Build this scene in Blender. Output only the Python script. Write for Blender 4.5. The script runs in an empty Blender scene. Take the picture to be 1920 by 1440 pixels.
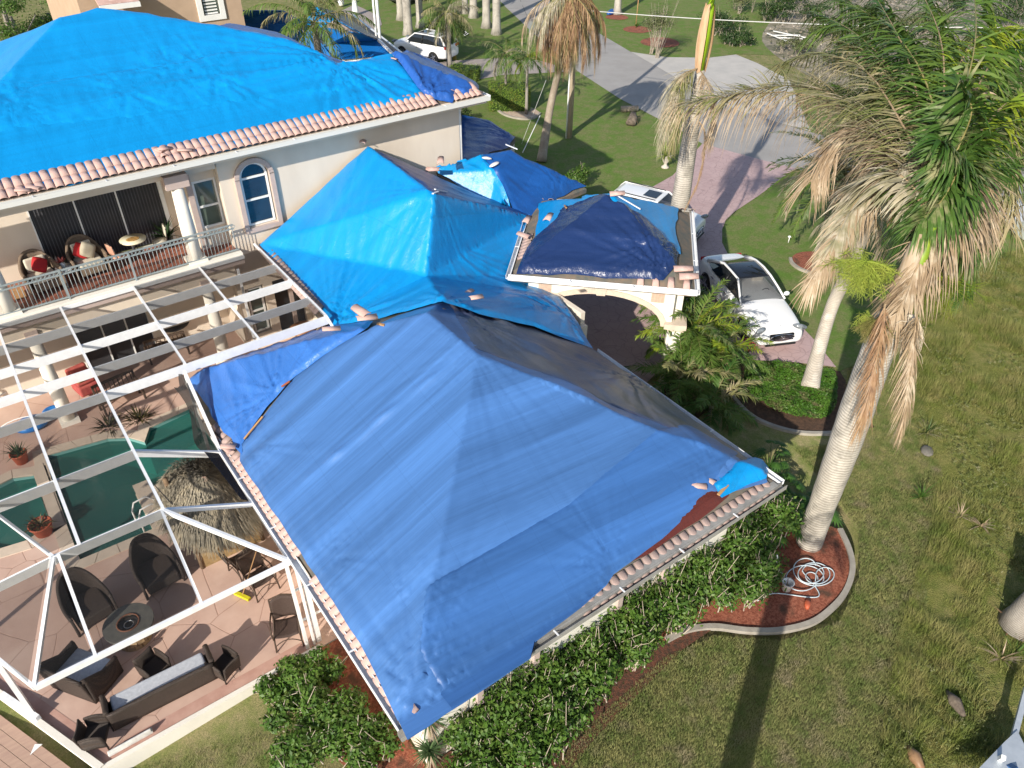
import bpy, bmesh, math, random
import numpy as np
from mathutils import Matrix, Vector
from mathutils.geometry import delaunay_2d_cdt
random.seed(7); rng = np.random.default_rng(7)
S = bpy.context.scene
C = S.collection
# ------------------------------------------------------------------ camera (x runs along the house front, y away from it)
CAMM = Matrix(((0.805613, 0.356424, -0.473234), (-0.592383, 0.495979, -0.634892), (0.008424, 0.791812, 0.610706)))
cd = bpy.data.cameras.new('camera'); cam = bpy.data.objects.new('camera', cd); C.objects.link(cam)
cam.matrix_world = Matrix.Translation((0, 0, 15)) @ CAMM.to_4x4()
cd.sensor_width = 36; cd.lens = 36 * 1450 / 1920; cd.clip_start = .1; cd.clip_end = 2000
S.camera = cam
# ------------------------------------------------------------------ sky, sun, exposure
SUN_EL = math.radians(27); SX, SY = 0.885, 0.466           # horizontal travel of the light
w = bpy.data.worlds.new('World'); S.world = w; w.use_nodes = True
wn = w.node_tree; bg = wn.nodes['Background']
sky = wn.nodes.new('ShaderNodeTexSky'); sky.sky_type = 'NISHITA'; sky.sun_disc = False
sky.sun_elevation = SUN_EL; sky.sun_rotation = math.atan2(-SX, -SY)
sky.air_density = 1.0; sky.dust_density = 1.0; sky.ozone_density = 1.0
wn.links.new(sky.outputs[0], bg.inputs[0]); bg.inputs[1].default_value = 0.115
sl = bpy.data.lights.new('sun', 'SUN'); sl.energy = 4.6; sl.angle = math.radians(.53); sl.color = (1.0, .93, .82)
so = bpy.data.objects.new('sun', sl); C.objects.link(so)
ce = math.cos(SUN_EL)
so.rotation_euler = Vector((SX * ce, SY * ce, -math.sin(SUN_EL))).to_track_quat('-Z', 'Y').to_euler()
so.location = (0, 0, 60)
S.view_settings.view_transform = 'Standard'; S.view_settings.look = 'None'
S.view_settings.exposure = 0.5; S.view_settings.gamma = 1; S.view_settings.use_curve_mapping = False
S.cycles.max_bounces = 6; S.cycles.transparent_max_bounces = 12
# ------------------------------------------------------------------ survey: from the picture to points on real planes
_Z = np.array(CAMM)
def ray(px, py):
    return _Z @ np.array([(px - 960) / 1450, -(py - 720) / 1450, -1.0])
def P(px, py, z=0.0):
    d = ray(px, py); t = (z - 15) / d[2]; return (d[0] * t, d[1] * t, z)
def Pv(px, py, v):
    d = ray(px, py); t = v / d[1]; return (d[0] * t, v, 15 + d[2] * t)
def Pu(px, py, u):
    d = ray(px, py); t = u / d[0]; return (u, d[1] * t, 15 + d[2] * t)
def above(base, px, py):                                    # height of the point straight above base seen at (px,py)
    d = ray(px, py); h2 = (base[0] * d[0] + base[1] * d[1]) / (d[0] ** 2 + d[1] ** 2)
    return 15 + d[2] * h2
# ------------------------------------------------------------------ materials
MATS = {}
def M(name, col, rough=.8, col2=None, ns=3.0, nd=4, mix=(.35, .65), stretch=(1, 1, 1), bump=0, bs=None, spec=.4,
      metal=0, alpha=None, col3=None, ns3=.5, trans=0, coat=0, bstretch=None, sheen=0, sss=0, rot=(0, 0, 0), bdist=.02, tl=0):
    if name in MATS: return MATS[name]
    m = bpy.data.materials.new(name); m.use_nodes = True; nt = m.node_tree; b = nt.nodes['Principled BSDF']
    L = nt.links.new; N = nt.nodes.new
    b.inputs['Base Color'].default_value = (*col, 1); b.inputs['Roughness'].default_value = rough
    b.inputs['Specular IOR Level'].default_value = spec; b.inputs['Metallic'].default_value = metal
    if coat: b.inputs['Coat Weight'].default_value = coat; b.inputs['Coat Roughness'].default_value = .05
    if trans: b.inputs['Transmission Weight'].default_value = trans
    tc = N('ShaderNodeTexCoord')
    def noise(scale, st, det=4, rough_=.6):
        mp = N('ShaderNodeMapping'); mp.inputs['Scale'].default_value = st; mp.inputs['Rotation'].default_value = rot
        L(tc.outputs['Object'], mp.inputs[0])
        n = N('ShaderNodeTexNoise'); n.inputs['Scale'].default_value = scale; n.inputs['Detail'].default_value = det
        n.inputs['Roughness'].default_value = rough_; L(mp.outputs[0], n.inputs[0]); return n
    last = None
    if col2 is not None:
        n = noise(ns, stretch, nd); r = N('ShaderNodeMapRange'); r.inputs[1].default_value = mix[0]; r.inputs[2].default_value = mix[1]
        L(n.outputs[0], r.inputs[0]); x = N('ShaderNodeMix'); x.data_type = 'RGBA'
        L(r.outputs[0], x.inputs[0]); x.inputs[6].default_value = (*col, 1); x.inputs[7].default_value = (*col2, 1)
        L(x.outputs[2], b.inputs['Base Color']); last = x
    if col3 is not None:
        n = noise(ns3, (1, 1, 1), 5); r = N('ShaderNodeMapRange'); r.inputs[1].default_value = .52; r.inputs[2].default_value = .68
        L(n.outputs[0], r.inputs[0]); x = N('ShaderNodeMix'); x.data_type = 'RGBA'
        L(r.outputs[0], x.inputs[0]); x.inputs[7].default_value = (*col3, 1)
        if last: L(last.outputs[2], x.inputs[6])
        else: x.inputs[6].default_value = (*col, 1)
        L(x.outputs[2], b.inputs['Base Color'])
    if bump:
        n = noise(bs or ns * 4, bstretch or (1, 1, 1), 5); bm_ = N('ShaderNodeBump'); bm_.inputs['Strength'].default_value = bump
        bm_.inputs['Distance'].default_value = bdist; L(n.outputs[0], bm_.inputs['Height']); L(bm_.outputs[0], b.inputs['Normal'])
    out = nt.nodes['Material Output']
    if tl:
        t = N('ShaderNodeBsdfTranslucent'); src = b.inputs['Base Color']
        if src.links: L(src.links[0].from_socket, t.inputs[0])
        else: t.inputs[0].default_value = (*col, 1)
        mx = N('ShaderNodeMixShader'); mx.inputs[0].default_value = tl; L(b.outputs[0], mx.inputs[1]); L(t.outputs[0], mx.inputs[2]); L(mx.outputs[0], out.inputs[0])
    if alpha is not None:
        t = N('ShaderNodeBsdfTransparent'); mx = N('ShaderNodeMixShader'); mx.inputs[0].default_value = alpha
        L(t.outputs[0], mx.inputs[1]); L(b.outputs[0], mx.inputs[2]); L(mx.outputs[0], out.inputs[0])
    MATS[name] = m; return m

def leaf_mat(name, a, b_, dry=None, dryamt=.5, rough=.5, tl=.25, sc=1.2):
    """foliage colour that changes clump by clump"""
    return M(name, a, rough, b_, ns=sc, mix=(.38, .62), col3=dry, ns3=sc * 1.7 if dry else .5, tl=tl, spec=.35)

# ------------------------------------------------------------------ meshes
def fast_mesh(name, V, F, k):
    """V (n,3), F (m,k) arrays"""
    me = bpy.data.meshes.new(name); V = np.asarray(V, dtype=np.float32); F = np.asarray(F, dtype=np.int32)
    me.vertices.add(len(V)); me.vertices.foreach_set('co', V.ravel())
    me.loops.add(F.size); me.loops.foreach_set('vertex_index', F.ravel())
    me.polygons.add(len(F)); me.polygons.foreach_set('loop_start', np.arange(0, F.size, k, dtype=np.int32))
    me.update(calc_edges=True); me.validate(); return me

def tag(o, label=None, cat=None, group=None, kind=None):
    if label: o['label'] = label
    if cat: o['category'] = cat
    if group: o['group'] = group
    if kind: o['kind'] = kind
    return o
def thing(name, label, cat, loc=(0, 0, 0), rz=0, group=None, rot=None):
    o = bpy.data.objects.new(name, None); C.objects.link(o); o.location = loc; o.empty_display_size = .2
    o.rotation_euler = rot or (0, 0, rz)
    return tag(o, label, cat, group)
def world_off(parent):
    v = Vector((0, 0, 0)); p = parent
    while p is not None: v += p.location; p = p.parent
    return v
def put(name, me, mat, parent=None, world=False, smooth=False):
    o = bpy.data.objects.new(name, me); C.objects.link(o)
    if mat is not None and not me.materials: me.materials.append(mat)
    if smooth: me.polygons.foreach_set('use_smooth', [True] * len(me.polygons))
    if parent is not None:
        o.parent = parent
        if world: o.location = -world_off(parent)
    return o
class MB:
    def __init__(s): s.v = []; s.f = []; s.sm = []
    def add(s, vs, fs, sm=False):
        n = len(s.v); s.v += [tuple(p) for p in vs]; s.f += [tuple(i + n for i in f) for f in fs]; s.sm += [sm] * len(fs); return s
    def box(s, a, b, rz=0, c=None):
        (x0, y0, z0), (x1, y1, z1) = a, b
        vs = [(x, y, z) for z in (z0, z1) for (x, y) in ((x0, y0), (x1, y0), (x1, y1), (x0, y1))]
        if rz:
            c = c or ((x0 + x1) / 2, (y0 + y1) / 2); k, q = math.cos(rz), math.sin(rz)
            vs = [(c[0] + (x - c[0]) * k - (y - c[1]) * q, c[1] + (x - c[0]) * q + (y - c[1]) * k, z) for x, y, z in vs]
        return s.add(vs, [(0, 3, 2, 1), (4, 5, 6, 7), (0, 1, 5, 4), (1, 2, 6, 5), (2, 3, 7, 6), (3, 0, 4, 7)])
    def bar(s, a, b, w_=.05, h=None, up=(0, 0, 1)):
        a = Vector(a); b = Vector(b); d = (b - a).normalized(); h = h or w_
        u = Vector(up); x = d.cross(u)
        if x.length < 1e-4: x = d.cross(Vector((1, 0, 0)))
        x.normalize(); y = x.cross(d).normalized(); vs = []
        for p in (a, b):
            for i, j in ((-1, -1), (1, -1), (1, 1), (-1, 1)): vs.append(p + x * i * w_ / 2 + y * j * h / 2)
        return s.add(vs, [(0, 1, 2, 3), (7, 6, 5, 4), (0, 4, 5, 1), (1, 5, 6, 2), (2, 6, 7, 3), (3, 7, 4, 0)])
    def tube(s, pts, r, n=8, cap=True, closed=False):
        pts = [Vector(p) for p in pts]; m = len(pts); rr = r if isinstance(r, (list, tuple)) else [r] * m
        vs = []; ref = None
        for i, p in enumerate(pts):
            if closed: d = pts[(i + 1) % m] - pts[i - 1]
            else: d = pts[min(i + 1, m - 1)] - pts[max(i - 1, 0)]
            d.normalize()
            if ref is None: ref = d.orthogonal().normalized()
            x = (ref - d * ref.dot(d)); x = x.normalized() if x.length > 1e-5 else d.orthogonal().normalized(); ref = x; y = d.cross(x)
            for k in range(n):
                a = 2 * math.pi * k / n; vs.append(p + (x * math.cos(a) + y * math.sin(a)) * rr[i])
        fs = []
        for i in range(m if closed else m - 1):
            for k in range(n):
                a = i * n + k; b = i * n + (k + 1) % n; i2 = (i + 1) % m; fs.append((a, b, i2 * n + (k + 1) % n, i2 * n + k))
        if cap and not closed: fs.append(tuple(range(n))[::-1]); fs.append(tuple((m - 1) * n + k for k in range(n)))
        return s.add(vs, fs, True)
    def lathe(s, c, prof, n=20, sx=1, sy=1):
        vs = []; fs = []
        for r, z in prof:
            for k in range(n):
                a = 2 * math.pi * k / n; vs.append((c[0] + r * sx * math.cos(a), c[1] + r * sy * math.sin(a), c[2] + z))
        m = len(prof)
        for i in range(m - 1):
            for k in range(n):
                fs.append((i * n + k, i * n + (k + 1) % n, (i + 1) * n + (k + 1) % n, (i + 1) * n + k))
        fs.append(tuple(range(n))[::-1]); fs.append(tuple((m - 1) * n + k for k in range(n)))
        return s.add(vs, fs, True)
    def prism(s, poly, z0, z1):
        n = len(poly); ar = sum(poly[i][0] * poly[(i + 1) % n][1] - poly[(i + 1) % n][0] * poly[i][1] for i in range(n))
        if ar < 0: poly = poly[::-1]
        vs = [(p[0], p[1], z0) for p in poly] + [(p[0], p[1], z1) for p in poly]
        return s.add(vs, [tuple(range(n))[::-1], tuple(range(n, 2 * n))] + [(i, (i + 1) % n, (i + 1) % n + n, i + n) for i in range(n)])
    def slab(s, pts, t, nrm=None):
        """polygon in space given a thickness along its normal"""
        pts = [Vector(p) for p in pts]; n = len(pts); nn = Vector((0, 0, 0))
        for i in range(n): nn += (pts[i] - pts[0]).cross(pts[(i + 1) % n] - pts[0])
        nn.normalize(); q = [p - nn * t for p in pts]
        return s.add(pts + q, [tuple(range(n)), tuple(range(n, 2 * n))[::-1]] + [(i, i + n, (i + 1) % n + n, (i + 1) % n) for i in range(n)])
    def sheet(s, pts): return s.add(pts, [tuple(range(len(pts)))])
    def grid(s, fn, nu, nv, sm=True):
        vs = [fn(i / nu, j / nv) for i in range(nu + 1) for j in range(nv + 1)]; k = nv + 1
        return s.add(vs, [(i * k + j, (i + 1) * k + j, (i + 1) * k + j + 1, i * k + j + 1) for i in range(nu) for j in range(nv)], sm)
    def xf(s, mt):
        s.v = [tuple(mt @ Vector(p)) for p in s.v]; return s
    def mesh(s, name):
        me = bpy.data.meshes.new(name); me.from_pydata(s.v, [], s.f)
        if any(s.sm): me.polygons.foreach_set('use_smooth', s.sm)
        me.update(); return me
    def build(s, name, mat, parent=None, world=False, bevel=0, seg=2, solid=0, subs=0):
        o = put(name, s.mesh(name), mat, parent, world)
        if solid: m = o.modifiers.new('t', 'SOLIDIFY'); m.thickness = solid; m.offset = 0
        if bevel: m = o.modifiers.new('b', 'BEVEL'); m.width = bevel; m.segments = seg; m.limit_method = 'ANGLE'
        if subs: m = o.modifiers.new('s', 'SUBSURF'); m.levels = subs; m.render_levels = subs
        return o
def copy_tree(o, parent=None):
    c = o.copy(); C.objects.link(c); c.parent = parent
    for ch in list(o.children): copy_tree(ch, c)
    return c
def place(proto, used, loc, rz, label, group=None, scale=None):
    o = proto if not used else copy_tree(proto)
    o.location = loc; o.rotation_euler = (o.rotation_euler[0], o.rotation_euler[1], rz); o['label'] = label
    if group: o['group'] = group
    if scale: o.scale = (scale,) * 3 if not isinstance(scale, tuple) else scale
    return o

# ------------------------------------------------------------------ noise and cloth
_perm = rng.permutation(512)
_grd = rng.uniform(-1, 1, 1024)
def vnoise(x, y, seed=0):
    xi = np.floor(x).astype(int); yi = np.floor(y).astype(int); fx = x - xi; fy = y - yi
    fx = fx * fx * (3 - 2 * fx); fy = fy * fy * (3 - 2 * fy)
    def g(a, b): return _grd[(_perm[(a + _perm[(b + seed * 37) % 512]) % 512] + seed * 13) % 1024]
    return (g(xi, yi) * (1 - fx) + g(xi + 1, yi) * fx) * (1 - fy) + (g(xi, yi + 1) * (1 - fx) + g(xi + 1, yi + 1) * fx) * fy
def fbm(x, y, seed=0, o=4):
    s_ = 0; a = 1
    for i in range(o): s_ = s_ + a * vnoise(x * 2 ** i, y * 2 ** i, seed + i); a *= .5
    return s_
def in_poly(x, y, poly):
    r = np.zeros(x.shape, bool); n = len(poly)
    for i in range(n):
        x0, y0 = poly[i]; x1, y1 = poly[(i + 1) % n]
        if y0 == y1: continue
        r ^= ((y0 > y) != (y1 > y)) & (x < (x1 - x0) * (y - y0) / (y1 - y0) + x0)
    return r
def edge_dist(x, y, poly):
    d = np.full(x.shape, 1e9); n = len(poly)
    for i in range(n):
        a = np.array(poly[i]); b = np.array(poly[(i + 1) % n]); e = b - a; L2 = (e @ e) + 1e-9
        t = np.clip(((x - a[0]) * e[0] + (y - a[1]) * e[1]) / L2, 0, 1)
        d = np.minimum(d, np.hypot(x - a[0] - t * e[0], y - a[1] - t * e[1]))
    return d
def triangulate(poly, step, jit=.35, inner=None):
    bp = []; n = len(poly)
    for i in range(n):
        a, b = poly[i], poly[(i + 1) % n]; L = math.hypot(b[0] - a[0], b[1] - a[1]); k = max(1, int(L / step))
        for j in range(k): bp.append((a[0] + (b[0] - a[0]) * j / k, a[1] + (b[1] - a[1]) * j / k))
    xs = [p[0] for p in poly]; ys = [p[1] for p in poly]
    gx, gy = np.meshgrid(np.arange(min(xs), max(xs), step), np.arange(min(ys), max(ys), step * .87))
    gx = gx + (np.arange(gx.shape[0]) % 2)[:, None] * step / 2
    gx = (gx + rng.uniform(-jit, jit, gx.shape) * step).ravel(); gy = (gy + rng.uniform(-jit, jit, gy.shape) * step).ravel()
    k = in_poly(gx, gy, bp); gx = gx[k]; gy = gy[k]
    k = edge_dist(gx, gy, poly) > step * .45; gx = gx[k]; gy = gy[k]
    pts = [Vector(p) for p in bp] + [Vector((a, b)) for a, b in zip(gx, gy)]
    v, e, f, *_ = delaunay_2d_cdt(pts, [], [list(range(len(bp)))], 1, 1e-6)
    V = np.array([(p.x, p.y) for p in v]); F = np.array([t for t in f if len(t) == 3]); return V, F
def tri_field(ctrl, tris):
    """height by linear interpolation over a few control triangles"""
    def z(x, y):
        r = np.full(x.shape, -1e9); best = np.full(x.shape, -1e9)
        for t in tris:
            (x0, y0, z0), (x1, y1, z1), (x2, y2, z2) = [ctrl[k] for k in t]
            D = (y1 - y2) * (x0 - x2) + (x2 - x1) * (y0 - y2)
            a = ((y1 - y2) * (x - x2) + (x2 - x1) * (y - y2)) / D; b = ((y2 - y0) * (x - x2) + (x0 - x2) * (y - y2)) / D; c = 1 - a - b
            m = np.minimum(np.minimum(a, b), c); u = m > best; best = np.where(u, m, best); r = np.where(u, a * z0 + b * z1 + c * z2, r)
        return r
    return z
def wrinkles(x, y, amp=.015, pins=(), along=(1, 0), fine=.5, seed=0, hem=None):
    L = math.hypot(*along); ax, ay = along[0] / L, along[1] / L
    s_ = x * ax + y * ay; t = -x * ay + y * ax
    d = amp * (fbm(s_ * .5, t * 1.6, seed) + fine * fbm(s_ * .9, t * 5, seed + 3, 3))
    # ridged creases
    r = 1 - np.abs(fbm(s_ * .45 + 7, t * 1.1, seed + 5, 3)); d = d + amp * 1.2 * np.clip(r - .75, 0, 1) * 4 * np.clip(vnoise(x * .3, y * .3, seed + 9) + .3, 0, 1)
    for (px_, py_, R, A, n) in pins:
        dx = x - px_; dy = y - py_; rr = np.hypot(dx, dy); th = np.arctan2(dy, dx)
        f = np.exp(-(rr / R) ** 1.5) * np.clip(rr / .25, 0, 1)
        d = d + A * f * (1 - np.abs(vnoise(th * n, rr * .10 + px_, seed + 11))) * 1.3 + A * .5 * f * vnoise(th * n * 2.3, rr * .15, seed + 12)
    return d
def cloth(name, poly, zf, mat, step=.07, lift=.05, parent=None, label=None, cat='tarpaulin', group=None, wr={}, rag=.04, world=True, hang=None):
    # ragged outline
    q = []; n = len(poly)
    for i in range(n):
        a, b = poly[i], poly[(i + 1) % n]; L = math.hypot(b[0] - a[0], b[1] - a[1]); k = max(1, int(L / .35)); nx, ny = (b[1] - a[1]) / (L + 1e-6), -(b[0] - a[0]) / (L + 1e-6)
        for j in range(k):
            o_ = rag * random.uniform(-1, 1) if j else 0; q.append((a[0] + (b[0] - a[0]) * j / k + nx * o_, a[1] + (b[1] - a[1]) * j / k + ny * o_))
    V, F = triangulate(q, step); x, y = V[:, 0], V[:, 1]; z = zf(x, y)
    e = edge_dist(x, y, q); z = z + lift * np.clip(e / .12, .35, 1) + wrinkles(x, y, **wr) * np.clip(e / .1, .3, 1) 
    if hang is not None: z = hang(x, y, z)
    me = fast_mesh(name, np.c_[x, y, z], F, 3)
    c0 = (float(x.mean()), float(y.mean()), float(z.min()))
    me.transform(Matrix.Translation((-c0[0], -c0[1], -c0[2])))
    o = put(name, me, mat, parent, smooth=True); o.location = c0
    if parent is None: tag(o, label, cat, group)
    return o
def P2(px, py, z): p = P(px, py, z); return (p[0], p[1])
def on(px, py, zf, it=25):
    """point on the height field zf seen at (px,py)"""
    z = 5.0; lo, hi = 0.0, 12.0
    for z in np.arange(12, 0, -.05):
        p = P(px, py, z)
        if float(zf(np.array([p[0]]), np.array([p[1]]))[0]) >= z: return (p[0], p[1])
    return P2(px, py, 0)
# ================================================================== THE SETTING
def holed(name, outer, holes, zf, mat, step=3.0, kind='structure'):
    pts = []; edges = []; k = 0
    for poly in [outer] + holes:
        n = len(poly)
        for i in range(n):
            pts.append(Vector(poly[i])); edges.append((k + i, k + (i + 1) % n))
        k += n
    xs = [p[0] for p in outer]; ys = [p[1] for p in outer]
    if (max(xs) - min(xs)) / step < 160:
        gx, gy = np.meshgrid(np.arange(min(xs) + step / 2, max(xs), step), np.arange(min(ys) + step / 2, max(ys), step)); gx = gx.ravel(); gy = gy.ravel()
        m = in_poly(gx, gy, outer) & (edge_dist(gx, gy, outer) > step * .2)
        for h_ in holes: m &= edge_dist(gx, gy, h_) > step * .2
        pts += [Vector((a, b)) for a, b in zip(gx[m], gy[m])]
    v, e, f, *_ = delaunay_2d_cdt(pts, edges, [], 0, 1e-6)
    V = np.array([(p.x, p.y) for p in v]); F = np.array([t for t in f if len(t) == 3]); cx = V[F].mean(1)
    m = in_poly(cx[:, 0], cx[:, 1], outer)
    for h_ in holes: m &= ~in_poly(cx[:, 0], cx[:, 1], h_)
    F = F[m]; z = zf(V[:, 0], V[:, 1]) if callable(zf) else np.full(len(V), zf)
    a = V[F[:, 1]] - V[F[:, 0]]; b = V[F[:, 2]] - V[F[:, 0]]; cr = a[:, 0] * b[:, 1] - a[:, 1] * b[:, 0]
    F[cr < 0] = F[cr < 0][:, ::-1]
    o = put(name, fast_mesh(name, np.c_[V, z], F, 3), mat, smooth=callable(zf)); tag(o, kind=kind); return o
def flat(name, poly, z, mat, kind='structure', t=0, parent=None):
    mb = MB(); n = len(poly); ar = sum(poly[i][0] * poly[(i + 1) % n][1] - poly[(i + 1) % n][0] * poly[i][1] for i in range(n))
    if ar < 0: poly = poly[::-1]
    if t: mb.prism(poly, z - t, z)
    else: mb.sheet([(p[0], p[1], z) for p in poly])
    o = mb.build(name, mat, parent, world=parent is not None)
    if parent is None and kind: tag(o, kind=kind)
    return o
def G(*pp, z=0): return [P2(x, y, z) for x, y in pp]
def smooth_line(pts, k=6, closed=False):
    pts = [np.array(p, float) for p in pts]; n = len(pts); out = []
    for i in range(n if closed else n - 1):
        g = lambda j: pts[j % n] if closed else pts[max(0, min(n - 1, j))]
        a, b, c, d = g(i - 1), g(i), g(i + 1), g(i + 2)
        for s_ in range(k):
            t = s_ / k; out.append(tuple(.5 * (2 * b + (c - a) * t + (2 * a - 5 * b + 4 * c - d) * t * t + (3 * b - a - 3 * c + d) * t ** 3)))
    if not closed: out.append(tuple(pts[-1]))
    return out
def lawn_z(x, y):
    f = np.clip((2.9 - x) / .8, 0, 1) * np.clip((12 - y) / .6, 0, 1); return -.05 - .42 * f
def gmat(name, cols, sc=(.35, 2.2, 30), bump=.5, bscale=60, rough=.95):
    """grass seen from above: large patches, mottling and blade grain"""
    m = bpy.data.materials.new(name); m.use_nodes = True; nt = m.node_tree; b = nt.nodes['Principled BSDF']; N = nt.nodes.new; L = nt.links.new
    tc = N('ShaderNodeTexCoord'); prev = None
    for i, s_ in enumerate(sc):
        n = N('ShaderNodeTexNoise'); n.inputs['Scale'].default_value = s_; n.inputs['Detail'].default_value = 5; n.inputs['Roughness'].default_value = .65
        L(tc.outputs['Object'], n.inputs[0]); r = N('ShaderNodeMapRange'); r.inputs[1].default_value = .4; r.inputs[2].default_value = .62; L(n.outputs[0], r.inputs[0])
        x = N('ShaderNodeMix'); x.data_type = 'RGBA'; L(r.outputs[0], x.inputs[0])
        if prev is None: x.inputs[6].default_value = (*cols[0], 1)
        else: L(prev.outputs[2], x.inputs[6])
        x.inputs[7].default_value = (*cols[i + 1], 1); prev = x
        if i == 2:
            mm = N('ShaderNodeMath'); mm.operation = 'MULTIPLY'; mm.inputs[1].default_value = .55; L(r.outputs[0], mm.inputs[0]); L(mm.outputs[0], x.inputs[0])
    L(prev.outputs[2], b.inputs['Base Color']); b.inputs['Roughness'].default_value = rough; b.inputs['Specular IOR Level'].default_value = .15
    n = N('ShaderNodeTexNoise'); n.inputs['Scale'].default_value = bscale; n.inputs['Detail'].default_value = 6; L(tc.outputs['Object'], n.inputs[0])
    bb = N('ShaderNodeBump'); bb.inputs['Strength'].default_value = bump; bb.inputs['Distance'].default_value = .05; L(n.outputs[0], bb.inputs['Height']); L(bb.outputs[0], b.inputs['Normal'])
    MATS[name] = m; return m
LAWN = gmat('lawn_grass', [(.165, .195, .055), (.23, .235, .085), (.31, .26, .135), (.09, .115, .035)])
FIELD = gmat('field_grass', [(.21, .21, .05), (.30, .26, .10), (.15, .17, .04), (.10, .12, .03)], sc=(.6, 3, 25), bump=1, bscale=30)
DIRT = M('bare_soil', (.12, .085, .055), .95, (.2, .15, .1), ns=2, bump=.5, bs=20)
PATIO_POLY = [(-1.93, 10.42), (2.62, 10.42), (3.2, 10.42), (3.2, 17.3), (7.6, 17.3), (7.6, 25.2), (-9.5, 25.2), (-9.5, 26), (-14, 26), (-14, 22), (-3.9, 14.8), (-3.26, 13.32)]
BEACH = []
holed('lawn', [(-300, -80), (300, -80), (300, 400), (-300, 400)], [PATIO_POLY], lambda x, y: np.where(np.hypot(x, y) < 80, lawn_z(x, y), -.05), LAWN, step=400)
# the strip of lawn that drops below the raised pool deck
tag(put('lawn_slope', fast_mesh('lawn_slope', *(lambda q: (np.c_[q[0], lawn_z(q[0][:, 0], q[0][:, 1]) + .006], q[1]))(triangulate([(-7, 2), (3.3, 2), (3.3, 10.4), (-1.95, 10.4), (-4.5, 10.4)], .3)), 3), LAWN, smooth=True), kind='structure')
# far lawn on the other plots, greener
LAWN2 = gmat('watered_grass', [(.115, .20, .035), (.14, .205, .05), (.20, .20, .085), (.08, .13, .025)], sc=(.25, 1.5, 14), bump=.4, bscale=25)
flat('front_lawn', G((862, 160), (930, 138), (1085, 133), (1163, 185), (1273, 242), (1320, 270), (1262, 330), (1222, 352), (1150, 400), (1060, 440), (960, 400), (860, 300)), -.03, LAWN2)
flat('far_lawn', G((640, 40), (650, -30), (935, -20), (1000, 62), (1050, 98), (1083, 132), (1010, 112), (925, 108), (855, 112), (740, 128), (700, 100)), -.03, LAWN2)
flat('corner_lawn', G((1040, -20), (1500, -20), (1500, 105), (1380, 100), (1330, 108), (1250, 107), (1183, 97), (1120, 60), (1030, 0)), -.03, LAWN2)
flat('verge', G((1388, 206), (1470, 190), (1700, 240), (1920, 255), (1920, 302), (1700, 292), (1500, 242), (1457, 229)), -.03, LAWN2)
flat('side_lawn', smooth_line(G((1430, 350), (1560, 345), (1700, 362), (1920, 372), (2050, 420), (1900, 470), (1720, 560), (1690, 640), (1585, 690), (1568, 688), (1530, 640), (1480, 588), (1420, 535), (1372, 490), (1354, 455), (1354, 430), (1361, 412), (1378, 396), (1400, 380)), 3, True), -.028, LAWN2)
# roads
ROAD = M('road_concrete', (.36, .342, .325), .9, (.29, .275, .26), ns=.6, nd=8, mix=(.3, .7), bump=.25, bs=30, col3=(.30, .285, .27), ns3=.35)
def road_mat(base, sc, w=.012, name='jointed'):
    m = base.copy(); m.name = name; nt = m.node_tree; b = nt.nodes['Principled BSDF']; N = nt.nodes.new; L = nt.links.new
    br = N('ShaderNodeTexBrick'); br.offset = 0; br.inputs['Scale'].default_value = 1; br.inputs['Mortar Size'].default_value = w
    br.inputs['Brick Width'].default_value = sc[0]; br.inputs['Row Height'].default_value = sc[1]; br.inputs['Color1'].default_value = (1, 1, 1, 1); br.inputs['Color2'].default_value = (.93, .93, .93, 1); br.inputs['Mortar'].default_value = (.35, .35, .35, 1)
    mp = N('ShaderNodeMapping'); mp.inputs['Rotation'].default_value = (0, 0, .55); tc = N('ShaderNodeTexCoord'); L(tc.outputs['Object'], mp.inputs[0]); L(mp.outputs[0], br.inputs[0])
    x = N('ShaderNodeMix'); x.data_type = 'RGBA'; x.blend_type = 'MULTIPLY'; x.inputs[0].default_value = 1
    src = b.inputs['Base Color'].links[0].from_socket; L(src, x.inputs[6]); L(br.outputs[0], x.inputs[7]); L(x.outputs[2], b.inputs['Base Color']); return m
ROADJ = road_mat(ROAD, (3.6, 2.4), .025)
flat('street', G((935, 0), (1030, 0), (1120, 60), (1183, 97), (1260, 141), (1320, 180), (1388, 208), (1457, 229), (1530, 250), (1700, 292), (1920, 302), (2100, 320), (2100, 400), (1920, 371), (1700, 360), (1560, 342), (1492, 315), (1430, 300), (1317, 269), (1273, 242), (1163, 185), (1117, 155), (1083, 133), (1000, 62), (960, 20)), -.012, ROAD)
flat('street_far_end', G((940, 3), (1034, 3), (1030, 0), (1010, -14), (920, -14)), -.008, ROADJ)
flat('street_slabs', G((945, 10), (1040, 10), (1120, 60), (1160, 85), (1110, 120), (1060, 112), (1000, 62)), -.008, ROADJ)
WHITEC = M('white_concrete', (.50, .47, .43), .9, (.42, .40, .37), ns=1, mix=(.3, .7), bump=.2, bs=30)
flat('corner_driveway', G((1183, 97), (1250, 107), (1330, 108), (1380, 102), (1420, 118), (1480, 150), (1520, 246), (1457, 229), (1388, 208), (1320, 180), (1260, 141)), -.006, WHITEC)
PAVE2 = M('neighbour_paving', (.36, .31, .28), .9, (.30, .26, .24), ns=4, mix=(.3, .7), bump=.3, bs=20)
flat('neighbour_driveway', G((742, 126), (855, 113), (925, 109), (1010, 113), (1082, 133), (1010, 137), (945, 140), (890, 150), (860, 165), (800, 160)), -.006, PAVE2)
flat('neighbour_apron', G((640, 20), (665, 8), (690, 20), (712, 30), (716, 46), (700, 60), (680, 55)), -.006, PAVE2)
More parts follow.
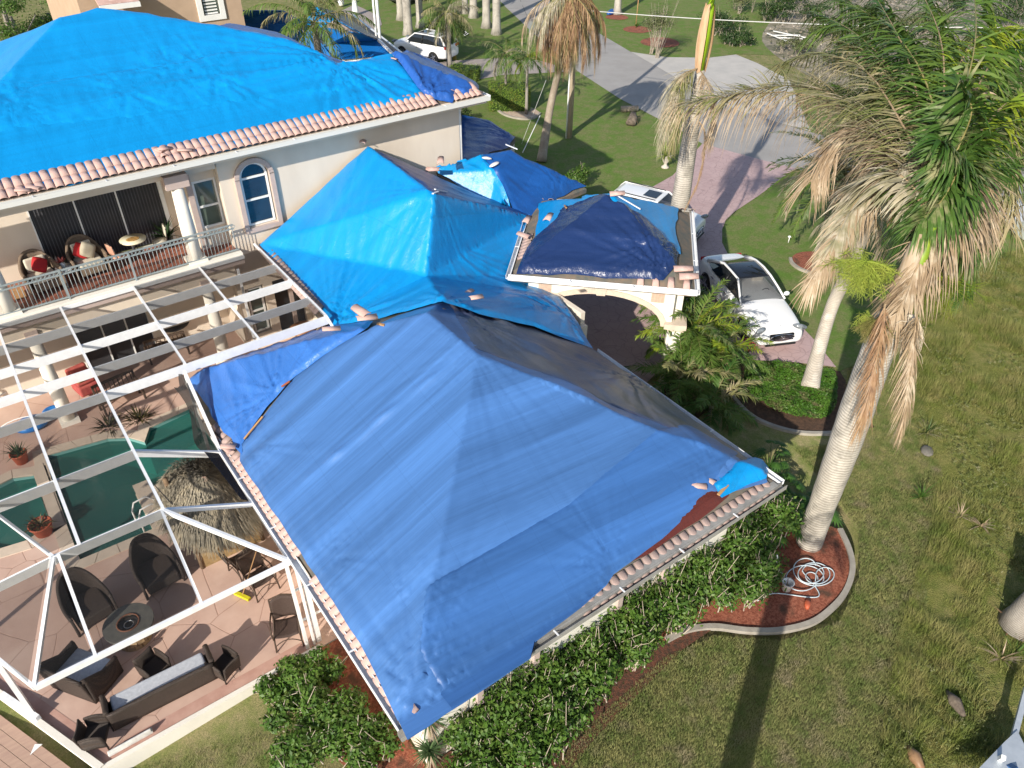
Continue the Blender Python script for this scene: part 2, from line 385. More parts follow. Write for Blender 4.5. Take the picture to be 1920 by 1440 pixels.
# stamped pink driveway
def stamped(name, a, b_, joint, sc, bump=.6, jw=.035, c3=None):
    m = M(name, a, .75, b_, ns=1.3, mix=(.3, .7), col3=c3, ns3=.4); nt = m.node_tree; b = nt.nodes['Principled BSDF']; N = nt.nodes.new; L = nt.links.new
    tc = N('ShaderNodeTexCoord'); v = N('ShaderNodeTexVoronoi'); v.feature = 'DISTANCE_TO_EDGE'; v.inputs['Scale'].default_value = sc
    nz = N('ShaderNodeTexNoise'); nz.inputs['Scale'].default_value = sc * .7; L(tc.outputs['Object'], nz.inputs[0])
    ma = N('ShaderNodeMix'); ma.data_type = 'RGBA'; ma.inputs[0].default_value = .12; L(tc.outputs['Object'], ma.inputs[6]); L(nz.outputs[1], ma.inputs[7]); L(ma.outputs[2], v.inputs[0])
    r = N('ShaderNodeMapRange'); r.inputs[2].default_value = jw; L(v.outputs[0], r.inputs[0])
    x = N('ShaderNodeMix'); x.data_type = 'RGBA'; x.inputs[6].default_value = (*joint, 1); src = b.inputs['Base Color'].links[0].from_socket
    L(r.outputs[0], x.inputs[0]); L(src, x.inputs[7]); L(x.outputs[2], b.inputs['Base Color'])
    n = N('ShaderNodeTexNoise'); n.inputs['Scale'].default_value = sc * 5; n.inputs['Detail'].default_value = 5; L(tc.outputs['Object'], n.inputs[0])
    ad = N('ShaderNodeMath'); ad.operation = 'ADD'; L(r.outputs[0], ad.inputs[0]); L(n.outputs[0], ad.inputs[1])
    bb = N('ShaderNodeBump'); bb.inputs['Strength'].default_value = bump; bb.inputs['Distance'].default_value = .01; L(ad.outputs[0], bb.inputs['Height']); L(bb.outputs[0], b.inputs['Normal']); return m
PINK = stamped('pink_stamped_concrete', (.50, .36, .35), (.43, .30, .29), (.34, .235, .23), 3.2, jw=.04)
flat('driveway', G((1317, 269), (1430, 300), (1492, 315), (1422, 367), (1378, 396), (1361, 412), (1354, 430), (1354, 455), (1372, 490), (1420, 535), (1480, 588), (1530, 640), (1568, 688), (1480, 678), (1395, 674), (1330, 610), (1290, 640), (1190, 740), (1080, 660), (1040, 560), (1100, 450), (1220, 352), (1261, 329)), -.004, PINK)
# patio slab round the pool
PATIO = stamped('patio_flagstone', (.56, .39, .315), (.48, .32, .255), (.34, .205, .155), .95, .5, .010, (.60, .44, .36))
POOL = smooth_line([(2.9, 20.15), (1.9, 20.05), (1.1, 19.35), (.55, 19.5), (-.75, 20.55)], 2)
POOL = [(3.0, 20.3), (1.72, 20.12), (1.42, 19.55), (1.12, 20.0), (.6, 20.35), (-.98, 20.6), (-1.1, 18.9), (-1.09, 16.08), (.62, 16.05), (.62, 17.1), (.62, 17.55), (1.3, 17.6), (3.0, 17.6)]
SPA = [(-1.95 + 1.05 * math.cos(a), 19.0 + 1.15 * math.sin(a)) for a in np.linspace(.6, 5.68, 18)]
SPA = [(-1.42, 19.95), (-1.9, 20.15), (-2.6, 20.0), (-3.1, 19.5), (-3.3, 18.8), (-3.1, 18.1), (-2.6, 17.6), (-2.0, 17.5), (-1.42, 17.75)]
holed('patio', PATIO_POLY, [POOL, SPA], 0.0, PATIO, step=2.0)
WALLC = M('cream_stucco', (.74, .65, .54), .9, (.64, .55, .45), ns=.7, nd=7, stretch=(1, 1, .35), mix=(.35, .7), bump=.4, bs=60, bdist=.01)
WALLW = M('white_stucco', (.78, .74, .66), .9, (.72, .68, .60), ns=2, mix=(.3, .7), bump=.3, bs=60, bdist=.01)
mb = MB()
pp = PATIO_POLY
for a, b in (((-1.93, 10.42), (3.2, 10.42)), ((-14, 22), (-3.9, 14.8)), ((-3.9, 14.8), (-3.26, 13.32)), ((-3.26, 13.32), (-1.93, 10.42))):
    mb.slab([(a[0], a[1], -.55), (b[0], b[1], -.55), (b[0], b[1], -.004), (a[0], a[1], -.004)], .08)
tag(mb.build('patio_edge_wall', WALLW), kind='structure')
# border of the slab: a smooth band with a raised white kerb
BAND = M('patio_band', (.42, .24, .19), .8, (.50, .31, .25), ns=3, bump=.2)
flat('patio_band', [(-1.85, 10.5), (2.55, 10.5), (2.55, 10.78), (-1.72, 10.78)], .004, BAND)
flat('patio_band_side', [(-1.85, 10.5), (-1.72, 10.78), (-2.98, 13.5), (-3.6, 14.9), (-3.85, 14.8), (-3.18, 13.35)], .0045, BAND)
mb = MB(); mb.box((-1.95, 10.38, .0), (2.6, 10.48, .05))
for a, b in (((-1.95, 10.42), (-3.28, 13.32)), ((-3.28, 13.32), (-3.95, 14.85)), ((-3.95, 14.85), (-9, 18.5))):
    mb.bar((a[0], a[1], .04), (b[0], b[1], .04), .13, .10)
tag(mb.build('patio_kerb', WALLW), kind='structure')
# planked terrace outside the cage, lower left
TERR = M('terrace_boards', (.46, .31, .23), .8, (.40, .26, .2), ns=2, stretch=(1, 8, 1), bump=.2)
ter = MB()
for i in range(16):
    d = np.array([-.415, .91]); n_ = np.array([-.91, -.415]); o_ = np.array([-2.05, 10.2]) + n_ * (.17 + i * .19); a = o_ - d * .8; b = o_ + d * 6
    ter.bar((a[0], a[1], -.12), (b[0], b[1], -.12), .182, .05)
tag(ter.build('terrace', TERR), kind='structure')
# pool shells and water
TILE = M('pool_plaster', (.15, .33, .31), .8, (.12, .28, .26), ns=1)
def water_mat(name, deep, shallow):
    m = bpy.data.materials.new(name); m.use_nodes = True; nt = m.node_tree; b = nt.nodes['Principled BSDF']; N = nt.nodes.new; L = nt.links.new
    b.inputs['Roughness'].default_value = .04; b.inputs['Specular IOR Level'].default_value = .5; tc = N('ShaderNodeTexCoord')
    n = N('ShaderNodeTexNoise'); n.inputs['Scale'].default_value = 5; n.inputs['Detail'].default_value = 3; n.inputs['Distortion'].default_value = 1; L(tc.outputs['Object'], n.inputs[0])
    bb = N('ShaderNodeBump'); bb.inputs['Strength'].default_value = .12; bb.inputs['Distance'].default_value = .05; L(n.outputs[0], bb.inputs['Height']); L(bb.outputs[0], b.inputs['Normal'])
    g = N('ShaderNodeTexNoise'); g.inputs['Scale'].default_value = .5; L(tc.outputs['Object'], g.inputs[0]); x = N('ShaderNodeMix'); x.data_type = 'RGBA'
    x.inputs[6].default_value = (*deep, 1); x.inputs[7].default_value = (*shallow, 1); L(g.outputs[0], x.inputs[0]); L(x.outputs[2], b.inputs['Base Color'])
    t = N('ShaderNodeBsdfTransparent'); t.inputs[0].default_value = (*[min(1, c * 3.2) for c in shallow], 1); mx = N('ShaderNodeMixShader'); mx.inputs[0].default_value = .55
    L(t.outputs[0], mx.inputs[1]); L(b.outputs[0], mx.inputs[2]); L(mx.outputs[0], nt.nodes['Material Output'].inputs[0]); return m
WATER = water_mat('pool_water', (.022, .095, .09), (.065, .23, .20))
for nm, poly, dz in (('pool', POOL, 1.3), ('spa', SPA, .8)):
    mb = MB(); n = len(poly)
    ar = sum(poly[i][0] * poly[(i + 1) % n][1] - poly[(i + 1) % n][0] * poly[i][1] for i in range(n)); q = poly if ar > 0 else poly[::-1]
    mb.sheet([(p[0], p[1], -dz) for p in q])
    for i in range(n): a, b = q[i], q[(i + 1) % n]; mb.sheet([(b[0], b[1], -dz), (a[0], a[1], -dz), (a[0], a[1], 0), (b[0], b[1], 0)])
    tag(mb.build(nm + '_basin', TILE), kind='structure')
    tag(MB().sheet([(p[0], p[1], -.12) for p in q]).build(nm + '_water', WATER), kind='structure')
COPE = M('coping_stone', (.60, .50, .40), .8, (.52, .43, .34), ns=3, mix=(.3, .7), bump=.2)
cop = bpy.data.objects.new('pool_coping', None); C.objects.link(cop); tag(cop, kind='structure')
def coping(poly, wd, out=1):
    n = len(poly); ar = sum(poly[i][0] * poly[(i + 1) % n][1] - poly[(i + 1) % n][0] * poly[i][1] for i in range(n)); q = poly if ar > 0 else poly[::-1]
    off = []
    for i in range(n):
        a, b, c = np.array(q[i - 1]), np.array(q[i]), np.array(q[(i + 1) % n]); d1 = (b - a) / np.linalg.norm(b - a); d2 = (c - b) / np.linalg.norm(c - b)
        n1 = np.array([d1[1], -d1[0]]); n2 = np.array([d2[1], -d2[0]]); m_ = n1 + n2; m_ /= max(.5, m_ @ m_ / 2); off.append(tuple(b + m_ * wd))
    for i in range(n):
        a, b, oa, ob = q[i], q[(i + 1) % n], off[i], off[(i + 1) % n]; L = math.dist(a, b); k = max(1, round(L / .42))
        for j in range(k):
            t0, t1 = (j + .015) / k, (j + .985) / k; l = lambda p, r, t: (p[0] + (r[0] - p[0]) * t, p[1] + (r[1] - p[1]) * t)
            MB().prism([l(a, b, t0), l(a, b, t1), l(oa, ob, t1), l(oa, ob, t0)], -.03, .02).build('coping_stone', COPE, cop)
coping(POOL, .32); coping(SPA, .34)
flat('raised_spa_wall', [(-1.4, 17.5), (-1.12, 17.5), (-1.12, 20.3), (-1.4, 20.3)], .03, COPE, t=.3)
flat('pool_step', [(.64, 16.0), (1.05, 16.0), (1.05, 17.9), (.64, 17.9)], .05, COPE, t=.06)
# beds, kerbs
MULCH = M('red_mulch', (.20, .055, .03), .95, (.34, .12, .07), ns=18, mix=(.4, .6), bump=1, bs=45, col3=(.10, .05, .03), ns3=2)
CURB = M('bed_kerb_concrete', (.36, .33, .28), .9, (.28, .25, .21), ns=3, bump=.3)
def curb(name, pts, w=.13, h=.09):
    pts = smooth_line(pts, 6); mb = MB(); L_ = []
    for i, p in enumerate(pts):
        a = np.array(pts[max(0, i - 1)]); b = np.array(pts[min(len(pts) - 1, i + 1)]); d = (b - a) / np.linalg.norm(b - a); L_.append((p[0] - d[1] * w / 2, p[1] + d[0] * w / 2, p[0] + d[1] * w / 2, p[1] - d[0] * w / 2))
    for i in range(len(L_) - 1):
        a, b = L_[i], L_[i + 1]; mb.prism([(a[0], a[1]), (a[2], a[3]), (b[2], b[3]), (b[0], b[1])], -.06, h - .05)
    return tag(mb.build(name, CURB), kind='structure')
bed1 = G((1250, 1200), (1290, 1181), (1340, 1175), (1400, 1182), (1460, 1182), (1520, 1168), (1560, 1140), (1586, 1108), (1598, 1068), (1592, 1030), (1575, 992))
curb('mulch_bed_kerb', bed1)
flat('mulch_bed', smooth_line(bed1, 4) + G((1530, 975), (1440, 960), (1300, 1010), (1200, 1120), (1120, 1190)), -.022, MULCH)
flat('side_mulch_bed', [(3.1, 6.85), (3.1, 10.4), (1.5, 10.38), (1.7, 8.3), (2.2, 6.2)], -.012, MULCH)
flat('hedge_soil', [(2.4, 5.6), (3.1, 6.8), (11.6, 6.8), (11.8, 5.6), (9, 5.7), (6, 5.3), (3.5, 4.6)], -.03, M('dark_soil', (.05, .035, .022), 1, (.16, .06, .035), ns=14, bump=1, bs=30))
bed2 = G((1368, 735), (1400, 772), (1440, 795), (1500, 811), (1565, 812))
curb('ground_cover_kerb', bed2, .12)
flat('ground_cover_soil', smooth_line(bed2, 4) + G((1640, 800), (1575, 695), (1395, 676), (1340, 640), (1230, 660), (1230, 760), (1300, 790)), -.02, M('leafy_soil', (.06, .035, .022), 1, (.11, .06, .035), ns=8, bump=1))
curb('island_bed_kerb', G((922, 185), (927, 200), (945, 215), (975, 223), (1000, 222), (1013, 213)), .12, .12)
flat('island_bed', smooth_line(G((922, 185), (927, 200), (945, 214), (975, 222), (1000, 221), (1013, 213), (1005, 205), (985, 195), (960, 185), (935, 178)), 3, True), -.016, M('shell_gravel', (.55, .45, .36), .9, (.42, .30, .22), ns=6, bump=.8, bs=30))
# ================================================================== THE HOUSE
WHITE = M('white_paint', (.80, .80, .78), .5, (.74, .74, .72), ns=3, spec=.4)
ALU = M('white_aluminium', (.82, .83, .84), .38, (.74, .75, .76), ns=5, spec=.5)
GUT = M('aged_gutter', (.34, .33, .31), .6, (.22, .215, .20), ns=3, bump=.1)
TRIM = M('mauve_trim', (.50, .40, .36), .85, (.45, .36, .32), ns=4, bump=.2, bs=40)
TILEM = M('pink_clay_tile', (.56, .38, .33), .9, (.44, .28, .24), ns=1.7, mix=(.3, .7), col3=(.62, .47, .42), ns3=4, bump=.3, bs=30)
TILED = M('dirty_roof_tile', (.42, .31, .275), .9, (.28, .21, .185), ns=4, mix=(.3, .7), col3=(.46, .33, .29), ns3=7, bump=.3, bs=30)
FELT = M('roof_felt', (.10, .11, .10), .95, (.20, .15, .11), ns=3, bump=.3)
GLASS = M('dark_window_glass', (.012, .018, .03), .05, (.02, .03, .05), ns=.8, spec=.9)
GLASSG = M('green_window_glass', (.05, .075, .065), .06, (.09, .12, .10), ns=1.2, spec=.8)
SHADE = M('black_door_screen', (.018, .018, .02), .45, (.04, .04, .045), ns=.8, spec=.5)
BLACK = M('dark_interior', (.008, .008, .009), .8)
RAILM = M('grey_green_railing', (.30, .35, .36), .5, (.24, .28, .29), ns=6)
def zG(x, y):   # garage: hipped at both ends
    return np.minimum(np.minimum(3.0 + .55 * (x - 2.6), 3.0 + .55 * (11.95 - x)), np.minimum(3.0 + .55 * (y - 6.3), 3.0 + .55 * (17.65 - y)))
def zM(x, y):   # two-storey block
    zs = 6.965 + .426 * (y - 21.47); zw = 9.55 - .43 * (3.9 - x); ze = 6.965 + .5 * (14.75 - x)
    zn = 9.55 - .43 * (y - 27.5)
    hip = 9.55 - (x - 4.9) * .31 - 0 * y
    tall = np.minimum(np.minimum(zs, zw), np.minimum(zn, hip + .18))
    return np.minimum(np.minimum(zs, zw), np.minimum(zn, np.maximum(np.minimum(ze, 8.3 - .3 * (y - 24.2)), -9)))
ctl = {'W': P(487, 460, 3.75), 'A': P(690, 275, 5.98), 'B': P(815, 365, 5.9), 'C': P(1000, 408, 3.45), 'D': P(800, 522, 4.1), 'E': P(622, 612, 3.4), 'F1': P(700, 602, 4.05),
       'F2': P(830, 567, 5.45), 'G': P(980, 520, 2.95), 'H1': P(1050, 560, 2.95), 'H2': P(1112, 655, 2.95), 'K1': P(790, 318, 4.9), 'K2': P(905, 368, 3.7), 'K3': P(990, 404, 3.4)}
zL = tri_field(ctl, [('W', 'A', 'B'), ('W', 'B', 'D'), ('W', 'D', 'E'), ('E', 'D', 'F1'), ('F1', 'D', 'F2'), ('D', 'B', 'C'), ('D', 'C', 'G'), ('D', 'G', 'H1'), ('D', 'H1', 'F2'), ('F2', 'H1', 'H2'), ('A', 'K1', 'B'), ('K1', 'K2', 'B'), ('K2', 'C', 'B'), ('K2', 'K3', 'C')])
PC = (15.72, 16.12); PR = 3.80
def zP(x, y): return 5.15 - 1.55 * (np.abs(x - PC[0]) + np.abs(y - PC[1])) / PR
ectl = {'a': P(958, 283, 5.0), 'r': P(1100, 351, 3.65), 'l': P(818, 314, 4.7), 'm': P(905, 291, 4.95), 'b': P(1045, 373, 3.6), 'c': P(1003, 418, 3.4), 'd': P(963, 397, 3.75), 'e': P(920, 384, 3.75), 'f': P(822, 327, 4.5), 's': P(930, 320, 4.75)}
zE = tri_field(ectl, [('l', 'm', 'f'), ('m', 's', 'f'), ('f', 's', 'e'), ('s', 'd', 'e'), ('m', 'a', 's'), ('a', 'r', 's'), ('s', 'r', 'b'), ('s', 'b', 'd'), ('d', 'b', 'c')])
house = thing('house', 'two-storey cream stucco house with pink tile eaves, balcony and roofs under blue tarpaulins', 'house', (7, 14, 0))
def H(mb, name, mat, **k): return mb.build(name, mat, house, world=True, **k)
# ---- walls
WV = 22.1
def wall_with_openings(mb, a, b, z0, z1, holes, t=.2, flip=1):
    """wall from a to b in plan; holes = (s0,s1,za,zb) along it"""
    L = math.dist(a, b); d = ((b[0] - a[0]) / L, (b[1] - a[1]) / L); n = (-d[1] * flip, d[0] * flip)
    def seg(s0, s1, za, zb):
        if s1 - s0 < 1e-3 or zb - za < 1e-3: return
        p = [(a[0] + d[0] * s0, a[1] + d[1] * s0), (a[0] + d[0] * s1, a[1] + d[1] * s1)]
        mb.prism([p[0], p[1], (p[1][0] + n[0] * t, p[1][1] + n[1] * t), (p[0][0] + n[0] * t, p[0][1] + n[1] * t)], za, zb)
    s = 0
    for (s0, s1, za, zb) in sorted(holes):
        seg(s, s0, z0, z1); seg(s0, s1, z0, za); seg(s0, s1, zb, z1); s = s1
    seg(s, L, z0, z1)
mb = MB(); wall_with_openings(mb, (5.85, WV), (14.12, WV), 3.75, 6.9, [(.55, 1.47, 4.3, 6.2)]); H(mb, 'upper_wall', WALLC)
mb = MB(); wall_with_openings(mb, (5.6, WV), (8.0, WV), 0, 3.75, [(.25, .85, .55, 2.3), (1.15, 2.1, .3, 2.3)]); H(mb, 'lower_wall', WALLC)
mb = MB(); mb.box((5.85, 22.35, 3.8), (6.0, 23.6, 6.9)); mb.box((-6, 23.62, 3.8), (1.0, 23.75, 6.9)); mb.box((4.5, 23.62, 3.8), (5.4, 23.75, 6.9)); mb.box((1.0, 23.62, 5.75), (4.5, 23.75, 6.9)); mb.box((5.4, 23.62, 5.6), (6.2, 23.75, 6.9)); mb.box((5.4, 23.62, 3.8), (6.2, 23.75, 3.95))
H(mb, 'balcony_back_wall', WALLC)
mb = MB(); mb.box((-6, 23.9, 0), (.95, 24.05, 3.5)); mb.box((3.1, 23.9, 0), (5.6, 24.05, 3.5)); mb.box((.95, 23.9, 2.2), (3.1, 24.05, 3.5)); mb.box((5.6, 22.35, 0), (5.75, 24.0, 3.5)); H(mb, 'loggia_back_wall', WALLC)
H(MB().box((14.0, 22.35, 3.4), (14.12, 24.2, 6.85)), 'end_wall', WALLC)
mb = MB(); mb.box((-8, 22.0, 6.35), (5.8, 22.25, 6.93)); H(mb, 'balcony_beam', WALLC); H(MB().box((-8, 21.70, 2.88), (5.6, 21.95, 3.55)), 'balcony_beam', WALLC)
mb = MB(); mb.box((-8, 21.62, 3.56), (5.85, 23.6, 3.78)); H(mb, 'balcony_floor', WALLW)
BTILE = M('terracotta_balcony_tiles', (.34, .13, .085), .6, (.24, .09, .06), ns=6); mb = MB()
for i in range(36):
    for j in range(7): mb.box((-5.3 + i * .31, 21.9 + j * .245, 3.785), (-5.01 + i * .31, 22.13 + j * .245, 3.80))
o = H(mb, 'balcony_tiling', BTILE); o['kind'] = 'stuff'
mb = MB(); mb.box((-8, 21.56, 3.70), (5.9, 21.82, 3.84)); H(mb, 'balcony_edge', WALLW)
mb = MB(); mb.box((-8, 21.54, 3.50), (5.9, 21.62, 3.66)); H(mb, 'balcony_trim', TRIM)
# garage walls with the two windows showing under the eave
mb = MB(); wall_with_openings(mb, (3.15, 6.85), (11.45, 6.85), -.4, 2.75, [(1.3, 2.5, 1.0, 2.2), (4.9, 6.1, 1.0, 2.2)]); H(mb, 'garage_front_wall', WALLW)
mb = MB(); mb.box((3.15, 7.05, -.4), (3.3, 17.2, 2.8)); mb.box((11.3, 7.05, -.1), (11.45, 17, 2.8)); mb.box((3.3, 17.05, 0), (7.5, 17.2, 2.8)); H(mb, 'garage_side_wall', WALLC)
mb = MB()
wall_with_openings(mb, (7.9, 17.2), (7.9, 22.1), 0, 3.5, [(.4, 1.9, 0, 2.4), (2.6, 4.2, .5, 2.4)], flip=-1); mb.box((7.9, 17.0, 2.4), (8.1, 17.2, 3.5))
H(mb, 'living_room_wall', WALLC)
H(MB().box((12.9, 14.0, 0), (13.05, 22.1, 3.0)), 'living_room_wall', WALLC); H(MB().box((9.5, 13.85, 0), (13.05, 14.0, 2.6)), 'living_room_wall', WALLC)
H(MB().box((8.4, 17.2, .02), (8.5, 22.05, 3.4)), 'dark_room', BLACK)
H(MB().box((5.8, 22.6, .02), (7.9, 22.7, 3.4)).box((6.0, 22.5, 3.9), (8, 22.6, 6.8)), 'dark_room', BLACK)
for u in (7.2,): H(MB().box((u, 21.95, 0), (u + .12, WV - .003, 2.5)), 'pilaster', TRIM)
# ---- columns
def column(u, v, z0, z1, r, cap=.32):
    mb = MB(); mb.lathe((u, v, 0), [(r * 1.02, z0), (r * 1.08, (z0 + z1) / 2 - .2), (r * .86, z1 - .12)], 20); mb.box((u - r * 1.45, v - r * 1.45, z0 + .002), (u + r * 1.45, v + r * 1.45, z0 + .12)); H(mb, 'column', WALLW)
    H(MB().box((u - cap, v - .18, z1 - .12), (u + cap, v + .18, z1 + .25)), 'column_head', TRIM)
column(4.62, 21.92, 3.80, 6.25, .19); column(-.35, 21.92, 3.80, 6.25, .19)
column(4.66, 21.78, 0, 3.0, .18, cap=.16); column(-.1, 21.82, 0, 3.0, .18, cap=.16)
# ---- windows and doors
def window(u0, u1, z0, z1, v, mat, bars=(), arch=False, fw=.06, trim=True, axis='u', vert=()):
    mb = MB(); T = lambda a, b, c: (a, b, c) if axis == 'u' else (b, a, c)
    def bx(a, b): 
        p, q = T(*a), T(*b); mb.box(tuple(map(min, p, q)), tuple(map(max, p, q)))
    bx((u0, v - .03, z0), (u0 + fw, v + .04, z1)); bx((u1 - fw, v - .03, z0), (u1, v + .04, z1)); bx((u0 + fw, v - .03, z0), (u1 - fw, v + .04, z0 + fw))
    if not arch: bx((u0 + fw, v - .03, z1 - fw), (u1 - fw, v + .04, z1))
    for z in bars: bx((u0 + fw, v - .025, z - .03), (u1 - fw, v + .035, z + .03))
    for x in vert: bx((x - .03, v - .027, z0 + fw), (x + .03, v + .037, z1 - (0 if arch else fw)))
    if arch:
        c = (u0 + u1) / 2; R = (u1 - u0) / 2; h = arch
        pts = [(c + (R - .03) * math.cos(a), v, z1 + h * math.sin(a)) for a in np.linspace(0, math.pi, 15)]
        for i in range(14): mb.bar(pts[i], pts[i + 1], .06, .07, up=(0, 1, 0))
    fr = H(mb, 'window', WHITE)
    p = MB()
    q = [(u0 + fw, v + .01, z0 + fw), (u1 - fw, v + .01, z0 + fw), (u1 - fw, v + .01, z1)]
    if arch: q += [((u0 + u1) / 2 + ((u1 - u0) / 2 - .05) * math.cos(a), v + .01, z1 + arch * math.sin(a)) for a in np.linspace(0.05, math.pi - .05, 13)]
    q += [(u0 + fw, v + .01, z1)]
    p.slab([T(*k) for k in q], .012); o = p.build('pane', mat, fr); return fr
window(6.44, 7.28, 4.32, 5.82, 22.16, GLASS, bars=(5.12, 5.80), arch=.40)
mb = MB()   # moulded surround
for a, b in (((6.33, 22.06, 4.28), (6.33, 22.06, 5.85)), ((7.39, 22.06, 4.28), (7.39, 22.06, 5.85)), ((6.26, 22.06, 4.21), (7.46, 22.06, 4.21))): mb.bar(a, b, .14, .10, up=(0, 1, 0))
pts = [(6.86 + .53 * math.cos(a), 22.06, 5.83 + .5 * math.sin(a)) for a in np.linspace(0, math.pi, 17)]
for i in range(16): mb.bar(pts[i], pts[i + 1], .14, .10, up=(0, 1, 0))
mb.box((7.32, 22.1 - .0, 5.8), (7.33, 22.11, 5.81)); H(mb, 'window_surround', TRIM)
mb = MB()   # fill above the arch
c, R, h = 6.86, .46, .42; n = 12
for i in range(n):
    a0, a1 = math.pi * i / n, math.pi * (i + 1) / n
    p0, p1 = (c + R * math.cos(a0), 5.8 + h * math.sin(a0)), (c + R * math.cos(a1), 5.8 + h * math.sin(a1))
    mb.slab([(p0[0], 22.104, p0[1]), (p0[0], 22.104, 6.215), (p1[0], 22.104, 6.215), (p1[0], 22.104, p1[1])], .02)
H(mb, 'arch_infill', WALLC)
window(5.16, 5.84, 4.45, 5.92, 22.52, GLASSG, bars=(5.12,))
mb = MB(); mb.box((5.0, 22.5, 3.8), (5.16, 22.6, 6.9)); mb.box((5.16, 22.5, 3.8), (5.85, 22.6, 4.45)); mb.box((5.16, 22.5, 5.92), (5.85, 22.6, 6.9)); H(mb, 'bay_wall', WALLC); H(MB().box((5.0, 22.6, 3.8), (5.12, 23.62, 6.9)), 'bay_side_wall', WALLC); H(MB().box((4.98, 22.44, 3.8), (5.14, 22.498, 6.3)), 'window_surround', TRIM)
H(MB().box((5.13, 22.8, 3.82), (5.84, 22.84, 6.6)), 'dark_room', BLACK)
window(5.9, 6.4, .6, 2.25, 22.2, GLASSG, bars=(1.4,))
H(MB().box((6.75, 22.28, .3), (7.7, 22.3, 2.3)), 'door_glass', SHADE)
for u0, u1 in ((4.45, 5.65), (8.05, 9.25)):
    window(u0, u1, 1.02, 2.18, 6.95, GLASSG, vert=((u0 + u1) / 2,))
    mb = MB(); 
    for a, b in (((u0 - .08, 6.8, .95), (u0 - .08, 6.8, 2.25)), ((u1 + .08, 6.8, .95), (u1 + .08, 6.8, 2.25)), ((u0 - .16, 6.8, .92), (u1 + .16, 6.8, .92))): mb.bar(a, b, .14, .09, up=(0, 1, 0))
    H(mb, 'window_surround', TRIM)
# sliding doors behind the balcony: three screened leaves between white posts
for i, (a, b) in enumerate(((1.03, 2.15), (2.19, 3.27), (3.31, 4.45))):
    leaf = H(MB().box((a, 23.66, 3.86), (b, 23.7, 5.75)), 'sliding_door', SHADE)
    mb = MB(); k = 13
    for j in range(k): x = a + (b - a) * (j + .5) / k; mb.box((x - .012, 23.64, 3.9), (x + .012, 23.658, 5.7))
    mb.build('door_blind', M('blind_slats', (.05, .05, .055), .5, (.10, .10, .11), ns=1.2), leaf)
    fr = MB().box((a - .04, 23.60, 3.8), (a, 23.7, 5.78)); fr.build('door_post', WHITE, leaf)
H(MB().box((4.45, 23.58, 3.8), (4.56, 23.7, 5.78)).box((1.0, 23.58, 3.8), (4.5, 23.62, 3.86)), 'door_frame', WHITE)
for i, (a, b) in enumerate(((.98, 1.7), (1.75, 2.4), (2.45, 3.08))):
    leaf = H(MB().box((a, 23.95, .05), (b, 23.98, 2.2)), 'sliding_door', SHADE); MB().box((a - .04, 23.88, 0), (a, 23.98, 2.2)).build('door_post', WHITE, leaf)
for y0, y1 in ((17.65, 19.05), (19.85, 21.4)):
    H(MB().box((7.88, y0, 0), (7.93, y0 + .07, 2.4)).box((7.88, y1 - .07, 0), (7.93, y1, 2.4)).box((7.88, y0 + .07, 2.33), (7.93, y1 - .07, 2.4)), 'door_frame', TRIM)
# corner glazing seen past the right end of the upper wall
H(MB().box((14.13, 22.12, 3.9), (14.22, 22.2, 6.8)).box((14.3, 22.6, 3.9), (14.36, 22.68, 6.8)), 'corner_window_post', WHITE)
H(MB().box((14.16, 22.2, 3.9), (14.2, 23.4, 6.7)), 'corner_glass', GLASSG)
# ---- balcony railing
rl = H(MB().box((-6, 21.68, 4.70), (5.84, 21.73, 4.735)).box((-6, 21.68, 4.58), (5.84, 21.73, 4.61)).box((-6, 21.68, 3.90), (5.84, 21.73, 3.93)), 'railing', RAILM)
bal = MB().tube([(0, 0, 0), (0, 0, .66)], .009, 6).mesh('baluster'); bal.materials.append(RAILM)
ring = MB().tube([(.045 * math.cos(a), 0, .045 * math.sin(a)) for a in np.linspace(0, 2 * math.pi, 11)[:-1]], .009, 5, closed=True).mesh('ring'); ring.materials.append(RAILM)
u = -2.4; k = 0
while u < 5.84:
    if abs(u - 4.62) > .2 and abs(u + .35) > .2:
        o = bpy.data.objects.new('baluster', bal); C.objects.link(o); o.parent = rl; o.location = (u, 21.705, 3.92)
        o = bpy.data.objects.new('rail_ring', ring); C.objects.link(o); o.parent = rl; o.location = (u + .05, 21.705, 4.655)
    u += .105
for u in (1.1, 2.85): MB().box((u - .025, 21.67, 3.84), (u + .025, 21.74, 4.74)).build('rail_post', RAILM, rl)
# ---- roofs, gutters
def roof(name, poly, zf, mat, step=.3, dz=-.05, t=.16, eave=True):
    V, F = triangulate(poly, step, .1); z = zf(V[:, 0], V[:, 1]) + dz
    n = len(V); VV = np.r_[np.c_[V, z], np.c_[V, z - t]]; FF = [tuple(f) for f in F] + [tuple(i + n for i in f[::-1]) for f in F]
    ed = {}
    for f in F:
        for i in range(3): ed[(f[i], f[(i + 1) % 3])] = 1
    for (a, b) in ed:
        if (b, a) not in ed: FF.append((b, a, a + n, b + n))
    return H(MB().add([tuple(map(float, p)) for p in VV], FF), name, mat)
roof('garage_roof', [(2.62, 6.3), (11.95, 6.3), (11.95, 13.2), (8, 15.0), (6.6, 17.2), (2.62, 17.2)], zG, FELT)
mainpoly = [(-7, 21.47), (14.7, 21.47), (14.75, 23.5), (12.6, 24.5), (11, 25), (4.9, 27.6), (3.9, 27.6), (-7, 27)]
zMs = lambda x, y: np.minimum(6.965 + .426 * (y - 21.47), np.minimum(9.55 - .43 * (3.9 - x), 6.965 + .5 * (14.8 - x)))
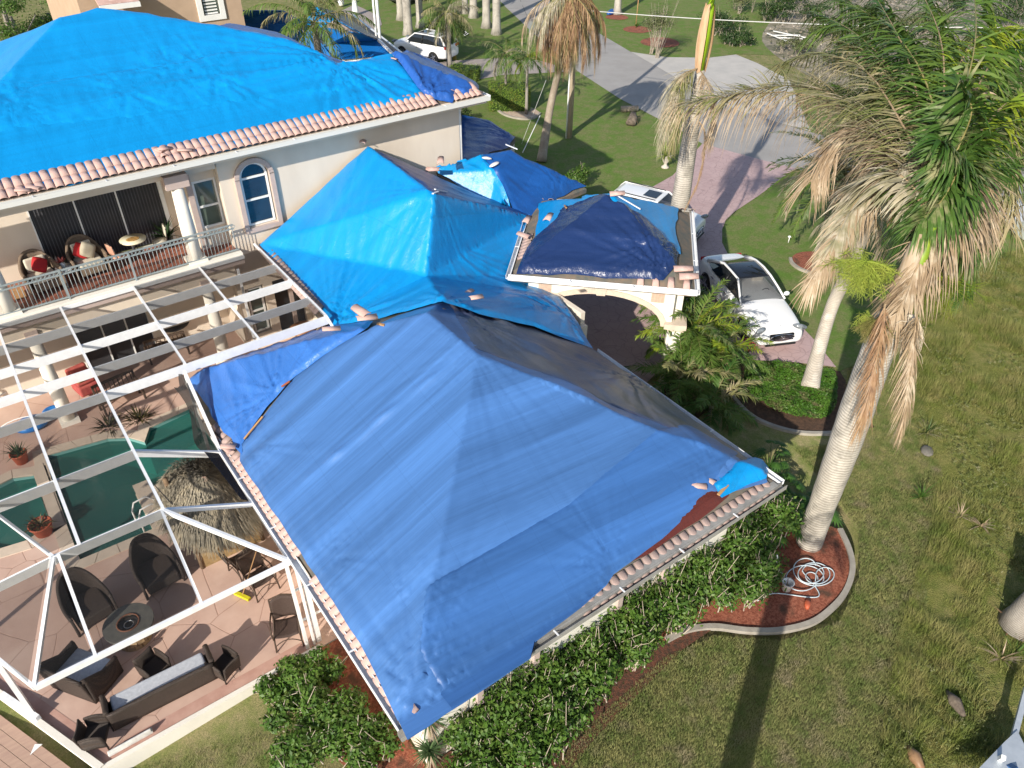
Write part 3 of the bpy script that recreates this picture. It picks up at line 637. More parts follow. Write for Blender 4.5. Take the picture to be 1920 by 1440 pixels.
roof('main_roof', [on(-60, 385, zMs) if 0 else (-2.1, 21.45), (14.72, 21.45), (14.72, 22.3), (13.7, 23.45), (12.6, 23.6), (11.6, 23.35), (9.8, 24.9), (7.0, 26.7), (4.9, 27.5), (3.95, 27.5)], zMs, FELT)
roof('living_room_roof', [ctl[k][:2] for k in ('W', 'A', 'K1', 'K2', 'K3', 'G', 'H1', 'H2', 'F2', 'F1', 'E')], zL, FELT, dz=-.16)
roof('portico_roof', [(PC[0] - PR, PC[1]), (PC[0], PC[1] - PR), (PC[0] + PR, PC[1]), (PC[0], PC[1] + PR)], zP, FELT)
roof('entry_roof', [ectl[k][:2] for k in ('l', 'm', 'a', 'r', 'b', 'c', 'd', 'e', 'f')], zE, FELT, dz=-.06)
def gutter(a, b, mat=ALU, w=.13, h=.12): 
    mb = MB(); a = Vector(a); b = Vector(b); d = (b - a).normalized(); n = Vector((-d.y, d.x, 0)) * (w / 2)
    mb.bar(a - n, b - n, .012, h, up=(0, 0, 1)); mb.bar(a + n, b + n, .012, h, up=(0, 0, 1)); mb.bar(a - Vector((0, 0, h / 2)), b - Vector((0, 0, h / 2)), w, .012)
    o = H(mb, 'gutter', mat); L = (b - a).length; k = int(L / 1.6); st = MB()
    for i in range(1, k): p = a + (b - a) * i / k; st.bar(p - n * 1.1 + Vector((0, 0, h / 2)), p + n * 1.1 + Vector((0, 0, h / 2)), .03, .012)
    st.build('gutter_strap', ALU, o); return o
gutter((2.50, 6.2, 2.92), (2.50, 15.0, 2.92)); gutter((2.4, 6.13, 2.93), (12.05, 6.13, 2.93), GUT)
gutter((12.06, 6.2, 2.93), (12.06, 12.4, 2.93)); gutter((-4, 21.34, 6.88), (14.85, 21.34, 6.88), M('white_gutter', (.66, .66, .63), .5))
gutter((14.87, 21.4, 6.88), (14.87, 23.0, 6.88), ALU)
s2 = PR + .09
cw, cs, cex, cn = (PC[0] - s2, PC[1], 3.56), (PC[0], PC[1] - s2, 3.56), (PC[0] + s2, PC[1], 3.56), (PC[0], PC[1] + s2, 3.56)
gutter(cw, cs); gutter(cs, cex); gutter(cex, cn, GUT); gutter(cw, cn)
H(MB().box((2.64, 6.3, 2.72), (2.75, 17.6, 2.93)).box((2.64, 6.26, 2.70), (11.95, 6.36, 2.91)).box((2.7, 6.4, 2.70), (3.2, 17, 2.73)).box((2.7, 6.4, 2.68), (11.9, 6.9, 2.71)), 'soffit', WALLW)
H(MB().box((2.5, 6.17, 2.86), (11.9, 6.33, 2.985)), 'fascia_board', GUT)
H(MB().box((-7, 21.44, 6.70), (14.8, 21.52, 6.93)).box((-7, 21.5, 6.9), (14.8, 22.1, 6.94)), 'fascia', WALLC)
# ---- portico: four arches on square columns, diamond in plan
pr = PR - .55; q4 = [(PC[0] - pr, PC[1]), (PC[0], PC[1] - pr), (PC[0] + pr, PC[1]), (PC[0], PC[1] + pr)]
STON = M('limestone_trim', (.64, .53, .42), .8, (.56, .46, .37), ns=5, bump=.2)
TILEP = M('mosaic_panel', (.56, .40, .30), .6, (.50, .33, .25), ns=10)
for i in range(4):
    a, b = Vector((*q4[i], 0)), Vector((*q4[(i + 1) % 4], 0)); L = (b - a).length; d = (b - a) / L; n = Vector((d.y, -d.x, 0)); mb = MB(); k = 16; R = L / 2 - .42; zc = 2.15
    def pt(s, z, o=0): p = a + d * s + n * o; return (p.x, p.y, z)
    for j in range(k):
        s0 = L / 2 - R * math.cos(math.pi * j / k); s1 = L / 2 - R * math.cos(math.pi * (j + 1) / k); z0 = zc + .95 * math.sin(math.pi * j / k); z1 = zc + .95 * math.sin(math.pi * (j + 1) / k)
        v8 = [pt(s0, z0, .15), pt(s1, z1, .15), pt(s1, 3.52, .15), pt(s0, 3.52, .15), pt(s0, z0, -.15), pt(s1, z1, -.15), pt(s1, 3.52, -.15), pt(s0, 3.52, -.15)]
        mb.add(v8, [(0, 1, 2, 3), (7, 6, 5, 4), (0, 4, 5, 1), (3, 2, 6, 7)])
    for s0, s1 in ((0.12, L / 2 - R), (L / 2 + R, L - .12)):
        v8 = [pt(s0, 2.3, .15), pt(s1, 2.3, .15), pt(s1, 3.52, .15), pt(s0, 3.52, .15), pt(s0, 2.3, -.15), pt(s1, 2.3, -.15), pt(s1, 3.52, -.15), pt(s0, 3.52, -.15)]
        mb.add(v8, [(0, 1, 2, 3), (7, 6, 5, 4), (0, 4, 5, 1), (3, 2, 6, 7), (1, 5, 6, 2), (0, 3, 7, 4)])
    H(mb, 'portico_wall', WALLW)
    mb = MB()
    for j in range(k):
        A = [(L / 2 - (R - .01 + e) * math.cos(math.pi * jj / k), zc + (.94 + e) * math.sin(math.pi * jj / k)) for jj in (j, j + 1) for e in (0, .17)]
        mb.slab([pt(A[0][0], A[0][1], .19), pt(A[2][0], A[2][1], .19), pt(A[3][0], A[3][1], .19), pt(A[1][0], A[1][1], .19)], .03 if i % 2 == 0 else .03)
    mb.slab([pt(L / 2 - .13, zc + .90, .21), pt(L / 2 + .13, zc + .90, .21), pt(L / 2 + .18, zc + 1.2, .21), pt(L / 2 - .18, zc + 1.2, .21)], .05)
    H(mb, 'arch_moulding', STON)
    for s in (.62, L - .62):
        panel = H(MB().slab([pt(s - .2, 2.95, .165), pt(s + .2, 2.95, .165), pt(s + .2, 3.35, .165), pt(s - .2, 3.35, .165)], .02), 'mosaic_panel', STON)
        tl = MB()
        for jx in range(4):
            for jz in range(4):
                x0, z0 = s - .185 + jx * .0935, 2.965 + jz * .0935; tl.slab([pt(x0, z0, .175), pt(x0 + .085, z0, .175), pt(x0 + .085, z0 + .085, .175), pt(x0, z0 + .085, .175)], .012)
        tl.build('mosaic_tile', TILEP, panel)
    mb = MB(); c_, e_ = (q4[i][0], q4[i][1]), .21
    rot = math.pi / 4
    mb.box((c_[0] - e_, c_[1] - e_, 0), (c_[0] + e_, c_[1] + e_, 2.05), rot); H(mb, 'portico_column', WALLW)
    H(MB().box((c_[0] - .27, c_[1] - .27, 2.05), (c_[0] + .27, c_[1] + .27, 2.15), rot).box((c_[0] - .33, c_[1] - .33, 2.15), (c_[0] + .33, c_[1] + .33, 2.32), rot), 'capital', STON)
H(MB().box((PC[0] - 2.2, PC[1] - 2.2, 3.3), (PC[0] + 2.2, PC[1] + 2.2, 3.4), math.pi / 4), 'portico_ceiling', WALLC)
# ---- roof tiles along the open eaves, each a piece
def tile_mesh(name, L=.36, r=.108, t=.016, taper=.88):
    mb = MB(); n = 7; vs = []
    for x, k in ((0, 1), (L, taper)):
        for rr in (r * k, r * k - t):
            for i in range(n): a = math.pi * i / (n - 1); vs.append((rr * math.cos(a), x, rr * math.sin(a) * .55))
    fs = []
    for i in range(n - 1):
        fs += [(i, i + 1, 2 * n + i + 1, 2 * n + i), (n + i + 1, n + i, 3 * n + i, 3 * n + i + 1), (i + 1, i, n + i, n + i + 1), (2 * n + i, 2 * n + i + 1, 3 * n + i + 1, 3 * n + i)]
    fs += [(0, 2 * n, 3 * n, n), (n - 1, 2 * n - 1, 4 * n - 1, 3 * n - 1)]
    return mb.add(vs, fs, True).mesh(name)
tmA = tile_mesh('roof_tile'); tmA.materials.append(TILEM); tmB = tile_mesh('roof_tile_b', .34, .108); tmB.materials.append(TILED)
pan = MB().box((-.05, 0, -.01), (.05, .44, .02)).mesh('pan'); pan.materials.append(TILED)
def tile(x, y, z, az, pitch, me=tmA, j=.03, roll=0, parent=house, name='roof_tile'):
    o = bpy.data.objects.new(name, me); C.objects.link(o); o.parent = parent
    wo = world_off(parent); o.location = Vector((x, y, z)) - wo
    o.rotation_mode = 'QUATERNION'
    o.rotation_quaternion = (Matrix.Rotation(az + random.uniform(-j, j), 3, 'Z') @ Matrix.Rotation(pitch, 3, 'X') @ Matrix.Rotation(roll, 3, 'Y')).to_quaternion(); return o
pm = math.atan(.426); u = -2.0; k = 0
while u < 14.55:
    gap = 12.9 < u < 13.5
    if not gap: 
        tile(u, 21.42, 6.985, 0, pm); 
        tile(u + random.uniform(-.008, .008), 21.70, 7.105, 0, pm)
    u += .212; k += 1
for i in range(5): tile(14.72, 21.6 + i * .27, 7.0, math.pi / 2, math.atan(.5))
pg = math.atan(.55); y = 6.35
while y < 15.3:
    if not (9.9 < y < 10.5): tile(2.54, y, 2.91, -math.pi / 2, pg, tmB if y > 13.9 else tmA)
    y += .212
x = 6.4
while x < 11.9:
    tile(x, 6.15, 2.86, 0, pg, tmB); x += .212
y = 17.7
while y < 22.0:      # west eave of the living room roof
    tile(6.36 + (y - 17.7) * .022, y, 3.50 + (y - 17.7) * .03, -math.pi / 2, .5, tmB); y += .21
for i in range(16):  # portico north-east eave
    t = i / 16; tile(cex[0] + (cn[0] - cex[0]) * t - .05, cex[1] + (cn[1] - cex[1]) * t - .05, 3.60, math.pi * .75, .5, tmB)
for i in range(4): t = (i + .6) / 20; tile(cs[0] - (cs[0] - cw[0]) * t * 1.6, cs[1] - (cs[1] - cw[1]) * t * 1.6 + .08, 3.6, -math.pi / 4, .5, tmA)
for i in range(7): t = .25 + i * .05; tile(cw[0] + (cn[0] - cw[0]) * t * .8 + .1, cw[1] + (cn[1] - cw[1]) * t * .8 - .1, 3.6, -math.pi * .75, .5, tmB)
# ================================================================== TARPAULINS
def tarp_mat(name, base, rough=.38, streak=(1, 0), lo=.82, hi=1.12, sheen=(0, 0), weave=.15, spec=.5, cr=.35, hue=0, seam=None, tl=0, crk=1.0):
    """woven plastic sheet: fine streaks along the roll, crinkle relief, faint seams"""
    m = bpy.data.materials.new(name); m.use_nodes = True; nt = m.node_tree; b = nt.nodes['Principled BSDF']; N = nt.nodes.new; L = nt.links.new
    tc = N('ShaderNodeTexCoord'); mp = N('ShaderNodeMapping'); mp.vector_type = 'TEXTURE'; a = math.atan2(streak[1], streak[0]); mp.inputs['Rotation'].default_value = (0, 0, a)
    L(tc.outputs['Object'], mp.inputs[0]); m2 = N('ShaderNodeMapping'); m2.inputs['Scale'].default_value = (.035, 1.25, 0); L(mp.outputs[0], m2.inputs[0])
    n1 = N('ShaderNodeTexNoise'); n1.inputs['Scale'].default_value = 9; n1.inputs['Detail'].default_value = 8; n1.inputs['Roughness'].default_value = .8; L(m2.outputs[0], n1.inputs[0])
    n2 = N('ShaderNodeTexNoise'); n2.inputs['Scale'].default_value = 1.1; n2.inputs['Detail'].default_value = 3; L(m2.outputs[0], n2.inputs[0])
    ad = N('ShaderNodeMath'); ad.operation = 'MULTIPLY_ADD'; ad.inputs[1].default_value = .6; L(n1.outputs[0], ad.inputs[0]); L(n2.outputs[0], ad.inputs[2])
    r = N('ShaderNodeMapRange'); r.inputs[1].default_value = .55; r.inputs[2].default_value = 1.05; r.inputs[3].default_value = lo; r.inputs[4].default_value = hi; L(ad.outputs[0], r.inputs[0])
    x = N('ShaderNodeMix'); x.data_type = 'RGBA'; x.blend_type = 'MULTIPLY'; x.inputs[0].default_value = 1; x.inputs[6].default_value = (*base, 1); L(r.outputs[0], x.inputs[7]); L(x.outputs[2], b.inputs['Base Color'])
    b.inputs['Roughness'].default_value = rough; b.inputs['Specular IOR Level'].default_value = spec
    n3 = N('ShaderNodeTexNoise'); n3.inputs['Scale'].default_value = 5; n3.inputs['Detail'].default_value = 6; n3.inputs['Roughness'].default_value = .62; n3.inputs['Distortion'].default_value = .6; L(tc.outputs['Object'], n3.inputs[0])
    rid = N('ShaderNodeMath'); rid.operation = 'SUBTRACT'; rid.inputs[1].default_value = .5; L(n3.outputs[0], rid.inputs[0]); ab0 = N('ShaderNodeMath'); ab0.operation = 'ABSOLUTE'; L(rid.outputs[0], ab0.inputs[0]); ab = N('ShaderNodeMath'); ab.operation = 'MULTIPLY'; ab.inputs[1].default_value = crk; L(ab0.outputs[0], ab.inputs[0])
    s2 = N('ShaderNodeMath'); s2.operation = 'MULTIPLY_ADD'; s2.inputs[1].default_value = weave; L(n1.outputs[0], s2.inputs[0]); L(ab.outputs[0], s2.inputs[2])
    bk = N('ShaderNodeTexBrick'); bk.offset = 0; bk.inputs['Scale'].default_value = 1; bk.inputs['Brick Width'].default_value = 1.15; bk.inputs['Row Height'].default_value = .92; bk.inputs['Mortar Size'].default_value = .012; bk.inputs['Mortar Smooth'].default_value = .6
    bk.inputs['Color1'].default_value = (1, 1, 1, 1); bk.inputs['Color2'].default_value = (.96, .96, .96, 1); bk.inputs['Mortar'].default_value = (.88, .88, .88, 1); L(mp.outputs[0], bk.inputs[0])
    y2 = N('ShaderNodeMix'); y2.data_type = 'RGBA'; y2.blend_type = 'MULTIPLY'; y2.inputs[0].default_value = .7; L(x.outputs[2], y2.inputs[6]); L(bk.outputs[0], y2.inputs[7]); L(y2.outputs[2], b.inputs['Base Color'])
    s3 = N('ShaderNodeMath'); s3.operation = 'MULTIPLY_ADD'; s3.inputs[1].default_value = -.08; L(bk.outputs[1], s3.inputs[0]); L(s2.outputs[0], s3.inputs[2]); s2 = s3
    bb = N('ShaderNodeBump'); bb.inputs['Strength'].default_value = cr; bb.inputs['Distance'].default_value = .06; L(s2.outputs[0], bb.inputs['Height']); L(bb.outputs[0], b.inputs['Normal'])
    if tl:
        t = N('ShaderNodeBsdfTranslucent'); L(x.outputs[2], t.inputs[0]); mx = N('ShaderNodeMixShader'); mx.inputs[0].default_value = tl; L(b.outputs[0], mx.inputs[1]); L(t.outputs[0], mx.inputs[2]); L(mx.outputs[0], nt.nodes['Material Output'].inputs[0])
    MATS[name] = m; return m
TB = tarp_mat('bright_blue_tarp', (.002, .265, .64), .33, (1, .02), .84, 1.12, cr=.28)
TB2 = tarp_mat('bright_blue_tarp_diag', (.002, .250, .61), .36, (1, .35), .84, 1.14, cr=.32)
TG = tarp_mat('mid_blue_tarp', (.062, .165, .405), .40, (1, -.06), .60, 1.32, cr=.10, weave=1.1, crk=.12)
TS = tarp_mat('small_blue_tarp', (.04, .155, .48), .36, (0, 1), .88, 1.1, cr=.4)
TN = tarp_mat('navy_tarp', (.012, .030, .105), .26, (1, -1), .8, 1.2, cr=.35, spec=.6)
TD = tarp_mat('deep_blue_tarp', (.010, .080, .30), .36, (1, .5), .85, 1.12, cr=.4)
TR = tarp_mat('royal_blue_tarp', (.022, .10, .38), .36, (.5, 1), .85, 1.12, cr=.4)
TBR = tarp_mat('brown_tarp', (.10, .022, .015), .4, (1, 0), .8, 1.2, cr=.5)
def OM(zf, *pp): return [on(x, y, zf) for x, y in pp]
# upper roof
up = OM(zMs, (120, 36), (150, 28), (185, 25), (255, 32), (330, 43), (430, 60), (537, 80), (600, 103), (631, 120), (665, 119), (707, 113), (735, 108), (770, 150), (800, 192), (740, 206), (640, 230), (500, 267), (433, 283), (317, 300), (200, 337), (133, 353), (0, 371), (-60, 384), (-120, 300), (-70, 160), (0, 82), (60, 58))
pinsM = [(on(631, 118, zMs)[0], on(631, 118, zMs)[1], 2.8, .07, 9), (*on(800, 190, zMs), 2.2, .04, 9), (*on(240, 185, zMs), 1.3, .035, 6), (*on(330, 150, zMs), 1.2, .035, 6), (*on(405, 155, zMs), 1.4, .035, 6), (*on(20, 190, zMs), 1.0, .05, 8)]
cloth('blue_tarpaulin', up, zMs, TB, step=.085, label='bright blue tarpaulin over the tall main roof above the balcony', wr=dict(amp=.010, pins=pinsM, along=(.3, 1), seed=2))
# a lapped second sheet makes the line across the slope
lap = OM(zMs, (30, 168), (150, 152), (300, 130), (420, 108), (535, 88), (600, 108), (640, 128), (700, 160), (640, 182), (500, 196), (350, 216), (200, 238), (60, 250), (-20, 255), (-30, 200))
cloth('lapped_tarpaulin', lap, zMs, TB, step=.085, lift=.075, label='second bright blue sheet lapped across the middle of the main roof slope', wr=dict(amp=.014, pins=pinsM, along=(0.1, 1), seed=4))
ce_ = OM(lambda x, y: zMs(x, y), (735, 106), (762, 99), (790, 102), (815, 110), (855, 137), (897, 161), (897, 172), (872, 185), (858, 178), (848, 200), (830, 197), (800, 192), (765, 146))
cloth('royal_blue_tarpaulin', ce_, zMs, TR, step=.06, lift=.11, label='darker royal blue tarpaulin tied round the right hand corner of the main roof', wr=dict(amp=.03, pins=[(*on(800, 192, zMs), 2.0, .12, 7), (*on(762, 101, zMs), 1.6, .08, 6)], along=(.2, 1), fine=1, seed=8))
# strip of indigo sheet behind the hip
ix = {'a': P(395, 52, 8.6), 'b': P(430, 44, 8.2), 'c': P(520, 62, 7.6), 'd': P(598, 99, 7.2), 'e': P(652, 118, 7.4), 'f': P(632, 122, 7.5), 'g': P(537, 82, 8.1)}
iz = tri_field(ix, [('a', 'b', 'g'), ('b', 'c', 'g'), ('c', 'd', 'g'), ('d', 'f', 'g'), ('d', 'e', 'f')])
cloth('indigo_tarpaulin', [ix[k][:2] for k in 'abcdefg'], iz, TR, step=.1, label='indigo tarpaulin showing behind the long hip of the main roof', wr=dict(amp=.03, seed=3))
# living room roof
L1 = [ctl[k][:2] for k in ('W', 'A')] + [P2(700, 280, 5.9), ctl['B'][:2], P2(905, 388, 4.7), ctl['C'][:2], P2(985, 460, 3.1), ctl['G'][:2], ctl['H1'][:2], P2(1085, 605, 2.95), ctl['H2'][:2], P2(1000, 618, 3.9), P2(900, 585, 5.0), ctl['F2'][:2], ctl['F1'][:2], ctl['E'][:2], P2(560, 540, 3.6)]
pL = [(*ctl['E'][:2], 2.4, .09, 7), (*P2(820, 368, 5.8), 2.0, .05, 6), (*P2(835, 570, 5.4), 1.6, .07, 7), (*P2(1060, 600, 3), 1.8, .06, 6), (*P2(985, 430, 3.3), 1.6, .06, 5)]
cloth('living_room_tarpaulin', L1, zL, TB2, step=.07, label='bright blue tarpaulin over the middle roof between the tall house wall and the garage', wr=dict(amp=.013, pins=pL, along=(1, 1.2), seed=12, fine=.8))
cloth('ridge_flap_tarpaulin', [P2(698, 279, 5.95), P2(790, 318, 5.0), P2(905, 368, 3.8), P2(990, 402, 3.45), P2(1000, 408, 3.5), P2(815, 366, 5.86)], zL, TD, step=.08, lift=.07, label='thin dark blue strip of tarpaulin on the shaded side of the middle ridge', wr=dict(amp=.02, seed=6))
# entry roof
e1 = [ectl[k][:2] for k in ('l', 'm')] + [P2(922, 312, 4.85), P2(942, 347, 4.4), P2(963, 395, 3.85), ectl['e'][:2], ectl['f'][:2]]
cloth('entry_tarpaulin', e1, zE, TB2, step=.06, label='bright blue tarpaulin half of the entry roof beside the main wall', wr=dict(amp=.02, pins=[(*P2(955, 390, 3.8), 2.4, .08, 7)], along=(1, -1), seed=14, fine=1))
e2 = [ectl['m'][:2], ectl['a'][:2], P2(985, 290, 4.9), ectl['r'][:2], ectl['b'][:2], ectl['c'][:2], ectl['d'][:2], P2(942, 347, 4.4), P2(922, 312, 4.85)]
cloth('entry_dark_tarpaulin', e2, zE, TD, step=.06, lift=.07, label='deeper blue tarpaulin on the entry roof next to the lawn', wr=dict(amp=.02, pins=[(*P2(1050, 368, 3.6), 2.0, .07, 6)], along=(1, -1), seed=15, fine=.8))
# low wing behind the corner of the house
lw = {'a': P(866, 216, 3.7), 'b': P(920, 228, 3.5), 'c': P(966, 258, 3.1), 'd': P(955, 276, 3.1), 'e': P(905, 292, 3.6), 'f': P(860, 304, 3.9)}
zW_ = tri_field(lw, [('a', 'b', 'e'), ('b', 'c', 'd'), ('b', 'd', 'e'), ('a', 'e', 'f')])
roof('low_wing_roof', [lw[k][:2] for k in 'abcdef'], zW_, FELT, dz=-.06)
H(MB().prism([lw[k][:2] for k in 'abcdef'], 0, 2.9).xf(Matrix.Translation((PC[0] * .04, 22 * .04, 0)) @ Matrix.Scale(.96, 4, (1, 0, 0)) @ Matrix.Scale(.96, 4, (0, 1, 0))), 'low_wing_wall', WALLC)
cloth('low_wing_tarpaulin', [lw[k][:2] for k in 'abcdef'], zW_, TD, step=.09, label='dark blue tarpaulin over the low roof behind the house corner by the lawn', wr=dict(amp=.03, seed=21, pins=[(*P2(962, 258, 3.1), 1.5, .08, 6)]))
# portico
pb = OM(zP, (1000, 470), (1006, 425), (1010, 384), (1030, 378), (1090, 374), (1130, 366), (1190, 376), (1262, 388), (1270, 402), (1267, 440), (1276, 480), (1240, 470), (1150, 400), (1060, 400))
cloth('portico_blue_tarpaulin', pb, zP, TB2, step=.06, label='bright blue tarpaulin edge showing from under the navy sheet on the portico', wr=dict(amp=.018, along=(1, 1), seed=23))
pk = OM(zP, (968, 519), (975, 498), (989, 466), (1003, 447), (1039, 416), (1050, 398), (1095, 380), (1128, 368), (1151, 380), (1212, 418), (1272, 478), (1268, 503), (1242, 531), (1200, 531), (1162, 529), (1055, 520), (1000, 518))
cloth('navy_tarpaulin', pk, zP, TN, step=.05, lift=.09, label='glossy navy tarpaulin over the square portico roof by the white sedan', wr=dict(amp=.014, pins=[(*on(1240, 525, zP), 2.6, .07, 7), (*on(1228, 472, zP), 1.6, .05, 5), (*on(975, 512, zP), 1.0, .06, 6), (*on(1062, 400, zP), .8, .05, 5)], along=(1, -1), seed=31, fine=.8))
# garage
gp = [(2.66, 6.15), (7, 6.2), P2(1060, 1120, 3.05), P2(1150, 1057, 3.2), on(1250, 960, zG), on(1325, 905, zG), on(1350, 912, zG), (11.85, 6.40), (12.02, 6.9), (12.0, 9), (12.0, 12.5), (11.2, 12.85), (9.5, 13.1), (8.0, 13.3), (7.2, 13.5), (6.0, 14.6), (5.2, 15.1), (4.3, 14.7), (3.6, 14.2), (2.85, 13.9)]
gp = [(2.45, 5.95), (4.9, 5.95), (5.15, 6.16), (6.3, 6.24), (7.0, 6.34), on(1150, 1080, zG), on(1240, 1016, zG), on(1326, 940, zG), on(1360, 930, zG), (11.7, 6.34), (12.0, 6.75), (12.02, 9.5), (12.02, 12.4), (11.3, 12.9), on(960, 590, zG), on(880, 566, zG), on(830, 570, zG), on(740, 596, zG), on(690, 620, zG), on(620, 655, zG), on(560, 705, zG), on(500, 775, zG), on(452, 840, zG), (2.66, 13.7), (2.66, 8), (2.55, 6.8)]
def hang_g(x, y, z):
    return np.where(y < 6.35, np.maximum(z, 3.06), z)
pinG = [(2.95, 6.5, 2.6, .035, 13), (3.0, 13.7, 1.3, .022, 10), (2.9, 9.9, 1.0, .022, 10), (3.9, 8.0, .6, .018, 8), (*on(878, 657, zG), 2.0, .016, 10), (*on(1150, 1066, zG), 1.2, .025, 10), (*on(1340, 900, zG), 1.0, .025, 9)]
def zG2(x, y):   # loose ridge of cloth running up the west slope
    z = zG(x, y)
    for (a, b, A, w_) in (((*on(600, 880, zG),), (*on(875, 665, zG),), .085, .10), ((*on(560, 915, zG),), (*on(730, 790, zG),), .06, .09)):
        ax, ay = a[0], a[1]; dx, dy = b[0] - ax, b[1] - ay; L2 = dx * dx + dy * dy; t = np.clip(((x - ax) * dx + (y - ay) * dy) / L2, 0, 1)
        d = np.hypot(x - ax - t * dx, y - ay - t * dy); z = z + A * np.exp(-(d / w_) ** 2) * np.sin(np.pi * np.clip(t, .03, .97)) * (.65 + .35 * np.sin(t * 19))
    # shallow dents on the shaded east slope
    e = np.clip((x - 7.6) / 1.5, 0, 1); z = z + e * (.13 * vnoise(x * .8 + 3, y * .5, 41) + .05 * vnoise(x * 2, y * 1.3, 42)) * (np.clip(11.9 - x, 0, 1)) * ((11.95 - x) < (y - 6.3))
    return z
cloth('garage_tarpaulin', gp, zG2, TG, step=.06, rag=.012, hang=hang_g, label='large faded blue tarpaulin covering the whole garage roof in the foreground', wr=dict(amp=.0035, pins=pinG, along=(1, -.06), seed=51, fine=.5))
gs = [(2.66, 17.3), (2.76, 13.75), on(455, 838, zG), on(500, 770, zG), on(545, 718, zG), on(610, 668, zG), on(685, 622, zG), on(700, 604, zG), (6.6, 17.1), (6.3, 17.35), (4.5, 17.3)]
cloth('side_tarpaulin', gs, zG, TS, step=.055, lift=.07, label='loose creased blue tarpaulin beside the pool on the rear corner of the garage roof', wr=dict(amp=.020, pins=[(*on(520, 745, zG), 2.0, .05, 6), (*on(452, 836, zG), 1.2, .03, 6)], along=(.15, 1), seed=61, fine=1.2))
TE = tarp_mat('painted_shade_tarp', (.035, .06, .14), .38, (0, 1), .8, 1.2, cr=.25)  # shade of the slope facing away from the sun, painted into the sheet colour
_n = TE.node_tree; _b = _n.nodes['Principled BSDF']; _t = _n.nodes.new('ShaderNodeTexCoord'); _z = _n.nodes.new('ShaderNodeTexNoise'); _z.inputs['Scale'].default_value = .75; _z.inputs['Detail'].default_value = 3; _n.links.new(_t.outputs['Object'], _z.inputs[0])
_r = _n.nodes.new('ShaderNodeMapRange'); _r.inputs[1].default_value = .42; _r.inputs[2].default_value = .60; _n.links.new(_z.outputs[0], _r.inputs[0]); _x = _n.nodes.new('ShaderNodeMix'); _x.data_type = 'RGBA'; _n.links.new(_r.outputs[0], _x.inputs[0]); _x.inputs[7].default_value = (.115, .10, .11, 1)  # grey-brown patches imitate sky and ground reflected in the sheet
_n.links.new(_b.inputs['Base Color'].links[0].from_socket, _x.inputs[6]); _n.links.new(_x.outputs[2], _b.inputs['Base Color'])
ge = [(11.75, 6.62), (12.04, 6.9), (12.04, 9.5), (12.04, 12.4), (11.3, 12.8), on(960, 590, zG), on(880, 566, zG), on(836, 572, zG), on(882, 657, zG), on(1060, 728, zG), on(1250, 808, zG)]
cloth('painted_shade_tarpaulin', ge, zG2, TE, step=.07, lift=.062, label='sheet on the far slope of the garage roof with its shade and reflections painted in grey blue', wr=dict(amp=.012, pins=[(*on(1175, 715, zG), 1.6, .05, 9), (*on(870, 600, zG), 1.6, .04, 12)], along=(0, 1), seed=52, fine=.6))
TG2 = tarp_mat('mid_blue_tarp_lap', (.045, .138, .37), .40, (1, -.06), .66, 1.25, cr=.10, weave=1.1, crk=.12)
gl2 = [on(790, 1112, zG), on(1060, 945, zG), on(1292, 800, zG), on(1345, 832, zG), on(1395, 858, zG), on(1352, 900, zG), on(1322, 938, zG), on(1240, 1014, zG), on(1150, 1078, zG), (7.0, 6.35), (6.3, 6.25), (5.15, 6.17), (4.9, 5.96), (3.3, 5.96), on(780, 1230, zG)]
cloth('lapped_garage_tarpaulin', gl2, zG2, TG2, step=.06, hang=lambda x, y, z: np.where(y < 6.37, np.maximum(z, 3.085), z + .01), lift=.066, rag=.0, label='slightly darker sheet lapped across the lower part of the garage roof', wr=dict(amp=.0035, pins=pinG, along=(1, -.06), seed=51, fine=.5))
brn = OM(zG, (1120, 1096), (1160, 1050), (1240, 980), (1318, 905), (1343, 895), (1366, 932), (1310, 978), (1220, 1038))
cloth('brown_tarpaulin', brn, zG, TBR, step=.06, lift=.03, label='dark red brown sheet showing below the blue tarpaulin on the garage eave', cat='tarpaulin', wr=dict(amp=.02, seed=71, fine=1))
ctp = OM(zG, (1330, 915), (1338, 905), (1365, 880), (1405, 862), (1430, 868), (1440, 880), (1436, 900), (1400, 915), (1352, 938))
cloth('corner_tarpaulin', ctp, zG, TB2, step=.05, lift=.12, label='bright blue scrap of tarpaulin over the far right corner of the garage roof', wr=dict(amp=.02, pins=[(*on(1345, 915, zG), 1.2, .05, 6)], seed=73, fine=.8))
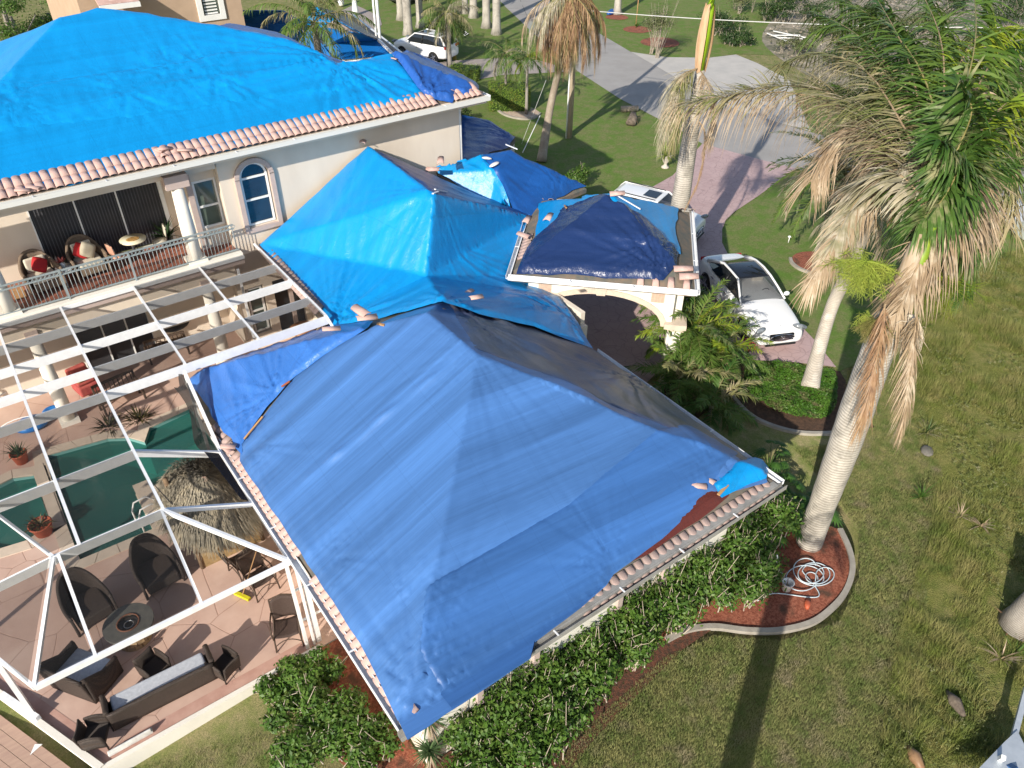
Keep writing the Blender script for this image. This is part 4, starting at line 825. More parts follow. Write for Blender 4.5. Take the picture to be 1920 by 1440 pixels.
# patches of pale tape and small debris, loose ridge tiles lying on the sheets
capm = tile_mesh('ridge_tile', .42, .115, .02, .85); capm.materials.append(TILEM)
def cap_tile(px, py, z, az, label, pitch=.1, roll=0, zf=None, me=capm, s=1):
    x, y = on(px, py, zf) if zf is not None else P2(px, py, z)
    if zf is not None: z = float(zf(np.array([x]), np.array([y]))[0]) + .11
    o = bpy.data.objects.new('ridge_tile', me); C.objects.link(o); o.location = (x, y, z); o.rotation_mode = 'QUATERNION'; o.scale = (s, s, s)
    o.rotation_quaternion = (Matrix.Rotation(az, 3, 'Z') @ Matrix.Rotation(pitch, 3, 'X') @ Matrix.Rotation(roll, 3, 'Y')).to_quaternion(); tag(o, label, 'roof tile', 'loose roof tiles lying on the tarpaulins'); return o
zLf, zPf = zL, zP
for px, py, az, zf, lb, s in [
    (1142, 376, -2.2, zPf, 'pink ridge tile on the peak of the navy portico sheet', 1.1), (983, 426, -1.0, zLf, 'pale ridge tile at the joint left of the portico roof', 1.1), (1024, 422, -1.0, zPf, 'pale ridge tile on the upper left edge of the navy sheet', 1.1),
    (1262, 512, -2.3, zPf, 'ridge tile near the front right corner of the portico, upper of two', 1.3), (1272, 528, -2.3, zPf, 'ridge tile at the front right corner of the portico, lower of two', 1.3), (992, 452, .4, zPf, 'broken tile on the left gutter of the portico', 1.0),
    (800, 324, -2.4, zLf, 'ridge tile lying where the dark strip meets the tall wall', 1.1), (826, 316, -.6, zE, 'ridge tile leaning at the top of the entry sheet', 1.1), (682, 272, 2.6, zLf, 'orange ridge tile against the tall wall at the top of the middle ridge', 1.0),
    (690, 603, .2, zLf, 'tile standing in the valley above the garage roof, left of a pair', .9), (708, 604, 1.3, zLf, 'tile lying in the valley above the garage roof, right of a pair', .9), (640, 627, 1.2, zLf, 'small tile beside the valley near the pool cage', .7),
    (885, 552, 1.9, zLf, 'tile half buried in dark sheeting above the garage ridge', .8), (905, 565, 1.4, zLf, 'dark broken tile next to the half buried one above the garage ridge', .7),
    (310, 295, .5, zMs, 'broken tile piled on the eave above the balcony column', .9), (322, 290, 1.6, zMs, 'tile crossed over the pile above the balcony column', .8), (312, 306, .0, zMs, 'short tile below the pile above the balcony column', .8), (363, 291, 1.2, zMs, 'tile lying flat on the eave right of the pile', .9),
    (60, 365, 1.2, zMs, 'broken tile on the eave at the left end of the balcony', .8), (80, 365, .8, zMs, 'second broken tile on the eave at the left end of the balcony', .8), (445, 846, 1.0, zG, 'split tile at the low end of the garage valley', .8), (436, 858, .3, zG, 'tile fragment on the garage gutter below the valley', .7),
    (1322, 922, .9, zG, 'pale tile on the brown sheet near the far right eave', .8), (1338, 915, .2, zG, 'tile fragment beside the pale tile on the brown sheet', .7), (745, 120, .5, zMs, 'tile under the royal blue corner sheet', .5)]:
    cap_tile(px, py, 0, az, lb, zf=zf, s=s, roll=random.uniform(-.2, .2))
BAG = M('white_sandbag', (.75, .72, .70), .7, (.6, .58, .56), ns=8)
for px, py, s, lb in ((913, 304, .17, 'white sandbag higher on the entry sheet'), (927, 317, .19, 'white sandbag lower on the entry sheet')):
    x, y = on(px, py, zE); z = float(zE(np.array([x]), np.array([y]))[0]) + .12
    o = MB().lathe((0, 0, 0), [(.3, -.3), (.9, -.1), (1, .1), (.7, .4), (.2, .55)], 10, 1.3, .8).build('sandbag', BAG, subs=1); o.location = (x, y, z); o.scale = (s, s, s * .7); o.rotation_euler = (.3, .1, px); tag(o, lb, 'sandbag', 'sandbags on the entry roof')
WOOD = M('raw_batten', (.45, .26, .12), .8, (.36, .2, .09), ns=6)
def batten(pts, lb, w=.04, mat=WOOD): 
    a, b = [Vector(p) for p in pts]; m = (a + b) / 2; o = MB().bar(a - m, b - m, w, .03).build('batten', mat, bevel=.004, seg=1); o.location = m; tag(o, lb, 'batten')
def onz(px, py, zf, dz=.12): x, y = on(px, py, zf); return (x, y, float(zf(np.array([x]), np.array([y]))[0]) + dz)
batten((onz(460, 832, zG, .1), onz(495, 790, zG, .1)), 'bare wooden batten along the torn valley of the garage roof')
batten((onz(545, 722, zG, .1), onz(530, 735, zG, .1)), 'short red batten in the split between the two garage sheets', mat=M('red_batten', (.3, .08, .03), .8))
batten((onz(708, 617, zL, .1), onz(722, 619, zL, .1)), 'small loose lath on the dark valley above the garage', .05)
batten((onz(1345, 935, zG, .1), onz(1362, 918, zG, .1)), 'orange batten end on the brown sheet', .07)
batten((onz(1058, 392, zP, .12), onz(1061, 402, zP, .2)), 'small wooden peg holding the edge of the navy sheet', .05)
TAPE = M('white_strap', (.75, .78, .85), .4)
for a, b, zf, lb in (((816, 362), (838, 366), zL, 'white strap tied round the peak of the middle roof'), ((812, 372), (822, 366), zL, 'white knot of cloth on the peak of the middle roof'), ((948, 282), (970, 289), zE, 'white strap on the peak of the entry roof'), ((1145, 368), (1200, 398), zP, 'pale folded edge down the hip of the navy sheet')):
    batten((onz(*a, zf, .1), onz(*b, zf, .1)), lb, .06, TAPE)
# ================================================================== POOL CAGE
cage = thing('pool_cage', 'storm-damaged white aluminium pool cage with torn dark insect screens', 'pool cage', (1.5, 16, 0))
def Cg(mb, name, mat=ALU, **k): return mb.build(name, mat, cage, world=True, **k)
MESH = M('insect_screen', (.012, .012, .013), .8, alpha=.27, spec=.2); MESHD = M('torn_screen', (.015, .015, .016), .8, alpha=.85)
CZ = 3.78; LU = [-.74, .79, 2.68, 4.55, 6.42]; BV = {1: 21.5, 2: 20.4, 3: 19.3, 4: 18.1, 5: 16.95, 6: 14.5, 7: 12.42}
h1, h2 = .22, .06
def beam(a, b, w_=.055, h=.22, name='beam'): Cg(MB().bar((a[0], a[1], a[2] - h / 2), (b[0], b[1], b[2] - h / 2), w_, h), name)
def purlin(a, b): Cg(MB().bar((a[0], a[1], a[2] + .006), (b[0], b[1], b[2] + .006), .06, .05), 'purlin')
for i in (1, 2, 3, 4, 5):
    beam((-5.2, BV[i], CZ), (6.45 if i > 1 else 5.9, BV[i], CZ), h=.10 if i == 1 else .24)
beam((-5.2, BV[6], CZ), (.80, BV[6], CZ), h=.24); beam((-1.22, BV[7], CZ), (.80, BV[7], CZ), h=.20)
vs = [21.5, 20.4, 19.3, 18.1, 16.95]
for k, u in enumerate(LU):
    for a, b in zip(vs[:-1], vs[1:]): purlin((u, a, CZ), (u, b, CZ))
purlin((LU[4], 22.0, CZ), (LU[4], 21.5, CZ)); purlin((LU[4], 16.95, CZ), (6.40, 16.2, 3.5))
for u in LU[:2]:
    purlin((u, 16.95, CZ), (u, 14.5, CZ)); purlin((u, 14.5, CZ), (u, 12.42, CZ))
EZ = 2.95; EU = 2.44; EV = 10.52
rake = [(2.58, 16.75, CZ), (2.44, 14.35, EZ)]
beam(rake[0], rake[1], .07, .10, 'rake_rail'); beam(rake[1], (2.44, EV, EZ), .07, .12, 'eave_rail')
beam((LU[1], 14.5, CZ), (EU, 14.38, EZ), .06, .16, 'rafter'); beam((LU[1], 12.42, CZ), (EU, 12.42, EZ), .06, .10, 'rafter')
beam((LU[1], 12.42, CZ), (EU, EV, EZ), .06, .10, 'hip_rafter')
beam((-2.14, EV, EZ), (EU, EV, EZ), .06, .12, 'eave_rail')
for u in (.70, -1.16): beam((u + .05, 12.42, CZ), (u, EV, EZ), .055, .06, 'rafter')
beam((-1.2, 12.40, CZ), (-2.14, EV, EZ), .06, .08, 'hip_rafter')
beam((-2.14, EV, EZ), (-3.9, 14.7, EZ), .06, .10, 'eave_rail')
beam((-1.2, 12.40, CZ), (-3.15, 13.15, EZ), .06, .18, 'rafter')
purlin((-1.2, 12.40, CZ), (-2.6, 16.2, CZ)); beam((-2.6, 16.2, CZ), (-4.3, 16.6, EZ), .06, .14, 'rafter')
for u in (-2.4, -4.0):
    for a, b in zip(vs[:-1], vs[1:]): purlin((u, a, CZ), (u, b, CZ))
# posts
def post(u, v, z0, z1, w_=.07, d=.05, name='post'): Cg(MB().box((u - w_ / 2, v - d / 2, z0), (u + w_ / 2, v + d / 2, z1)), name)
post(2.36, 10.56, 0, 2.84, .07); post(2.52, 10.56, -.35, 2.84, .05); post(2.64, 10.6, -.45, 2.84, .11, .08)
for z in (.9, 1.9): Cg(MB().bar((2.40, 10.62, z), (3.2, 10.62, z), .04), 'rail')
post(5.55, 21.2, 0, 3.55); post(8.1 - 1.3, 17.35, 0, 3.5, .08)
Cg(MB().bar((-2.78, 12.36, .05), (-2.78, 12.36, 2.92), .13, .09), 'post'); Cg(MB().bar((-3.2, 13.2, .05), (-2.7, 12.15, .12), .09, .16), 'sill_rail'); Cg(MB().bar((-3.9, 14.7, .05), (-3.9, 14.7, 2.92), .09), 'post')
Cg(MB().bar((2.56, 16.6, .02), (2.56, 16.6, 3.7), .07), 'post')
# screens: only the panels that survived
def screen(pts, mat=MESH): Cg(MB().slab([(p[0], p[1], p[2] + .036) for p in pts], .003), 'screen', mat)
def cell(i, j, u0=None, u1=None): 
    a, b = BV[i], BV[j]; u0 = u0 if u0 is not None else -.7; screen([(u0 + .03, b + .03, CZ), (u1 - .03, b + .03, CZ), (u1 - .03, a - .03, CZ), (u0 + .03, a - .03, CZ)])
cell(1, 2, LU[0], LU[1]); cell(1, 2, LU[2], LU[3]); cell(1, 2, LU[3], LU[4])
for j in range(4): cell(2, 3, LU[j], LU[j + 1]); 
for j in range(1, 4): cell(4, 5, LU[j], LU[j + 1])
cell(2, 3, -2.4, LU[0]); cell(5, 6, LU[0], LU[1]); cell(6, 7, LU[0], LU[1]); cell(5, 6, -2.4, LU[0])
screen([(-1.11, EV + .03, EZ), (.66, EV + .03, EZ), (.73, 12.38, CZ), (-1.08, 12.38, CZ)])
screen([(-2.08, EV + .04, EZ), (-1.2, EV + .03, EZ), (-1.2, 12.3, CZ - .04)]); screen([(-2.2, EV + .1, EZ), (-1.26, 12.36, CZ), (-3.1, 13.1, EZ)])
screen([(-1.24, 12.5, CZ), (-.78, 12.5, CZ), (-.78, 14.45, CZ), (-1.98, 14.45, CZ)])
screen([(EU - .06, 12.5, EZ), (EU - .06, 14.3, EZ), (2.1, 14.3, EZ + .2), (2.25, 12.5, EZ + .1)], MESHD)
# torn strip of screen hanging from the rake down to the deck
mb = MB(); mb.grid(lambda s, t: (2.5 - .25 * t + .1 * math.sin(s * 9), 16.7 - 2.3 * s + .15 * math.sin(t * 7), (CZ - (CZ - EZ) * s - .06) - t * (.35 + .5 * math.sin(s * 3.1))), 14, 5); Cg(mb, 'torn_screen', MESHD)
mb = MB(); mb.grid(lambda s, t: (1.05 + .75 * s - .1 * t + .05 * math.sin(t * 9), 15.1 - 1.5 * s + .1 * t, 1.9 - 1.7 * s + .25 * t * (1 - s)), 10, 3); Cg(mb, 'torn_screen', MESHD)
FRAG = M('fallen_white_section', (.75, .75, .72), .5, (.5, .48, .44), ns=4)
o = MB().box((-.42, -.05, 0), (.42, .05, .07)).box((-.40, -.055, .07), (.40, -.02, .16)).build('fallen_rail', FRAG, bevel=.006, seg=1); p = P(252, 1410, 0); o.location = (p[0], 10.62, .02); tag(o, 'short length of white cage rail lying on the front edge of the patio', 'rail')
# ================================================================== PATIO FURNITURE
def wicker_mat(name, a, b_, sc=60):
    m = M(name, a, .55, b_, ns=sc, nd=2, mix=(.4, .6), spec=.35); nt = m.node_tree; b = nt.nodes['Principled BSDF']; N = nt.nodes.new; L = nt.links.new
    tc = N('ShaderNodeTexCoord'); w1 = N('ShaderNodeTexWave'); w1.inputs['Scale'].default_value = sc * .35; w1.inputs['Distortion'].default_value = .6; L(tc.outputs['Object'], w1.inputs[0])
    w2 = N('ShaderNodeTexWave'); w2.bands_direction = 'Z'; w2.inputs['Scale'].default_value = sc * .35; L(tc.outputs['Object'], w2.inputs[0])
    mm = N('ShaderNodeMath'); mm.operation = 'MULTIPLY'; L(w1.outputs[0], mm.inputs[0]); L(w2.outputs[0], mm.inputs[1]); bb = N('ShaderNodeBump'); bb.inputs['Strength'].default_value = .9; bb.inputs['Distance'].default_value = .01
    L(mm.outputs[0], bb.inputs['Height']); L(bb.outputs[0], b.inputs['Normal']); return m
WICK = wicker_mat('dark_wicker', (.030, .022, .018), (.075, .055, .045)); WICKL = wicker_mat('tan_wicker', (.25, .185, .13), (.17, .12, .085)); WICKM = wicker_mat('brown_wicker', (.10, .065, .045), (.06, .04, .03))
CUSH = M('pale_grey_cushion', (.50, .52, .56), .8, (.40, .42, .46), ns=14, bump=.3, bs=60); CUSHC = M('cream_cushion', (.62, .57, .46), .85, (.52, .47, .37), ns=6, bump=.3)
SLING = M('mesh_sling', (.045, .028, .022), .7, (.065, .042, .034), ns=40, alpha=.86)
def rail_path(pts, r, n=8): return MB().tube(pts, r, n)
def armchair(name, label, cat, w=.92, d=.95, seat=.42, back=1.02, arm=.60, mat=WICK, cushion=None, group=None, wing=.8):
    """big woven armchair; faces local -y; one continuous shell of arms and curved back"""
    t = thing(name, label, cat, group=group)
    def shell(s, q):    # s round the chair, q up
        a = math.pi * (1.18 * s - .09)      # from right arm over back to left arm
        cx = -math.cos(a); sy = math.sin(a)
        x = cx * w / 2 * (abs(cx) ** -.25 if abs(cx) > .1 else 1); x = max(-w / 2, min(w / 2, x)); y = -d / 2 + .05 + (d - .1) * max(0, min(1, (sy + .3) / 1.3)) ** .8
        top = arm + (back - arm) * max(0, sy) ** 2.2
        return (x * (1 + .05 * q), y + .10 * q * max(0, sy), .06 + (top - .06) * q)
    mb = MB(); mb.grid(lambda s, q: shell(s, q), 30, 8); o = mb.build('shell', mat, t, solid=.05)
    mb = MB(); mb.tube([shell(s, 1.0) for s in np.linspace(0, 1, 31)], .045, 8); mb.build('rolled_rim', mat, t)
    for s in (0, 1): a = shell(s, 1); MB().tube([(a[0], a[1], a[2]), (a[0], a[1] - .03, a[2] * .5), (a[0], a[1], .0)], .035, 8).build('arm_front', mat, t)
    MB().box((-w / 2 + .07, -d / 2 + .06, .12), (w / 2 - .07, d / 2 - .16, seat)).build('seat', mat, t, bevel=.04)
    if cushion: MB().box((-w / 2 + .10, -d / 2 + .05, seat + .004), (w / 2 - .10, d / 2 - .2, seat + .13)).build('cushion', cushion, t, bevel=.05, seg=3)
    return t
def wing_pad(t, mat, w, d, z):
    MB().box((-w / 2 + .16, d / 2 - .26, z), (w / 2 - .16, d / 2 - .16, z + .42)).build('back_cushion', mat, t, bevel=.05, seg=3)
a1 = armchair('lounge_chair', 'dark wicker high-backed lounge chair right of the round fire pit under the cage', 'armchair', 1.0, 1.15, .42, 1.15, .62); a1.location = (.35, 14.55, 0); a1.rotation_euler.z = math.radians(4)
a2 = copy_tree(a1); a2.location = (-1.15, 14.75, 0); a2.rotation_euler.z = math.radians(10); a1.scale = a2.scale = (.86, .86, .9); a2['label'] = 'dark wicker high-backed lounge chair left of its twin, next to the cage corner'
for a in (a1, a2): a['group'] = 'pair of dark lounge chairs by the pool'
a1.location = (*P2(300, 1085, 0), 0); a2.location = (*P2(172, 1150, 0), 0)
def sofa(name, label, L, d=.85, seat=.38, back=.78, mat=WICK, cushion=CUSH, arm=.6):
    t = thing(name, label, 'sofa')
    mb = MB(); mb.grid(lambda s, q: ((s - .5) * L, d / 2 - .06 + .10 * q, .05 + (back - .05 + .04 * math.sin(math.pi * s)) * q), 24, 6); mb.build('backrest', mat, t, solid=.07)
    mb = MB(); mb.tube([((s - .5) * L, d / 2 + .05, back + .03 * math.sin(math.pi * s)) for s in np.linspace(0, 1, 20)], .05, 8); mb.build('rolled_rim', mat, t)
    for sx in (-1, 1):
        mb = MB(); mb.grid(lambda s, q: (sx * (L / 2 - .02 + .05 * q * math.sin(s * math.pi)), d / 2 - .03 - s * (d - .04), .04 + ((back - (back - arm) * min(1, s * 1.8)) - .04) * q), 12, 5); mb.build('arm', mat, t, solid=.06)
        MB().tube([(sx * L / 2, d / 2 - s * d * .98, back - (back - arm) * min(1, s * 1.8) + .02) for s in np.linspace(0, 1, 12)], .055, 8).build('arm_roll', mat, t)
        MB().tube([(sx * (L / 2 - .04), -d / 2 + .04, .0), (sx * (L / 2 - .04), -d / 2 + .04, .3)], [.03, .04], 8).build('leg', mat, t)
    MB().box((-L / 2 + .06, -d / 2 + .05, .1), (L / 2 - .06, d / 2 - .1, seat)).build('seat_base', mat, t, bevel=.03)
    MB().box((-L / 2 + .10, -d / 2 + .04, seat + .003), (L / 2 - .10, d / 2 - .14, seat + .12)).build('seat_cushion', cushion, t, bevel=.05, seg=3); return t
s1 = sofa('sofa', 'long dark wicker sofa with a pale cushion along the front edge of the patio', 2.05, .56, back=.66, arm=.55); s1.location = (*P2(322, 1318, 0), 0); s1.rotation_euler.z = math.radians(176)
s1.location = (-.50, 10.98 + .28, 0); s1.rotation_euler.z = math.pi + math.radians(-2)
s2 = sofa('loveseat', 'dark wicker loveseat with a pale cushion behind the left cage rail', 1.25, .95, back=.95); s2.scale = (.88, .88, .9); s2['category'] = 'loveseat'; s2.location = (-1.70, 12.55, 0); s2.rotation_euler.z = math.radians(125)
# fire pit
pit = thing('fire_pit', 'round stone fire pit with a wide grey rim and an open burner in the middle', 'fire pit', (*P2(254, 1196, 0), 0))
PITT = M('pit_rim_slate', (.12, .115, .10), .6, (.09, .088, .08), ns=8, bump=.2); PITB = M('stacked_pit_stone', (.42, .30, .17), .9, (.30, .21, .12), ns=7, bump=.5)
mb = MB(); R1, R2 = .52, .24; n = 36
for i in range(n):
    a0, a1_ = 2 * math.pi * i / n, 2 * math.pi * (i + 1) / n; c0, s0, c1, s1_ = math.cos(a0), math.sin(a0), math.cos(a1_), math.sin(a1_)
    mb.add([(R2 * c0, R2 * s0, .56), (R1 * c0, R1 * s0, .56), (R1 * c1, R1 * s1_, .56), (R2 * c1, R2 * s1_, .56), (R2 * c0, R2 * s0, .50), (R1 * c0, R1 * s0, .50), (R1 * c1, R1 * s1_, .50), (R2 * c1, R2 * s1_, .50)], [(0, 1, 2, 3), (7, 6, 5, 4), (1, 5, 6, 2), (3, 7, 4, 0)])
mb.build('rim', PITT, pit)
for r in range(4):
    for i in range(14):
        a0 = 2 * math.pi * (i + (r % 2) / 2) / 14 + .02; a1_ = a0 + 2 * math.pi / 14 - .04; q = [(.36 * math.cos(a0), .36 * math.sin(a0)), (.36 * math.cos(a1_), .36 * math.sin(a1_)), (.27 * math.cos(a1_), .27 * math.sin(a1_)), (.27 * math.cos(a0), .27 * math.sin(a0))]
        MB().prism(q, r * .125 + .003, r * .125 + .118).build('stone', PITB, pit)
MB().tube([(.225 * math.cos(a), .225 * math.sin(a), .565) for a in np.linspace(0, 2 * math.pi, 25)[:-1]], .018, 8, closed=True).build('rust_ring', M('rusty_ring', (.22, .085, .04), .7, (.12, .05, .03), ns=12), pit)
MB().lathe((0, 0, 0), [(.22, .30), (.22, .50), (.20, .50), (.05, .38)], 20).build('burner_bowl', M('burnt_bowl', (.03, .025, .022), .4), pit)
MB().tube([(.10 * math.cos(a), .10 * math.sin(a), .50) for a in np.linspace(0, 2 * math.pi, 20)[:-1]], .012, 6, closed=True).build('burner_ring', M('silver_ring', (.5, .5, .5), .3, metal=1), pit)
# small woven chairs
def club(label, w=.55, d=.55, seat=.40, arm=.62, back=.70, mat=WICK):
    t = thing('small_chair', label, 'chair', group='small dark wicker chairs round the fire pit')
    for sx in (-1, 1):
        mb = MB(); mb.grid(lambda s, q: (sx * (w / 2 + .03 * q), -d / 2 + s * d, .22 + (arm - .22 + .06 * math.sin(math.pi * s)) * q), 8, 4); mb.build('arm', mat, t, solid=.05)
        MB().tube([(sx * (w / 2 + .03), -d / 2 + s * d, arm + .06 * math.sin(math.pi * s)) for s in np.linspace(0, 1, 9)], .035, 7).build('arm_roll', mat, t)
        for sy in (-1, 1): MB().tube([(sx * (w / 2 - .02), sy * (d / 2 - .03), 0), (sx * (w / 2 - .02), sy * (d / 2 - .03), .3)], .022, 6).build('leg', mat, t)
    mb = MB(); mb.grid(lambda s, q: ((s - .5) * w, d / 2 + .08 * q - .03 * math.cos(math.pi * (s - .5)) + .03, .22 + (back - .22) * q), 8, 4); mb.build('backrest', mat, t, solid=.04)
    MB().box((-w / 2 + .02, -d / 2 + .02, seat - .12), (w / 2 - .02, d / 2 - .01, seat)).build('seat', mat, t, bevel=.02); return t
cl = club('small dark wicker chair in the open between the fire pit and the long sofa'); cl.location = (*P2(297, 1268, 0), 0); cl.rotation_euler.z = math.radians(22); cl.scale = (.78, .78, .85)
for px, py, rz, lb in ((425, 1262, 205, 'small dark wicker chair at the right end of the long sofa'), (190, 1392, 65, 'small dark wicker chair near the lower corner, at the left end of the long sofa')):
    c_ = copy_tree(cl); c_.location = (*P2(px, py, 0), 0); c_.rotation_euler.z = math.radians(rz); c_['label'] = lb
def sling_chair(label, mat=SLING):
    t = thing('sling_chair', label, 'chair', group='brown mesh sling chairs at the right side of the patio')
    mb = MB(); mb.grid(lambda s, q: ((s - .5) * (.56 - .06 * q), .22 + .14 * q + .05 * math.sin(math.pi * s) , .44 + .50 * q + .05 * math.sin(math.pi * s) * q), 10, 6); mb.build('backrest', mat, t, solid=.008)
    mb = MB(); mb.grid(lambda s, q: ((s - .5) * .54, -.26 + .5 * q, .44 - .05 * math.sin(math.pi * s)), 8, 6); mb.build('seat', mat, t, solid=.008)
    FR = WICKM
    for sx in (-1, 1):
        MB().tube([(sx * .29, -.30, 0), (sx * .27, -.26, .44), (sx * .26, .22, .44), (sx * .27, .38, .96)], .018, 7).build('side_frame', FR, t)
        MB().tube([(sx * .29, .40, 0), (sx * .27, .22, .44)], .018, 7).build('leg', FR, t)
        MB().tube([(sx * .28, -.27, .40), (sx * .30, -.28, .62), (sx * .31, 0, .66), (sx * .28, .28, .64)], .018, 7).build('armrest', FR, t)
        MB().tube([(sx * .28, -.28 + .66 * s, .18 + .16 * math.sin(math.pi * s)) for s in np.linspace(0, 1, 7)], .011, 6).build('bow_brace', FR, t)
    MB().tube([(-.27, .38, .96), (0, .43, 1.0), (.27, .38, .96)], .02, 7).build('top_rail', FR, t)
    MB().tube([((s - .5) * .56, -.28, .18 + .16 * math.sin(math.pi * s)) for s in np.linspace(0, 1, 7)], .011, 6).build('bow_brace', FR, t); return t
sc = sling_chair('brown mesh sling chair alone by the white cage post at the patio edge'); sc.location = (*P2(543, 1196, 0), 0); sc.rotation_euler.z = math.radians(-20)
c_ = copy_tree(sc); c_.location = (*P2(492, 1102, 0), 0); c_.rotation_euler.z = math.radians(8); c_['label'] = 'brown mesh sling chair in front of the thatched bar with a broom against it'
c_ = copy_tree(sc); c_.location = (*P2(462, 1070, 0), 0); c_.rotation_euler.z = math.radians(190); c_['label'] = 'brown mesh sling chair half hidden under the thatch eave'
# broom
br = thing('broom', 'push broom with a yellow head and wooden handle beside the sling chair', 'broom', (*P2(455, 1120, 0), 0), math.radians(-62))
MB().box((-.22, -.05, .02), (.22, .05, .09)).build('head', M('yellow_plastic', (.62, .55, .02), .6, (.5, .42, .02), ns=8), br, bevel=.01); 
MB().tube([(0, .02, .08), (.18, .62, 1.15)], .013, 7).build('handle', WOOD, br)
# thatched bar
hut = thing('thatched_bar', 'thatched palm-leaf roof on posts over a small bar beside the pool', 'tiki bar', (*P2(420, 950, 0), 0))
THA = M('dry_thatch', (.30, .265, .205), .95, (.19, .165, .12), ns=20, nd=4, mix=(.35, .65), col3=(.40, .34, .24), ns3=2.5); hx, hy = hut.location.x, hut.location.y
hc = P(415, 905, 2.5); hcx, hcy = hc[0], hc[1]
# real hut stands between the pool and the garage gutter
HC = (2.0, 14.85); HR = 1.58; hz0, hz1 = 1.45, 2.0
hut.location = (HC[0], HC[1], 0)
for sx in (-1, 1):
    for sy in (-1, 1): MB().tube([(sx * .75, sy * .75, 0), (sx * .74, sy * .74, 1.8)], .06, 8).build('post', M('cypress_pole', (.22, .15, .09), .9, (.14, .09, .055), ns=8, bump=.4), hut)
mb = MB(); mb.box((-.8, -.95, .95), (.8, -.6, 1.0)); mb.build('counter', M('bar_plank', (.32, .23, .14), .7, (.24, .17, .1), ns=4), hut, bevel=.01); MB().box((-.75, -.78, 0), (.75, -.70, .95)).build('bar_front', M('bamboo', (.36, .25, .12), .6, (.25, .17, .08), ns=9), hut)
core = MB(); core.grid(lambda s, q: ((HR * .93 * (1 - q * .93)) * math.cos(2 * math.pi * s), (HR * .93 * (1 - q * .93)) * math.sin(2 * math.pi * s), hz0 + (hz1 - hz0) * q - .05), 28, 6); core.v = [(x * .70, y, z) for x, y, z in core.v]; core.build('thatch_bed', THA, hut)
nb = 9000; s_ = rng.uniform(0, 2 * np.pi, nb); q = 1 - np.sqrt(rng.uniform(0, 1, nb)); rad = HR * (1 - q); L_ = rng.uniform(.22, .5, nb); ang = s_ + rng.normal(0, .12, nb)
x0, y0, z0_ = rad * np.cos(s_), rad * np.sin(s_), hz0 + (hz1 - hz0) * q + rng.uniform(.0, .07, nb)
dx, dy = np.cos(ang) * L_ * .8, np.sin(ang) * L_ * .8; dz = -L_ * (.62 + rng.uniform(-.2, .35, nb)); w_ = rng.uniform(.008, .02, nb); px_, py_ = -np.sin(ang) * w_, np.cos(ang) * w_
V = np.stack([np.c_[x0 - px_, y0 - py_, z0_], np.c_[x0 + px_, y0 + py_, z0_], np.c_[x0 + dx + px_ * .3, y0 + dy + py_ * .3, z0_ + dz], np.c_[x0 + dx - px_ * .3, y0 + dy - py_ * .3, z0_ + dz]], 1).reshape(-1, 3); V[:, 0] *= .70
o = put('thatch', fast_mesh('thatch', V, np.arange(nb * 4).reshape(-1, 4), 4), THA, hut); o['kind'] = 'stuff'
# planters, benches, odds and ends on the deck
TERRA = M('terracotta_pot', (.46, .10, .045), .6, (.36, .085, .04), ns=5, bump=.1)
def blades(n, L, w, spread, mat, parent, name='leaves', lo=.2, curl=.5, base=(0, 0, 0), r0=.03, col=None):
    mb = MB()
    for i in range(n):
        a = random.uniform(0, 2 * math.pi); e = random.uniform(lo, 1.45) if spread is None else random.uniform(*spread); l = L * random.uniform(.7, 1.1); p = Vector(base) + Vector((math.cos(a), math.sin(a), 0)) * r0 * random.random(); pts = []
        sd = Vector((-math.sin(a), math.cos(a), 0)); k = 4
        for j in range(k + 1):
            t = j / k; pts.append((p.copy(), w * (1 - t) ** .7 * (.6 + .4 * math.sin(math.pi * min(1, t + .3))) + .001)); ee = e - curl * t * 1.6; p = p + Vector((math.cos(a) * math.cos(ee), math.sin(a) * math.cos(ee), math.sin(ee))) * l / k
        vs = []
        for q_, ww in pts: vs += [q_ - sd * ww, q_ + sd * ww]
        mb.add(vs, [(2 * j, 2 * j + 1, 2 * j + 3, 2 * j + 2) for j in range(k)], True)
    return mb.build(name, mat, parent)
ALOE = leaf_mat('agave_leaf', (.05, .085, .035), (.09, .12, .06), None, sc=6); BROM = leaf_mat('bromeliad_leaf', (.10, .085, .035), (.04, .03, .02), (.35, .30, .10), sc=8); DKLF = leaf_mat('dark_cordyline', (.018, .022, .012), (.045, .04, .02), (.20, .17, .05), sc=8)
def pot(name, label, x, y, r, h, nb, L, w, mat, potm=TERRA, spread=(.5, 1.45), cat='potted plant', sx=1):
    t = thing(name, label, cat, (x, y, 0)); MB().lathe((0, 0, 0), [(r * .72, 0), (r, h * .9), (r * 1.08, h * .92), (r * 1.08, h), (r * .94, h), (r * .9, h * .9), (.02, h * .88)], 20, sx, 1).build('pot', potm, t); blades(nb, L, w, spread, mat, t, base=(0, 0, h * .88), r0=r * .7); return t
pot('potted_agave', 'spiky green agave in a round red pot behind the spa', *P2(42, 866, 0), .21, .34, 46, .42, .02, ALOE)
pot('potted_bromeliad', 'striped bromeliad in a square-shouldered red pot beside the spa', *P2(84, 1000, 0), .26, .36, 40, .36, .024, BROM, spread=(.2, 1.2))
for px, py, lb in ((262, 786, 'dark cordyline clump on the pool edge under the open cage panel'), (205, 800, 'dark cordyline clump on the pool edge beneath the screen')):
    t = thing('cordyline_clump', lb, 'plant', (*P2(px, py, 0), .02)); blades(70, .42, .022, (.15, 1.3), DKLF, t, r0=.3)
